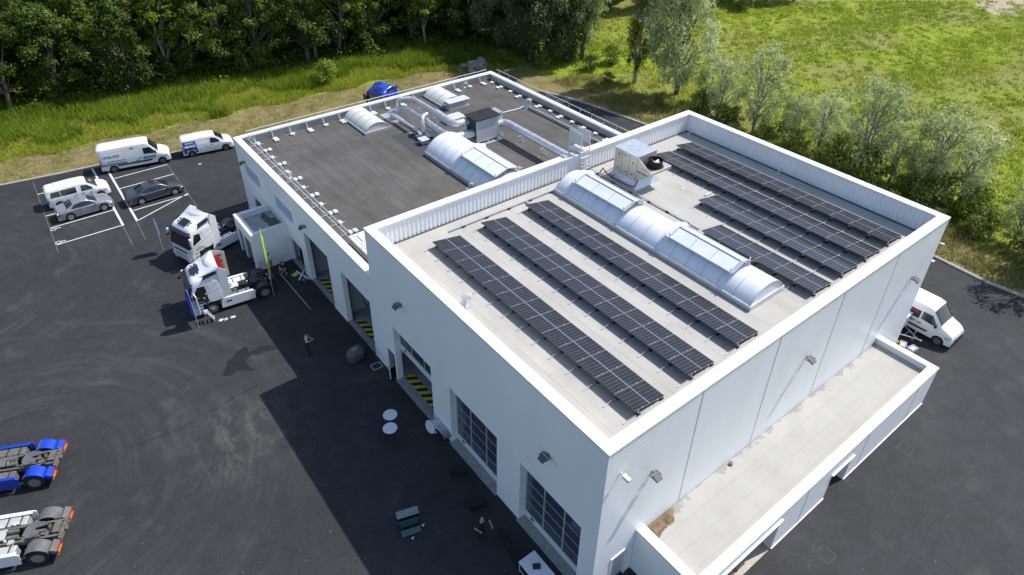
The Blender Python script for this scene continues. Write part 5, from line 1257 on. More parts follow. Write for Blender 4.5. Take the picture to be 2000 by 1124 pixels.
truck('blue tractor unit chassis with blue rear fenders at the left edge', (-23.64, 25.76), 155, 'paint_blue', fender='paint_blue', boxes='chassis')
truck('white tractor unit with worn grey rear fenders at the bottom left corner', (-24.16, 20.79), 155, 'paint_white', fender='dustgrey', boxes='tank')
truck('bright blue truck cab showing above the far parapet of the dark roof', (18.4, 55.1), 200, 'paint_blue', fairing='flat', boxes='chassis', fender='paint_blue')

# ------------------------------------------------------------------ people
def person(label, loc, rz, J, mats, hair='hair', holds=None, group=None, hat=False):
    """J: joints in metres (x forward, y left, z up). mats: (torso, legs, shoes, forearm)"""
    t = thing('person', label, 'person', loc, R_(rz), group)
    V = []; E_ = []; Rr = []; seg = []
    def v(p, r): V.append(p); Rr.append(r); return len(V)-1
    def mid(a, b, f): return tuple(a[i]+(b[i]-a[i])*f for i in range(3))
    pel = v(J['pelvis'], .135); bel = v(mid(J['pelvis'], J['chest'], .5), .125); che = v(J['chest'], .145)
    nk = v(mid(J['chest'], J['head'], .55), .055); hd = v(J['head'], .085); ht = v(J['crown'], .075)
    E_ += [(pel, bel), (bel, che), (che, nk), (nk, hd), (hd, ht)]
    lab = {}
    for s in 'lr':
        sh, el, wr = (J[k+s] for k in ('sh', 'el', 'wr'))
        a = v(sh, .065); b = v(el, .046); b1 = v(mid(sh, el, .5), .055); c = v(wr, .029); E_ += [(che, a), (a, b1), (b1, b), (b, c)]
        hp, kn, an, to = (J[k+s] for k in ('hp', 'kn', 'an', 'to'))
        d = v(hp, .095); k_ = v(kn, .062); k1 = v(mid(hp, kn, .5), .080); f = v(an, .043); k2 = v(mid(kn, an, .4), .058); g_ = v(to, .038); E_ += [(pel, d), (d, k1), (k1, k_), (k_, k2), (k2, f), (f, g_)]
    me = bpy.data.meshes.new('body'); me.from_pydata(V, E_, []); o = bpy.data.objects.new('body', me); COL.objects.link(o)
    sk = o.modifiers.new('skin', 'SKIN'); sb = o.modifiers.new('sub', 'SUBSURF'); sb.levels = 2; sb.render_levels = 2
    for i, sv in enumerate(me.skin_vertices[0].data): sv.radius = (Rr[i], Rr[i]*(.78 if i in (bel, che, pel) else 1)); sv.use_root = (i == 0)
    dg = bpy.context.evaluated_depsgraph_get(); ev = bpy.data.meshes.new_from_object(o.evaluated_get(dg))
    bpy.data.objects.remove(o)
    mb = MB(); mb.v = [tuple(x.co) for x in ev.vertices]; mb.f = [tuple(p.vertices) for p in ev.polygons]
    S_ = []
    for s in 'lr':
        S_ += [(J['sh'+s], mid(J['sh'+s], J['el'+s], .75), 0), (mid(J['sh'+s], J['el'+s], .75), J['wr'+s], 3), (J['hp'+s], J['an'+s], 1), (J['an'+s], J['to'+s], 2)]
    S_ += [(J['chest'], J['pelvis'], 0), (mid(J['chest'], J['head'], .55), J['crown'], 3), (J['pelvis'], mid(J['hpl'], J['hpr'], .5), 1)]
    def near(p):
        best = None
        for a, b, m_ in S_:
            a, b = Vector(a), Vector(b); d = b-a; f = max(0, min(1, (p-a).dot(d)/max(d.length_squared, 1e-9))); q = (a+d*f-p).length
            if best is None or q < best[0]: best = (q, m_)
        return best[1]
    mb.mi = [near(Vector(p.center)) for p in ev.polygons]
    # hands: palm, four unequal fingers and a thumb
    mb.cur = 4
    for s, sg in (('l', 1), ('r', -1)):
        w_ = Vector(J['wr'+s]); d = (w_-Vector(J['el'+s])).normalized(); side = d.cross(Vector((0, 0, 1)))
        side = side.normalized() if side.length > .1 else Vector((0, 1, 0)); dn = side.cross(d)
        mb.tube([w_-d*.01, w_+d*.045, w_+d*.085], [.026, .038, .034], 8)
        for k, L in enumerate((.065, .078, .072, .055)):
            b0 = w_+d*.08+side*(-.027+.018*k); b1 = b0+d*L*.55-dn*.008; b2 = b1+d*L*.4-dn*.028
            mb.tube([b0, b1, b2], [.0095, .0088, .007], 6)
        mb.tube([w_+d*.03-side*.03*sg, w_+d*.06-side*.055*sg, w_+d*.09-side*.06*sg-dn*.01], [.012, .010, .008], 6)
    # nose, ears
    h = Vector(J['head']); c_ = Vector(J['crown']); ax = (c_-h).normalized(); fw_ = Vector((1, 0, 0)); fw_ = (fw_-ax*fw_.dot(ax)).normalized(); sd_ = ax.cross(fw_)
    ctr = (h+c_)/2; mb.tube([ctr+fw_*.075, ctr+fw_*.105-ax*.03], [.008, .014], 6)
    for s in (1, -1): mb.tube([ctr+sd_*s*.075, ctr+sd_*s*.092], [.022, .018], 8)
    mb.build('body', [M[mats[0]], M[mats[1]], M[mats[2]], M['skin'], M['skin']], t, smooth=80, recalc=False)
    hm = MB(); n = 10
    for i in range(5):
        a = i/4*math.pi/2*1.08
        hm.v += [tuple(ctr+ax*(.02+.098*math.cos(a)) + (fw_*math.cos(2*math.pi*k/n)*(.088 if math.cos(2*math.pi*k/n) < 0 else .078)+sd_*math.sin(2*math.pi*k/n)*.084)*math.sin(a) - fw_*.008) for k in range(n)]
    for i in range(4):
        for k in range(n): hm.f.append((i*n+k, i*n+(k+1) % n, (i+1)*n+(k+1) % n, (i+1)*n+k)); hm.mi.append(0)
    hm.build('hair', M[hair], t, smooth=80, recalc=False)
    em = MB(); [em.cbox(tuple(ctr+fw_*.082+sd_*s*.03+ax*.005), (.01, .018, .008)) for s in (1, -1)]; em.cbox(tuple(ctr+fw_*.08-ax*.055), (.008, .04, .008)); em.build('face_features', M['hair'], t)
    return t
def stand(H=1.76, lean=0., arms='fold', step=.0):
    k = H/1.76; L = lean
    J = dict(pelvis=(0, 0, .97), chest=(.0+L*.4, 0, 1.36), head=(.02+L*.6, 0, 1.59), crown=(.03+L*.7, 0, 1.68),
             hpl=(0, .10, .92), hpr=(0, -.10, .92), knl=(.02+step, .11, .50), knr=(.02-step*.5, -.11, .50), anl=(-.03+step, .12, .08), anr=(-.03-step, -.12, .08), tol=(.16+step, .14, .035), tor=(.16-step, -.14, .035),
             shl=(.0+L*.4, .19, 1.42), shr=(0+L*.4, -.19, 1.42))
    if arms == 'fold': J.update(ell=(.06+L, .25, 1.13), elr=(.06+L, -.25, 1.13), wrl=(.27+L, .07, 1.16), wrr=(.26+L, -.06, 1.12))
    elif arms == 'wide': J.update(ell=(.05, .40, 1.2), elr=(.02, -.42, 1.22), wrl=(.30, .38, 1.12), wrr=(.2, -.22, 1.02))
    else: J.update(ell=(-.02, .25, 1.12), elr=(-.02, -.25, 1.12), wrl=(.08, .26, .86), wrr=(.08, -.26, .86))
    return {a: tuple(c*k for c in b) for a, b in J.items()}
Z0 = .008
person('person in a white shirt and grey trousers standing by the entrance block wall', (-2.05, 34.0, Z0), -105, stand(1.78), ('shirt_white', 'cloth_grey', 'cloth_black'))
SQ = dict(pelvis=(-.12, 0, .42), chest=(.08, 0, .78), head=(.17, 0, .98), crown=(.21, 0, 1.07), hpl=(-.1, .1, .40), hpr=(-.1, -.1, .40), knl=(.30, .17, .50), knr=(.28, -.17, .46), anl=(.06, .17, .09), anr=(.0, -.17, .09), tol=(.24, .19, .035), tor=(.18, -.19, .035),
          shl=(.08, .19, .82), shr=(.08, -.19, .82), ell=(.22, .26, .60), elr=(.22, -.26, .6), wrl=(.44, .12, .60), wrr=(.45, -.05, .56))
person('person in black clothes and white shoes crouching by the corner of the entrance block', (-1.25, 33.1, Z0), -150, {a: (b[0]*1.12, b[1]*1.12, b[2]*1.12) for a, b in SQ.items()}, ('cloth_black', 'cloth_black', 'shirt_white'))
person('person in a lilac shirt and dark trousers standing alone in the shaded yard', (-3.56, 23.55, Z0), -25, stand(1.84, .05), ('shirt_lilac', 'cloth_navy', 'cloth_black'))
person('grey-haired person in black clothes with bare arms out, near the bottom of the photo', (-2.18, 5.6, Z0), -95, stand(1.82, .04, 'wide'), ('cloth_black', 'cloth_black', 'cloth_black'), hair='hair_grey')
# person climbing into the open cab: feet on the step, torso bent into the doorway
f2 = Matrix.Translation((-8.50, 32.80, .008)) @ Matrix.Rotation(R_(173.5), 4, 'Z')
pw = f2 @ Vector((-.98, 1.20, 0))
CL = stand(1.76, .34, 'fold'); 
for k in list(CL): CL[k] = (CL[k][0], CL[k][1], CL[k][2]+.62)
CL['knl'] = (.30, .12, 1.35); CL['anl'] = (.26, .12, .98); CL['tol'] = (.44, .13, .94); CL['wrl'] = (.55, .2, 2.1); CL['wrr'] = (.5, -.22, 2.0)
person('person in a lilac shirt climbing into the open cab of the white truck', (pw.x, pw.y, 0.0), 70, CL, ('shirt_lilac', 'cloth_navy', 'cloth_black'))

# open door, painted doorway shade, far deflector and red cloth of the open truck
mb = MB(); mb.add([(-.36, 1.262, 1.2), (-1.28, 1.262, 1.2), (-1.28, 1.256, 2.2), (-1.22, 1.236, 2.62), (-.76, 1.236, 2.64), (-.36, 1.26, 1.95)], [(0, 1, 2, 3, 4, 5)]); mb.build('doorway_shade', M['black'], t2, recalc=False)  # flat black face on the cab side, painting the shade of its interior
mb = MB(); mb.box((-1.15, .8, 1.3), (-.6, 1.27, 1.42)); mb.box((-.7, 1.0, 1.75), (-.5, 1.29, 1.85)); mb.build('seat', M['dustgrey'], t2)
mb = MB(); mm = Matrix.Translation((-.34, 1.26, 0)) @ Matrix.Rotation(R_(100), 4, 'Z') @ Matrix.Rotation(0, 4, 'X')
mb.prism([(0, 1.12), (.98, 1.12), (.98, 1.9), (.95, 2.55), (.5, 2.62), (.0, 1.98)], 1, -.035, .035); mb.tf(mm); dr = mb.build('cab_door', M['paint_white'], t2, bevel=.01)
mb = MB(); mb.prism([(.08, 1.85), (.86, 1.88), (.84, 2.45), (.5, 2.5), (.08, 1.98)], 1, -.045, .045); mb.tf(mm); mb.build('door_window', M['glass'], dr)
mb = MB(); mb.add([(-2.30, -1.18, 1.2), (-2.30, 1.0, 1.2), (-2.30, 1.0, 3.3), (-2.30, -1.18, 3.3), (-2.34, -1.18, 1.2), (-2.34, 1.0, 1.2), (-2.34, 1.0, 3.3), (-2.34, -1.18, 3.3)], [(0, 1, 2, 3), (4, 5, 6, 7), (0, 1, 5, 4), (1, 2, 6, 5), (2, 3, 7, 6), (3, 0, 4, 7)]); cbk = mb.build('cab_back', M['beige'], t2)
mb = MB(); [mb.box((x, -1.19, z), (x+.28, -1.13, z+.07)) for x in (-3.0, -2.6) for z in (1.5, 2.1, 2.7, 3.2)]; mb.build('latch', M['dark'], cbk)
mb = MB(); rnd2 = random.Random(2)
rows_ = [[(-2.35-.09*k-.04*i, -1.10+.05*math.sin(k*1.3+i), 3.45-.24*i-.05*k) for k in range(6)] for i in range(6)]; mb.grid(rows_); mb.grid([[(p[0], p[1]+.04, p[2]) for p in r_] for r_ in rows_])
cl = mb.build('red_cloth', M['red'], None, recalc=False); cl.matrix_world = f2; tag(cl, 'crumpled red cloth hanging behind the cab of the open-door truck', 'cloth')
mb = MB(); mb.box((-2.95, -.75, 1.1), (-2.4, .75, 1.16)); [mb.tube([(-2.95, y, 1.16), (-2.5, y, 1.55)], .03, 6) for y in (-.5, .5)]; mb.build('catwalk', M['beige'], t2)

# ------------------------------------------------------------------ flags
def flag(label, loc, ang, H, mat, wmax, base=True, mark=None, foot='foot'):
    t = thing('beach_flag', label, 'flag', (*loc, 0), R_(ang))
    mb = MB(); pole = [(0, 0, .02), (0, 0, H*.6), (.02, 0, H*.85), (.10, 0, H*.96), (.22, 0, H)]; mb.tube(pole, [.022, .018, .014, .012, .01], 6); mb.build('pole', M['steel'], t, smooth=60)
    rows = []; z0 = H*.22
    for i in range(19):
        f = i/18; z = z0+(H-z0)*f; x0 = interp([(0, .0), (.8, .02), (.95, .1), (1, .2)], f); wd = wmax*min(1, (f*5)**.6)*(1-.0*f)*min(1, ((1-f)*3.5+.02)**.6)
        rows.append([(x0+wd*j/6, .05*math.sin(j*.8+f*4)*f, z-.10*j/6*(1-f)) for j in range(7)])
    mb = MB(); mb.grid(rows); b2 = [[(p[0], p[1]+.006, p[2]) for p in r_] for r_ in rows]; mb.grid(b2); cloth = mb.build('cloth', mat, t, smooth=60, recalc=False)
    if mark:
        r = random.Random(7); mb = MB()
        for s in (-1, 1):
            z = z0+.35*(H-z0)
            while z < z0+.8*(H-z0):
                h_ = r.uniform(.06, .14); mb.box((wmax*.35, s*.075-.003, z), (wmax*.35+r.uniform(.12, .22), s*.075+.003, z+h_)); z += h_+r.uniform(.04, .08)
        mb.build('printed_marks', mark, cloth)
    mb = MB(); [mb.tube([(0, 0, .03), (.42*math.cos(a), .42*math.sin(a), .02)], .02, 6) for a in (0.4, 1.97, 3.54, 5.1)]; mb.build('cross_foot', M['greymetal'], t)
    return t
flag('short blue feather flag left of the closed white truck', (-8.05, 41.5), 80, 3.3, M['blue'], .62, mark=M['whitedecal'])
flag('short blue feather flag in front of the open-door truck', (-8.62, 30.6), 99, 3.3, M['blue'], .70, mark=None)
flag('tall lime-yellow feather flag beside the rear wheel of the open-door truck', (-3.05, 30.95), 62, 5.8, M['lime'], .75, mark=M['cloth_black'])

# ------------------------------------------------------------------ things standing about
t = thing('stepladder', 'small aluminium stepladder beside the front wheel of the open-door truck', 'stepladder', (*(f2 @ Vector((-.85, 1.85, 0))).xy, .008), R_(173.5))
mb = MB()
for y in (-.22, .22): mb.tube([(0, y, .9), (.28, y, 0)], .02, 6); mb.tube([(0, y, .9), (-.45, y*1.15, 0)], .02, 6)
mb.build('rail', M['alu'], t)
mb = MB(); [mb.box((-.05-.5*(.9-z)-.07, -.22, z-.02), (-.05-.5*(.9-z)+.07, .22, z)) for z in (.25, .5, .72)]; mb.build('tread', M['alu'], t)
mb = MB(); mb.box((-.13, -.24, .9), (.13, .24, .93)); mb.build('platform', M['alu'], t)
o = MB(); mm = f2 @ Matrix.Translation((-.88, 1.86, .95)); o.cbox((0, 0, 0), (.24, .18, .04), mm); tag(o.build('cloth', S('pale_blue_cloth', (.25, .5, .7), .9), None, bevel=.015), 'folded pale blue cloth on top of the stepladder', 'cloth')
for i, (x, y, lb) in enumerate(((-1.62, 2.1, 'white rag on the asphalt nearest the stepladder'), (-1.95, 2.2, 'pale blue and white rag between two other rags by the truck'), (-2.4, 2.2, 'white rag on the asphalt farthest from the stepladder'))):
    p = f2 @ Vector((x, y, 0)); mb = MB(); r = random.Random(i); mb.add([(p.x, p.y, .12)]+[(p.x+r.uniform(.1, .24)*math.cos(a), p.y+r.uniform(.08, .2)*math.sin(a), .012) for a in np.arange(8)*math.pi/4], [(0, k+1, (k+1) % 8+1) for k in range(8)]); tag(mb.build('rag', M['shirt_white']), lb, 'rag')
t = thing('water_bottles', 'pack of clear bottles on the ground behind the front wheel of the closed truck', 'bottles', (-4.7, 38.3, .008))
mb = MB(); [mb.lathe([(.05, 0), (.05, .2), (.02, .26), (.02, .29)], (x, y, 0), 'z', 8) for x in (-.12, 0, .12) for y in (-.07, .07)]; mb.build('bottle_pack', S('pale_plastic', (.55, .62, .68), .2), t, smooth=40)
t = thing('cross_flag_foot', 'white cross-shaped flag foot lying on the dark ground near the open bay', 'flag foot', (-.35, 32.0, .008))
mb = MB(); mb.box((-.07, -.85, .02), (.07, .75, .10), Matrix.Rotation(R_(15), 4, 'Z')); mb.build('long_bar', M['shirt_white'], t, bevel=.02); mb = MB(); mb.box((-.07, -.75, .101), (.07, .75, .18), Matrix.Rotation(R_(-42), 4, 'Z')); mb.build('short_bar', M['shirt_white'], t, bevel=.02)
t = thing('tool_bag', 'black bag with white straps on the ground by the wall pier', 'bag', (-.62, 31.05, .008), R_(20))
mb = MB(); mb.box((-.28, -.18, 0), (.28, .18, .26)); mb.build('bag', M['cloth_black'], t, bevel=.08); mb = MB(); [mb.tube([(x, -.19, .1), (x+.05, -.1, .33), (x+.05, .1, .33), (x, .19, .1)], .02, 6) for x in (-.12, .1)]; mb.build('strap', M['shirt_white'], t)
o = MB(); o.box((-.2, -.2, .0), (.2, .2, .03)); ob = o.build('folded_fabric', M['lime']); ob.location = (-.78, 32.45, .01); ob.rotation_euler = (0, 0, .3); tag(ob, 'folded lime-green fabric on the ground beside the crouching person', 'fabric')
o = MB(); o.tube([(-1.65, 33.3, .03), (-1.58, 29.2, .03), (-1.56, 27.65, .02)], [.025, .022, .01], 6); tag(o.build('flag_pole', M['steel']), 'long thin pale pole lying flat on the dark asphalt', 'pole')
# floor scrubber
t = thing('floor_scrubber', 'rounded dark grey walk-behind floor scrubber parked in the shade near the wall', 'cleaning machine', (-1.2, 21.1, .008), R_(12))
mb = MB(); stack(mb, [(-.72, .42, .36, .28, .30, .16), (-.75, .45, .40, .3, .33, .3), (-.75, .45, .42, .3, .36, .62), (-.68, .40, .38, .28, .34, .86), (-.5, .3, .28, .2, .24, .98)]); mb.build('body', S('scrubber_grey', (.085, .09, .10), .45, var=.2), t, smooth=45)
mb = MB(); mb.box((.28, -.3, .45), (.62, .3, .95)); mb.tube([(.5, -.25, .9), (.85, -.25, 1.02), (.85, .25, 1.02), (.5, .25, .9)], .025, 6); mb.build('control_panel', M['dark'], t, bevel=.04)
mb = MB(); [mb.lathe([(.14, y), (.14, y+.07)], (.25, 0, .14), 'y', 16) for y in (-.42, .35)]; mb.box((.35, -.4, .03), (.5, .4, .08)); mb.build('wheel', M['rubber'], t, smooth=40)
mb = MB()
for a, b in (((-.25, -.12), (0, -.12)), ((0, -.12), (0, .1)), ((0, .1), (-.25, .1)), ((-.25, .1), (-.25, -.12))): mb.tube([(a[0], a[1], .995), (b[0], b[1], .995)], .014, 5)
mb.build('lid_rim', M['shirt_white'], t)
# tables
def bistro(label, x, y):
    t = thing('high_table', label, 'table', (x, y, .008), 0, 'round white standing tables')
    mb = MB(); mb.lathe([(.40, 1.07), (.415, 1.08), (.415, 1.10), (.40, 1.11)], (0, 0, 0), 'z', 36); mb.build('tabletop', M['table'], t, smooth=30)
    for k in range(4):
        a = k*math.pi/2+.6; mb = MB(); mb.tube([(.24*math.cos(a), .24*math.sin(a), 1.07), (.1*math.cos(a+1.2), .1*math.sin(a+1.2), .6), (.38*math.cos(a+.5), .38*math.sin(a+.5), .0)], .015, 6); mb.build('leg', M['dark'], t)
bistro('round white standing table farther from the leaning folded tables, nearer the damp patch', -2.27, 14.66)
bistro('round white standing table just in front of the other open one', -2.76, 13.79)
def folded(label, x, y, mat, rz, grp):
    t = thing('folded_table', label, 'folded table', (x, y, .02), R_(rz), grp)
    T = Matrix.Translation((0, 0, .42)) @ Matrix.Rotation(R_(12), 4, 'Y') @ Matrix.Rotation(R_(90), 4, 'Y')
    mb = MB(); mb.lathe([(.40, -.015), (.41, -.005), (.41, .012), (.40, .02)], (0, 0, 0), 'z', 30); mb.tf(T); mb.build('tabletop', M['table'], t, smooth=30)
    mb = MB(); mb.lathe([(.385, .022), (.385, .03)], (0, 0, 0), 'z', 30) if mat else None; mb.tf(T)
    if mat: mb.build('underside', mat, t)
    mb = MB(); [mb.tube([(-.05, s*.2, .25), (-.02, s*.22, -.005)], .014, 6) for s in (1, -1)]; mb.build('leg', M['dark'], t); return t
for k in range(5): folded(['outermost of the white folded tables leaning farther from the nearest roller door', 'second of the white folded tables in the farther leaning stack', 'middle one of the white folded tables in the farther leaning stack', 'fourth of the white folded tables in the farther leaning stack', 'innermost of the white folded tables, against the wall pier'][k], -.62+.125*k, 12.98-.09*k, None, 8, 'folded round tables leaning on the wall')
for k in range(5): folded(['outermost folded table of the nearer stack, showing its black underside', 'second folded table of the nearer stack behind the black underside', 'middle folded table of the nearer black-fronted stack', 'fourth folded table of the nearer black-fronted stack', 'innermost folded table of the nearer stack beside the roller door'][k], -.42+.10*k, 12.22-.05*k, M['black'], 188, 'folded round tables leaning on the wall')
t = thing('long_table', 'long white rectangular table with thin legs at the bottom edge', 'table', (-1.27, 2.25, .008))
mb = MB(); mb.box((-.5, -.92, .72), (.5, .92, .75)); mb.build('tabletop', M['table'], t, bevel=.008)
for x in (-.45, .45):
    for y in (-.87, .87): mb = MB(); mb.box((x-.02, y-.02, 0), (x+.02, y+.02, .72)); mb.build('leg', M['steel'], t)
mb = MB(); [mb.box((x-.015, -.85, .08), (x+.015, .85, .11)) for x in (-.45, .45)]; mb.build('stretcher', M['steel'], t)
o = MB(); o.box((-.19, -.15, 0), (.19, .15, .05)); ob = o.build('black_case', M['dark'], None, bevel=.02); ob.location = (-1.22, 2.45, .76); ob.rotation_euler = (0, 0, -.55); tag(ob, 'flat black case lying on the long white table', 'case')
# green wheeled container
t = thing('wheeled_container', 'dark green and grey wheeled container with tilted lid alone in the shaded yard', 'container', (-4.72, 8.55, .008), R_(-17))
mb = MB(); mb.add([(-.42, -.2, .12), (.42, -.2, .12), (.42, .2, .12), (-.42, .2, .12), (-.54, -.28, .85), (.54, -.28, .85), (.54, .28, .85), (-.54, .28, .85)], [(0, 3, 2, 1), (0, 1, 5, 4), (1, 2, 6, 5), (2, 3, 7, 6), (3, 0, 4, 7)]); mb.build('bin', M['green_bin'], t)
mb = MB(); mb.box((-.57, -.1, .88), (.57, .32, .95), Matrix.Rotation(R_(4), 4, 'X')); mb.box((-.3, -.02, .955), (.5, .22, .965), Matrix.Rotation(R_(4), 4, 'X')); mb.build('lid', S('pale_green_grey_lid', (.22, .27, .29), .35, var=.35, scale=8), t, bevel=.03)
mb = MB(); mb.box((-.5, -.62, .28), (.5, -.3, .31), Matrix.Rotation(R_(18), 4, 'X')); mb.build('front_flap', M['green_bin'], t, bevel=.01)
mb = MB(); [mb.lathe([(.1, y), (.1, y+.06)], (x, 0, .1), 'y', 14) for x in (-.38, .38) for y in (-.24, .18)]; mb.build('wheel', M['rubber'], t)
for x, y, lb in ((-4.15, 8.05, 'white scrap to the right of the green container'), (-4.95, 7.75, 'white scrap in front of the green container')):
    mb = MB(); mb.add([(x, y, .06), (x+.09, y+.03, .012), (x, y+.09, .012), (x-.1, y, .012), (x-.01, y-.07, .012)], [(0, 1, 2), (0, 2, 3), (0, 3, 4), (0, 4, 1)]); tag(mb.build('paper_scrap', M['shirt_white']), lb, 'scrap')
for x, y, r_, d, lb in ((-.95, 9.6, -35, (.9, .35, .3), 'matte black case on dark ground by the middle roller door'), (-1.25, 7.3, -20, (.85, .5, .32), 'matte black case on dark ground behind the grey-haired person')):
    t = thing('flight_case', lb, 'case', (x, y, .008), R_(r_)); mb = MB(); mb.cbox((0, 0, d[2]/2+.02), d); mb.build('box', M['black'], t, bevel=.02); mb = MB(); mb.box((-d[0]/2-.01, -d[1]/2-.01, .2), (d[0]/2+.01, d[1]/2+.01, .22)); mb.build('seam', M['dark'], t)
t = thing('black_banner_roll', 'long low black board on the ground between person and long table', 'board', (-1.45, 4.3, .008), R_(82)); mb = MB(); mb.box((-1.15, -.22, 0), (1.15, .22, .16)); mb.build('board', M['black'], t, bevel=.02); mb = MB(); mb.box((-1.16, .222, .0), (1.16, .235, .03)); mb.box((-1.18, -.2, .0), (-1.165, .2, .04)); mb.build('edge_trim', M['greymetal'], t)
# trailer beside the right-hand van
t = thing('car_trailer', 'grey-sided covered car trailer with drawbar standing beside the high-roof van', 'trailer', (30.0, .25, .008), R_(-90))
mb = MB(); mb.box((-3.2, -.75, .55), (-.1, .95, 1.55)); mb.build('body', M['wall_ribbed'], t, bevel=.02)
mb = MB(); mb.box((-3.25, -.8, 1.55), (-.05, 1.0, 1.62)); mb.build('cover', M['poly_old'], t, bevel=.03)
mb = MB()
for s in (1, -1): mb.tube([(-.1, .1+s*.6, .5), (.95, .1+s*.06, .46)], .04, 6)
mb.tube([(.3, -.3, .48), (.3, .5, .48)], .03, 6); mb.tube([(.9, .1, .46), (1.25, .1, .46)], .045, 8); mb.lathe([(.07, 0), (.07, .1)], (1.27, .1, .42), 'z', 10); mb.build('drawbar', M['rim'], t)
mb = MB(); mb.tube([(.7, .26, .2), (.7, .26, .85)], .03, 8); mb.tube([(.7, .26, .85), (.85, .26, .9)], .02, 6); mb.lathe([(.1, .23), (.1, .29)], (.7, 0, .11), 'y', 12); mb.build('jockey_wheel', M['rim'], t)
for s in (-.85, 1.0): mb = MB(); mb.lathe([(.18, s-.1), (.3, s-.1), (.3, s+.08), (.18, s+.08)], (-1.7, 0, .3), 'y', 20); mb.build('wheel', M['rubber'], t, smooth=40)
t = thing('bucket', 'yellow bucket beside the end wall of the lean-to', 'bucket', (28.95, .05, .008)); mb = MB(); mb.lathe([(.12, 0), (.17, .32), (.15, .32), (.11, .03)], (0, 0, 0), 'z', 18); mb.build('pail', M['yellow'], t, smooth=30); mb = MB(); mb.tube([(.16*math.cos(a), 0, .32+.14*math.sin(a)) for a in np.linspace(0, math.pi, 9)], .008, 5); mb.build('handle', M['steel'], t)
for x, y, rz, lb in ((29.15, -.35, 20, 'white plastic crate beside the yellow bucket'), (29.3, -.95, -10, 'pale plastic crate farthest out from the yellow bucket')):
    t = thing('plastic_crate', lb, 'crate', (x, y, .008), R_(rz)); mb = MB(); [mb.box(a, b) for a, b in (((-.3, -.2, 0), (.3, .2, .03)), ((-.3, -.2, .03), (.3, -.17, .25)), ((-.3, .17, .03), (.3, .2, .25)), ((-.3, -.17, .03), (-.27, .17, .25)), ((.27, -.17, .03), (.3, .17, .25)))]; mb.build('shell', M['shirt_white'], t); mb = MB(); mb.cbox((0, 0, .15), (.4, .26, .12)); mb.build('contents', M['tank'], t)
# pallets and boxes in the garage bay
def pallet(label, x, y, rz, z=.022):
    t = thing('wooden_pallet', label, 'pallet', (x, y, z), R_(rz), 'wooden pallets in the garage bay')
    for k in range(6): mb = MB(); mb.box((-.6, -.4+.15*k, .12), (.6, -.31+.15*k, .145)); mb.build('board', M['wood'], t)
    for y_ in (-.36, 0, .36): mb = MB(); mb.box((-.6, y_-.05, 0), (.6, y_+.05, .118)); mb.build('bearer', M['wood'], t)
pallet('wooden pallet lying on the garage floor, farther inside', 6.6, -2.6, 25); pallet('wooden pallet lying on the garage floor, nearer the bottom edge', 5.3, -2.9, 30)
for x, y, rz, s, lb in ((6.9, -3.15, 10, .5, 'brown cardboard box on the garage floor beside the farther pallet'), (6.2, -3.35, 35, .42, 'small pale box on the garage floor at the doorway')):
    t = thing('cardboard_box', lb, 'box', (x, y, .022), R_(rz)); mb = MB(); mb.box((-s/2, -s/2*.8, 0), (s/2, s/2*.8, s*.6)); mb.build('box', M['card'], t); mb = MB(); mb.box((-s/2-.002, -.03, s*.6), (s/2+.002, .03, s*.6+.003)); mb.build('tape', M['beige'], t)
o = MB(); o.lathe([(.45, .012), (.5, .02), (.001, .021)], (41.3, 4.1, 0), 'z', 8); 
tag(MB().box((41.0, 3.0, .01), (41.35, 3.2, .06)).build('litter_bag', M['shirt_white']), 'scrap of white litter on the right-hand lane near the kerb', 'litter')
tag(MB().box((-1.1, 55.6, .01), (-.8, 55.75, .04)).build('litter_bag', M['shirt_white']), 'scrap of white litter on the asphalt in front of the delivery van', 'litter')

# ------------------------------------------------------------------ vegetation
def quads_mesh(name, V, tone, mat):
    n = len(V)//4; me = bpy.data.meshes.new(name)
    me.vertices.add(4*n); me.vertices.foreach_set('co', V.astype(np.float32).ravel())
    me.loops.add(4*n); me.loops.foreach_set('vertex_index', np.arange(4*n, dtype=np.int32))
    me.polygons.add(n); me.polygons.foreach_set('loop_start', np.arange(0, 4*n, 4, dtype=np.int32)); me.polygons.foreach_set('loop_total', np.full(n, 4, dtype=np.int32))
    me.update(calc_edges=True); a = me.attributes.new('tone', 'FLOAT', 'FACE'); a.data.foreach_set('value', tone.astype(np.float32))
    me.materials.append(mat); return me
def leaf_mesh(name, seed, clumps, per, size, mat, droop=.25, elong=1.7, shell=.45, base_tone=.45):
    r = np.random.default_rng(seed); Vs = []; Ts = []
    for (c, rad, tn) in clumps:
        rad = np.array(rad if hasattr(rad, '__len__') else (rad,)*3); n = int(per*(rad.prod()**(1/3))**2)
        d = r.normal(size=(n, 3)); d /= np.linalg.norm(d, axis=1)[:, None]
        u = r.random(n)[:, None]**shell; p = np.array(c)+d*u*rad*(1+.25*r.normal(size=(n, 1)))
        nrm = d*.7+r.normal(size=(n, 3))*.55+np.array([0, 0, .45]); nrm /= np.linalg.norm(nrm, axis=1)[:, None]
        a = r.normal(size=(n, 3)); a[:, 2] -= droop*3; a -= nrm*(a*nrm).sum(1)[:, None]; a /= np.linalg.norm(a, axis=1)[:, None]
        b = np.cross(nrm, a); s = size*(.6+.8*r.random((n, 1)))
        q = np.stack([p-a*s*elong*.5, p+b*s*.42, p+a*s*elong*.5, p-b*s*.42], 1)
        Vs.append(q.reshape(-1, 3)); Ts.append(base_tone+tn+.16*r.normal(size=n))
    return quads_mesh(name, np.concatenate(Vs), np.clip(np.concatenate(Ts), 0, 1), mat)
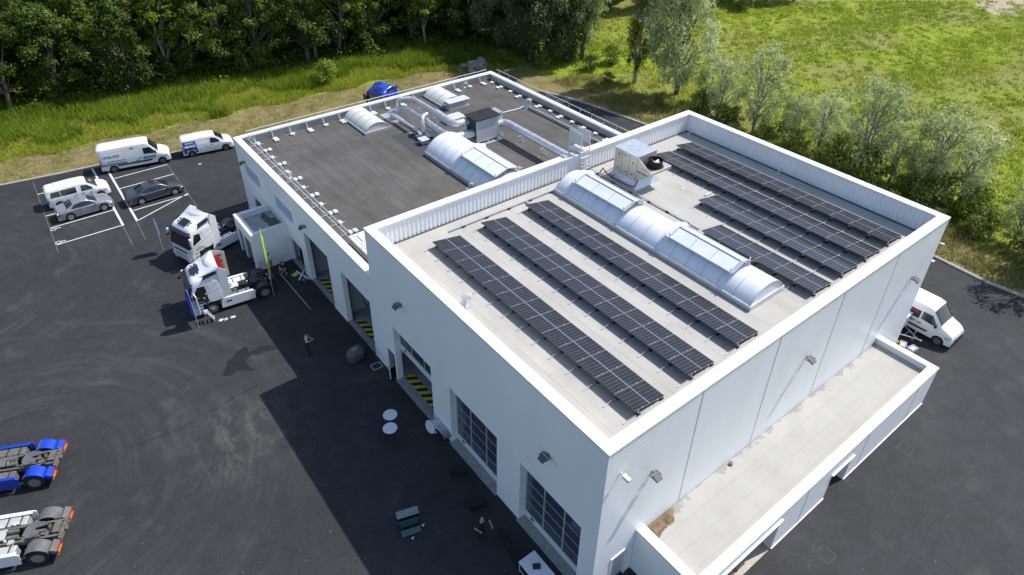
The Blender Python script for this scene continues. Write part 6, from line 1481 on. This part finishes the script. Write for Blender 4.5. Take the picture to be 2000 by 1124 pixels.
def tree_proto(name, kind, seed, H, R0, zb, ncl, per, size, mat, bark='bark', stems=1, upright=.0, crad=(.75, 1.35), lop=.2, top_taper=.5, droop=.25, elong=1.7):
    r = random.Random(seed); clumps = []; tips = []
    lobes = [(r.uniform(0, 6.28), r.uniform(.6, 1.25)) for _ in range(5)]
    for i in range(ncl):
        f = (i+r.random())/ncl; z = zb+(H-zb)*f
        prof = math.sin(min(1, (f+.12))*math.pi*.62+.25)**.8 if f < .5 else (1-(f-.5)/.5*(1-top_taper*.35))*1.
        th = r.uniform(0, 6.28); lf = min(l for _, l in [min(lobes, key=lambda q: abs(math.cos(th-q[0])-1))])
        rr_ = R0*prof*lf*math.sqrt(r.uniform(.12, 1))
        c = (rr_*math.cos(th)+lop*R0*math.sin(f*3+seed), rr_*math.sin(th), z+r.uniform(-.3, .3))
        cr = r.uniform(*crad); clumps.append((c, (cr, cr, cr*(1.25 if upright else .72)), r.uniform(-.16, .16)+.10*(f-.5))); tips.append(c)
    t = thing(name, '', 'tree')
    mb = MB()
    for s in range(stems):
        a = s*6.28/max(1, stems)+seed; sp = .0 if stems == 1 else .18*H*.35
        pts = [(0+.15*s, 0, -.1)]; k = 6
        for j in range(1, k+1):
            f = j/k; pts.append((math.cos(a)*sp*f+lop*R0*math.sin(f*2)*.6+r.uniform(-.1, .1), math.sin(a)*sp*f+r.uniform(-.1, .1), H*.86*f))
        r0 = .017*H/(stems**.5); mb.tube(pts, [r0*(1-.85*j/k)+.015 for j in range(k+1)], 7)
        for c in tips[s::stems]:
            if r.random() < .75:
                zz = max(.15, (c[2]/H)-.22-.1*r.random())*H; j = min(k-1, int(zz/(H*.86)*k)); f = zz/(H*.86)*k-j; p0 = Vector(pts[j]).lerp(Vector(pts[j+1]), min(1, f)); p1 = Vector(c)
                m_ = p0.lerp(p1, .5)+Vector((0, 0, .1*(p1-p0).length)); L = (p1-p0).length
                mb.tube([p0, m_, p1], [.012*L+.02, .008*L+.014, .008], 5, cap=False)
    mb.build('trunk', M[bark], t, smooth=50, recalc=False)
    me = leaf_mesh('crown', seed, clumps, per, size, M[mat], droop, elong, base_tone=.42)
    o = bpy.data.objects.new('crown', me); COL.objects.link(o); o.parent = t
    return t
rt_ = random.Random(11)
def plant(proto, x, y, s, label, group=None, rz=None, sz=None):
    global _planted
    if proto.name in _planted: c = copy_tree(proto)
    else: c = proto; _planted.add(proto.name)
    c.location = (x, y, 0); c.rotation_euler = (0, 0, rt_.uniform(0, 6.28) if rz is None else rz); c.scale = (s, s, sz or s)
    c['label'] = label
    if group: c['group'] = group
    return c
_planted = set()
WL = 'leafy green tree in the dense wood beyond the grass bank'
protos = [tree_proto('woodland_tree', 'w', 21+i, h, r_, zb, nc, 260, sz, 'leaf_wood', crad=cr, lop=lp, droop=dr) for i, (h, r_, zb, nc, sz, cr, lp, dr) in enumerate(((14.5, 3.9, 2.8, 56, .24, (.7, 1.4), .2, .3), (16, 3.5, 3.4, 54, .23, (.6, 1.3), .35, .5), (13, 4.3, 2.2, 58, .26, (.7, 1.5), .1, .25), (15.5, 3.9, 3.6, 56, .22, (.6, 1.25), .4, .6), (12, 3.6, 1.6, 52, .25, (.6, 1.3), .2, .3)))]
bright = [tree_proto('bright_tree', 'b', 41+i, h, r_, zb, nc, 250, .25, 'leaf_yellow', crad=(.7, 1.2), lop=.35, droop=.4, bark='bark_pale') for i, (h, r_, zb, nc) in enumerate(((12.5, 3.0, 5.5, 30), (11, 3.2, 4.5, 30)))]
def edge(x): return interp([(-60, 86), (-15, 81.5), (12, 78.5), (37, 73.5), (46, 68), (60, 70), (90, 66)], x)
spots = []
for j in range(11):
    y_off = j*5.2
    for x in np.arange(-40, 80, 5.4):
        xx = x+(2.7 if j % 2 else 0)+rt_.uniform(-1.5, 1.5); yy = edge(xx)+y_off+rt_.uniform(-1.6, 1.6)
        if yy > 148-.715*(xx+9.7) or xx < -42 or (xx < -25 and j > 4): continue
        if xx > 52 and yy < 76: continue
        spots.append((xx, yy, j))
ORD = ['first', 'second', 'third', 'fourth', 'fifth', 'sixth', 'seventh', 'eighth', 'ninth', 'tenth', 'eleventh', 'twelfth', 'thirteenth', 'fourteenth', 'fifteenth']; kk = 0
for i, (x, y, j) in enumerate(spots):
    lab_ = WL
    if j == 0 and x > -15: lab_ = 'green tree in the front row of the wood, %s from the left' % ORD[min(kk, 14)]; kk += 1
    pr = protos[rt_.randrange(5)]; s = rt_.uniform(.82, 1.18)*(1 if j else .9)
    plant(pr, x, y, s, lab_, 'trees of the dense wood beyond the grass bank')
# edge individuals that stand out
plant(bright[0], 3.2, 80.3, .88, 'lime-green tree with a bent bare trunk at the left part of the wood edge')
plant(bright[1], -2.6, 81.3, .85, 'small bright tree with a leaning pale trunk at the wood edge, second from the left')
plant(bright[0], 21.0, 76.5, 1.05, 'yellowish-green tree at the wood edge, left of the blue truck cab')
plant(bright[1], 27.5, 75.0, 1.1, 'bright layered tree at the wood edge behind the blue truck cab')
plant(bright[0], 36.5, 73.2, .95, 'bright narrow tree at the right end of the wood edge behind the rubble pile')
# willows and birch
wl = [tree_proto('willow_tree', 'v', 61, 14.5, 4.2, 2.2, 95, 180, .17, 'leaf_willow', stems=4, upright=1, top_taper=1.9, crad=(.45, 1.15), droop=.7, elong=2.6),
      tree_proto('willow_tree', 'v', 62, 9.5, 2.9, 1.3, 60, 140, .14, 'leaf_willow', stems=5, upright=1, top_taper=2.0, crad=(.35, .85), droop=.2, elong=2.6, bark='bark_pale'),
      tree_proto('willow_tree', 'v', 63, 8.7, 3.5, 1.0, 66, 140, .14, 'leaf_willow', stems=6, upright=1, top_taper=2.1, crad=(.35, .85), droop=.2, elong=2.6, bark='bark_pale')]
wb = tree_proto('willow_tree', 'v', 66, 14, 4.8, 1.0, 84, 260, .19, 'leaf_willow_dark', stems=4, upright=1, crad=(.7, 1.5), droop=.7, elong=2.4)
bi = tree_proto('birch_tree', 'v', 65, 14.5, 2.1, 2.0, 50, 260, .16, 'leaf_birch', stems=2, upright=1, crad=(.45, .95), droop=.8, elong=2., bark='bark_pale')
plant(wb, 47.8, 58.8, 1.15, 'big dark green spreading willow right of the wood, left one of the pair')
plant(wl[0], 51.2, 56.0, 1.12, 'big grey-green spreading willow right of the wood, right one of the pair')
plant(wb, 46.0, 64.5, 1.0, 'dark bushy willow behind the rubble pile, left of the spreading pair')
plant(bi, 50.9, 45.3, 1.05, 'tall narrow dark birch left of the tall silvery willow')
plant(wl[0], 52.1, 39.3, 1.10, 'tall silvery willow with several stems behind the rear corner of the hall', rz=1.2)
for i, (k, x, y, s, lb) in enumerate(((1, 50.2, 31.4, .80, 'slender pale willow right of the tall silvery one'), (1, 50.3, 26.9, 1.02, 'tall pale feathery willow behind the left third of the rear parapet'),
     (2, 50.4, 22.5, .66, 'short scrubby willow just right of the tall feathery willow'), (1, 51.4, 19.7, .72, 'thin grey willow behind the middle of the rear parapet'), (2, 50.4, 14.6, 1.08, 'broad silvery willow behind the right half of the rear parapet'),
     (1, 51.2, 11.8, .62, 'small grey willow between the two broad silvery ones'), (2, 50.1, 8.6, 1.0, 'broad silvery willow just left of the right hall corner'), (2, 51.4, 5.6, .86, 'airy silvery willow straight above the right corner of the hall'),
     (1, 49.0, .2, .55, 'small silvery willow bush at the right edge of the photo'), (2, 46.4, -3.4, 1.0, 'dark willow cut by the right edge of the photo'))):
    plant(wl[k], x, y, s, lb)
bs = [tree_proto('bush', 'u', 71+i, 2.2, 1.25, .25, 16, 420, .12, 'leaf_bush' if i != 1 else 'leaf_yellow', stems=3, upright=0, crad=(.4, .7), elong=1.8) for i in range(3)]
for b in bs: b['category'] = 'bush'
bspots = [(49.3, 28.9, 1.1, 2, None), (49.6, 20.9, 1.2, 0, None), (50.9, 17.2, 1.5, 2, None), (49.8, 12.9, 1.6, 0, None), (52.2, 9.9, 1.6, 2, None), (49.2, 6.6, 1.7, 0, None), (50.8, 4.2, 1.5, 1, None), (47.9, -1.6, 1.9, 0, None), (47.0, -6, 1.8, 0, None), (49.1, 33.2, 1.5, 0, None), (52.5, 24.4, 1.1, 1, None), (46.6, 9.5, .8, 1, None), (46.4, 5.2, .8, 0, None), (51.8, 15.9, 1.2, 1, None), (18.8, 68.6, 1.35, 1, 'round light green bush alone on the grass bank left of the blue truck'), (50.2, 34.5, 1.2, 1, 'bright green bush at the foot of the tall silvery willow'), (47.9, 30.3, 1.3, 0, None), (48.2, 24.3, 1.1, 2, None), (48.4, 21.3, 1.2, 0, None), (48.4, 17.6, 1.2, 2, None), (47.8, 12.2, 1.3, 0, None), (47.9, 15.0, .9, 2, None),
          (47.6, 7.2, 1.2, 0, None), (47.3, 3.0, .9, 2, None), (46.5, -3.5, 1.3, 0, None), (91, 58.6, 1.6, 0, 'round dark bush at the far left corner of the meadow'), (53.5, 52, 1.2, 1, None), (49, 51.8, 1.0, 0, None), (44.7, 56.5, 1.1, 2, None), (41.5, 60.5, 1., 0, None), (47.6, 38.3, .7, 2, None), (48.1, 47.5, .7, 0, None), (46.9, 27.3, .8, 2, None), (49.6, 9.8, 1.0, 0, None), (49.5, 2.6, 1.1, 0, None)]
for x, y, s, k, lb in bspots: plant(bs[k], x, y, s, lb or 'low green bush in the rough strip between the lane and the meadow', None if lb else 'low bushes beside the lane')
# far wood beyond the top of the meadow, only its shade and skirts show
FT = 'dark tree at the far edge of the meadow, cut by the photo top'
for i, (x, y) in enumerate(((72, 71), (78, 69), (83, 66.5), (88, 64), (94, 62.5), (99, 59), (104, 56.5), (76, 75), (90, 69), (97, 65), (67, 75))): plant(protos[i % 5], x, y, rt_.uniform(.8, 1.0), FT, 'dark trees at the far edge of the meadow')
# fence posts along the meadow
for i, (x, y, h, ln, lb) in enumerate(((57.8, 38.5, 1.5, 0, 'thin fence post in the meadow behind the tall silvery willow'), (46.8, 1.4, 1.7, .0, 'dark wooden post with a slanting brace near the right edge'), (47.2, 35.4, 1.5, 0, 'thin fence post at the lane edge before the birch and silvery willow'), (47.6, 10.5, 1.5, 0, 'thin fence post behind the right half of the rear parapet'))):
    mb = MB(); mb.tube([(x, y, 0), (x, y, h)], .06, 6)
    if i == 1: mb.tube([(x, y, h*.9), (x-.3, y+2.0, .05)], .05, 6)
    tag(mb.build('fence_post', M['bark']), lb, 'post')
# rubble pile
import bmesh
def rock(name, loc, dims, seed, mat):
    bm = bmesh.new(); bmesh.ops.create_icosphere(bm, subdivisions=3, radius=1); r = random.Random(seed)
    from mathutils import noise as mn
    for v in bm.verts:
        n = mn.noise(v.co*1.6+Vector((seed, 0, 0)))*.45+mn.noise(v.co*4+Vector((seed, 3, 0)))*.22; v.co = v.co*(1+n); v.co.x *= dims[0]; v.co.y *= dims[1]; v.co.z = max(-.1, v.co.z*dims[2])
    me = bpy.data.meshes.new(name); bm.to_mesh(me); bm.free(); me.materials.append(mat); o = bpy.data.objects.new(name, me); COL.objects.link(o); o.location = loc; return o
from mathutils import noise as mn
bmh = bmesh.new(); r_ = random.Random(6)
for k in range(46):
    a, q = r_.uniform(0, 6.28), r_.random()**.6; sz_ = r_.uniform(.25, .75)*(1.25-q*.6); x, y = 2.5*q*math.cos(a), 1.5*q*math.sin(a); z = max(0, 1.25*(1-q))*r_.uniform(.4, 1)
    res = bmesh.ops.create_icosphere(bmh, subdivisions=2, radius=sz_)
    for v in res['verts']: n_ = mn.noise(v.co*2.2/sz_*.5+Vector((k, 0, 0))); v.co = Vector((v.co.x*(1+n_*.7)+x, v.co.y*(1+n_*.7)+y, v.co.z*(.75+n_*.4)+z))
me = bpy.data.meshes.new('rubble_heap'); bmh.to_mesh(me); bmh.free(); me.materials.append(S('pale_rubble', (.36, .33, .29), .95, var=.5, scale=2.2)); o = bpy.data.objects.new('rubble_heap', me); COL.objects.link(o); o.location = (37.3, 62.0, 0)
tag(o, 'grey rubble heap on the bank behind the far corner of the dark roof', 'rubble heap')
# ---- undergrowth of the wood
r_ = random.Random(8); cl_ = []
for _ in range(620):
    x = r_.uniform(-26, 66); y = edge(x)+r_.uniform(1.5, 42)**1.0
    if y > 146-.715*(x+9.7): continue
    q = r_.uniform(.7, 1.7); cl_.append(((x, y, q*.6), (q*1.3, q*1.3, q), r_.uniform(-.2, .1)))
for _ in range(230):
    x = r_.uniform(-28, 44); y = edge(x)+r_.gauss(.6, 1.6); q = r_.uniform(.6, 1.5)
    for h_ in range(r_.choice((1, 1, 2))): cl_.append(((x+r_.uniform(-.5, .5), y+r_.uniform(-.3, .5), .4+h_*1.1), (q*1.2, q*1.2, q*.85), r_.uniform(-.15, .3)))
ug = bpy.data.objects.new('undergrowth', leaf_mesh('undergrowth', 9, cl_, 60, .26, M['leaf_wood'], .1, 1.6, base_tone=.25)); COL.objects.link(ug)
tag(ug, 'dark tangled undergrowth on the floor of the wood', 'undergrowth', kind='stuff')
# ---- grass
def in_kl(x, y):  # distance beyond the asphalt edge for the left / rear side
    return y-np.interp(x, [p[0] for p in KL[:13]], [p[1] for p in KL[:13]])
def tufts(name, X, Y, hmin, hmax, wd, blades, seed, mat, tone, lean=.5, label=None, cat=None, tv=.14, spread=.12):
    r = np.random.default_rng(seed); n = len(X); X = np.repeat(X, blades); Y = np.repeat(Y, blades); tn = np.repeat(tone if hasattr(tone, '__len__') else np.full(n, tone), blades)
    k = len(X); X = X+r.normal(size=k)*spread; Y = Y+r.normal(size=k)*spread; h = hmin+(hmax-hmin)*r.random(k)**1.5
    a = r.random(k)*6.283; l = r.random(k)*lean; dx, dy = np.cos(a), np.sin(a); w_ = wd*(.6+.8*r.random(k)); sx, sy = -dy*w_, dx*w_
    z = np.zeros(k)
    q = np.stack([np.stack([X-sx, Y-sy, z], 1), np.stack([X+sx, Y+sy, z], 1), np.stack([X+dx*h*l+sx*.25, Y+dy*h*l+sy*.25, h*np.cos(l)], 1), np.stack([X+dx*h*l-sx*.25, Y+dy*h*l-sy*.25, h*np.cos(l)], 1)], 1)
    me = quads_mesh(name, q.reshape(-1, 3), np.clip(tn+tv*r.normal(size=k), 0, 1), M[mat]); o = bpy.data.objects.new(name, me); COL.objects.link(o)
    return tag(o, label, cat, kind='stuff')
rg = np.random.default_rng(5)
def pnoise(x, y, s, seed):
    r = np.random.default_rng(seed); o = np.zeros_like(x)
    for k in range(6):
        a = r.random()*6.28; f = s*(1+.7*k); o += np.sin((x*math.cos(a)+y*math.sin(a))*f+r.random()*6.28)/(1+.5*k)
    return o/2.5
edge_x = np.array([-60, -15, 12, 37, 46, 60, 90]); edge_y = np.array([86, 81.5, 78.5, 73.5, 68, 70, 66])
X = rg.uniform(-27, 47, 60000); Y = rg.uniform(60, 86, 60000)
lo = 67.8+(X+17)*(-.06)+pnoise(X, Y, .8, 1)*.8; lo = np.where(X > 30, np.maximum(lo-(X-30)*.55, 55), lo); m_ = (Y > lo) & (Y < np.interp(X, edge_x, edge_y)+3)
X, Y, lo = X[m_], Y[m_], lo[m_]; f_ = np.clip((Y-lo)/8, 0, 1)
tall = f_+.5*pnoise(X, Y, .5, 3)
tufts('bank_grass', X[tall < .45], Y[tall < .45], .15, .65, .035, 5, 1, 'grass', .55+.2*pnoise(X, Y, .35, 2)[tall < .45], label='rough green grass and weeds on the bank before the wood', cat='grass', spread=.16)
tufts('reeds', X[tall >= .45], Y[tall >= .45], .5, 1.35, .045, 5, 2, 'grass', .42+.2*pnoise(X, Y, .35, 2)[tall >= .45], label='tall green reeds and nettles along the foot of the wood', cat='reeds', lean=.7, spread=.2)
X = rg.uniform(-27, 40, 26000); Y = rg.uniform(56, 70, 26000); d = in_kl(X, Y); m_ = (d > .35) & (Y < 68.5+(X+17)*(-.06)) & (rg.random(26000) < .35+.5*pnoise(X, Y, .9, 8))
tufts('dry_tufts', X[m_], Y[m_], .05, .25, .02, 4, 3, 'grass_dry', .5, label='short dry yellow grass along the left kerb', cat='grass')
X = rg.uniform(42.4, 48.5, 16000); Y = rg.uniform(-12, 52, 16000); m_ = rg.random(16000) < .45+.45*pnoise(X, Y, .7, 9)
tufts('lane_verge_grass', X[m_], Y[m_], .08, .6, .03, 5, 4, 'grass_dry', .35+.3*pnoise(X, Y, .5, 4)[m_], label='rough mixed grass strip between the lane kerb and the willows', cat='grass', spread=.2)
X = rg.uniform(46, 150, 150000); Y = rg.uniform(-14, 72, 150000); vis = (Y < 104-.74*(X-40)) & (Y > -.35*(X-46)*0-8+(X-46)*.16)
dn = pnoise(X, Y, .35, 12)+.5*pnoise(X, Y, 1.4, 13); m_ = vis & (rg.random(150000) < np.clip(.25+.5*dn, .03, 1))
tufts('meadow_grass', X[m_], Y[m_], .10, .50, .05, 4, 5, 'grass', .62+.22*pnoise(X, Y, .12, 14)[m_], label='patchy bright green meadow grass right of the buildings', cat='grass', spread=.22, lean=.8)
n_ = 6500; X = rg.uniform(47, 145, n_); Y = rg.uniform(-10, 70, n_); m_ = (Y < 104-.74*(X-40)) & (rg.random(n_) < .5+.5*pnoise(X, Y, .09, 21)); 
tufts('rush_clumps', X[m_], Y[m_], .15, .5, .05, 18, 6, 'grass', .22, label='darker rush and dock clumps dotted over the meadow', cat='rushes', spread=.22, lean=.9)

# ------------------------------------------------------------------ one part per separate piece
def split_obj(o):
    bm = bmesh.new(); bm.from_mesh(o.data); seen = set(); isl = []
    for f in bm.faces:
        if f.index in seen: continue
        st = [f]; seen.add(f.index); cur = []
        while st:
            g = st.pop(); cur.append(g.index)
            for v in g.verts:
                for h in v.link_faces:
                    if h.index not in seen: seen.add(h.index); st.append(h)
        isl.append(set(cur))
    bm.free()
    if len(isl) < 2 or len(isl) > 60: return
    base = o.name.split('.')[0]
    for k, I in enumerate(isl[::-1]):
        last = k == len(isl)-1; me = o.data.copy(); b2 = bmesh.new(); b2.from_mesh(me); b2.faces.ensure_lookup_table()
        bmesh.ops.delete(b2, geom=[f for f in b2.faces if f.index not in I], context='FACES'); b2.to_mesh(me); b2.free()
        if last: o.data = me
        else:
            c = o.copy(); c.data = me; c.name = base; COL.objects.link(c)
SPLIT = {'door_jamb', 'flange', 'side_window', 'blue_sign', 'dark_sign', 'side_moulding', 'door_handle', 'slide_rail', 'picture_decal', 'vent', 'chrome_trim', 'panel_outline', 'side_panel', 'rear_side_panel', 'rear_side_panel_face', 'bonnet_vent', 'wind_deflector', 'small_print', 'air_cylinder', 'coping_joint', 'joint_strip', 'base_flashing', 'hazard_floor_marking', 'panel_seam', 'door_sill', 'inner_wall', 'roof_horn', 'step', 'tank_strap', 'plinth_bracket', 'foot_pad', 'roof_panel', 'door_track', 'lining_foot', 'rail', 'door_latch', 'stretcher', 'parapet_upstand', 'pipe_block', 'rubber_pad', 'latch', 'mounting_plate', 'coping', 'lintel_trim', 'strap', 'lid', 'mesh_panel', 'base_sheet', 'tread', 'roof_seam', 'edge_trim'}
for o in list(bpy.data.objects):
    if o.type == 'MESH' and o.parent and o.name.split('.')[0] in SPLIT and not o.children and o.data.users == 1: split_obj(o)
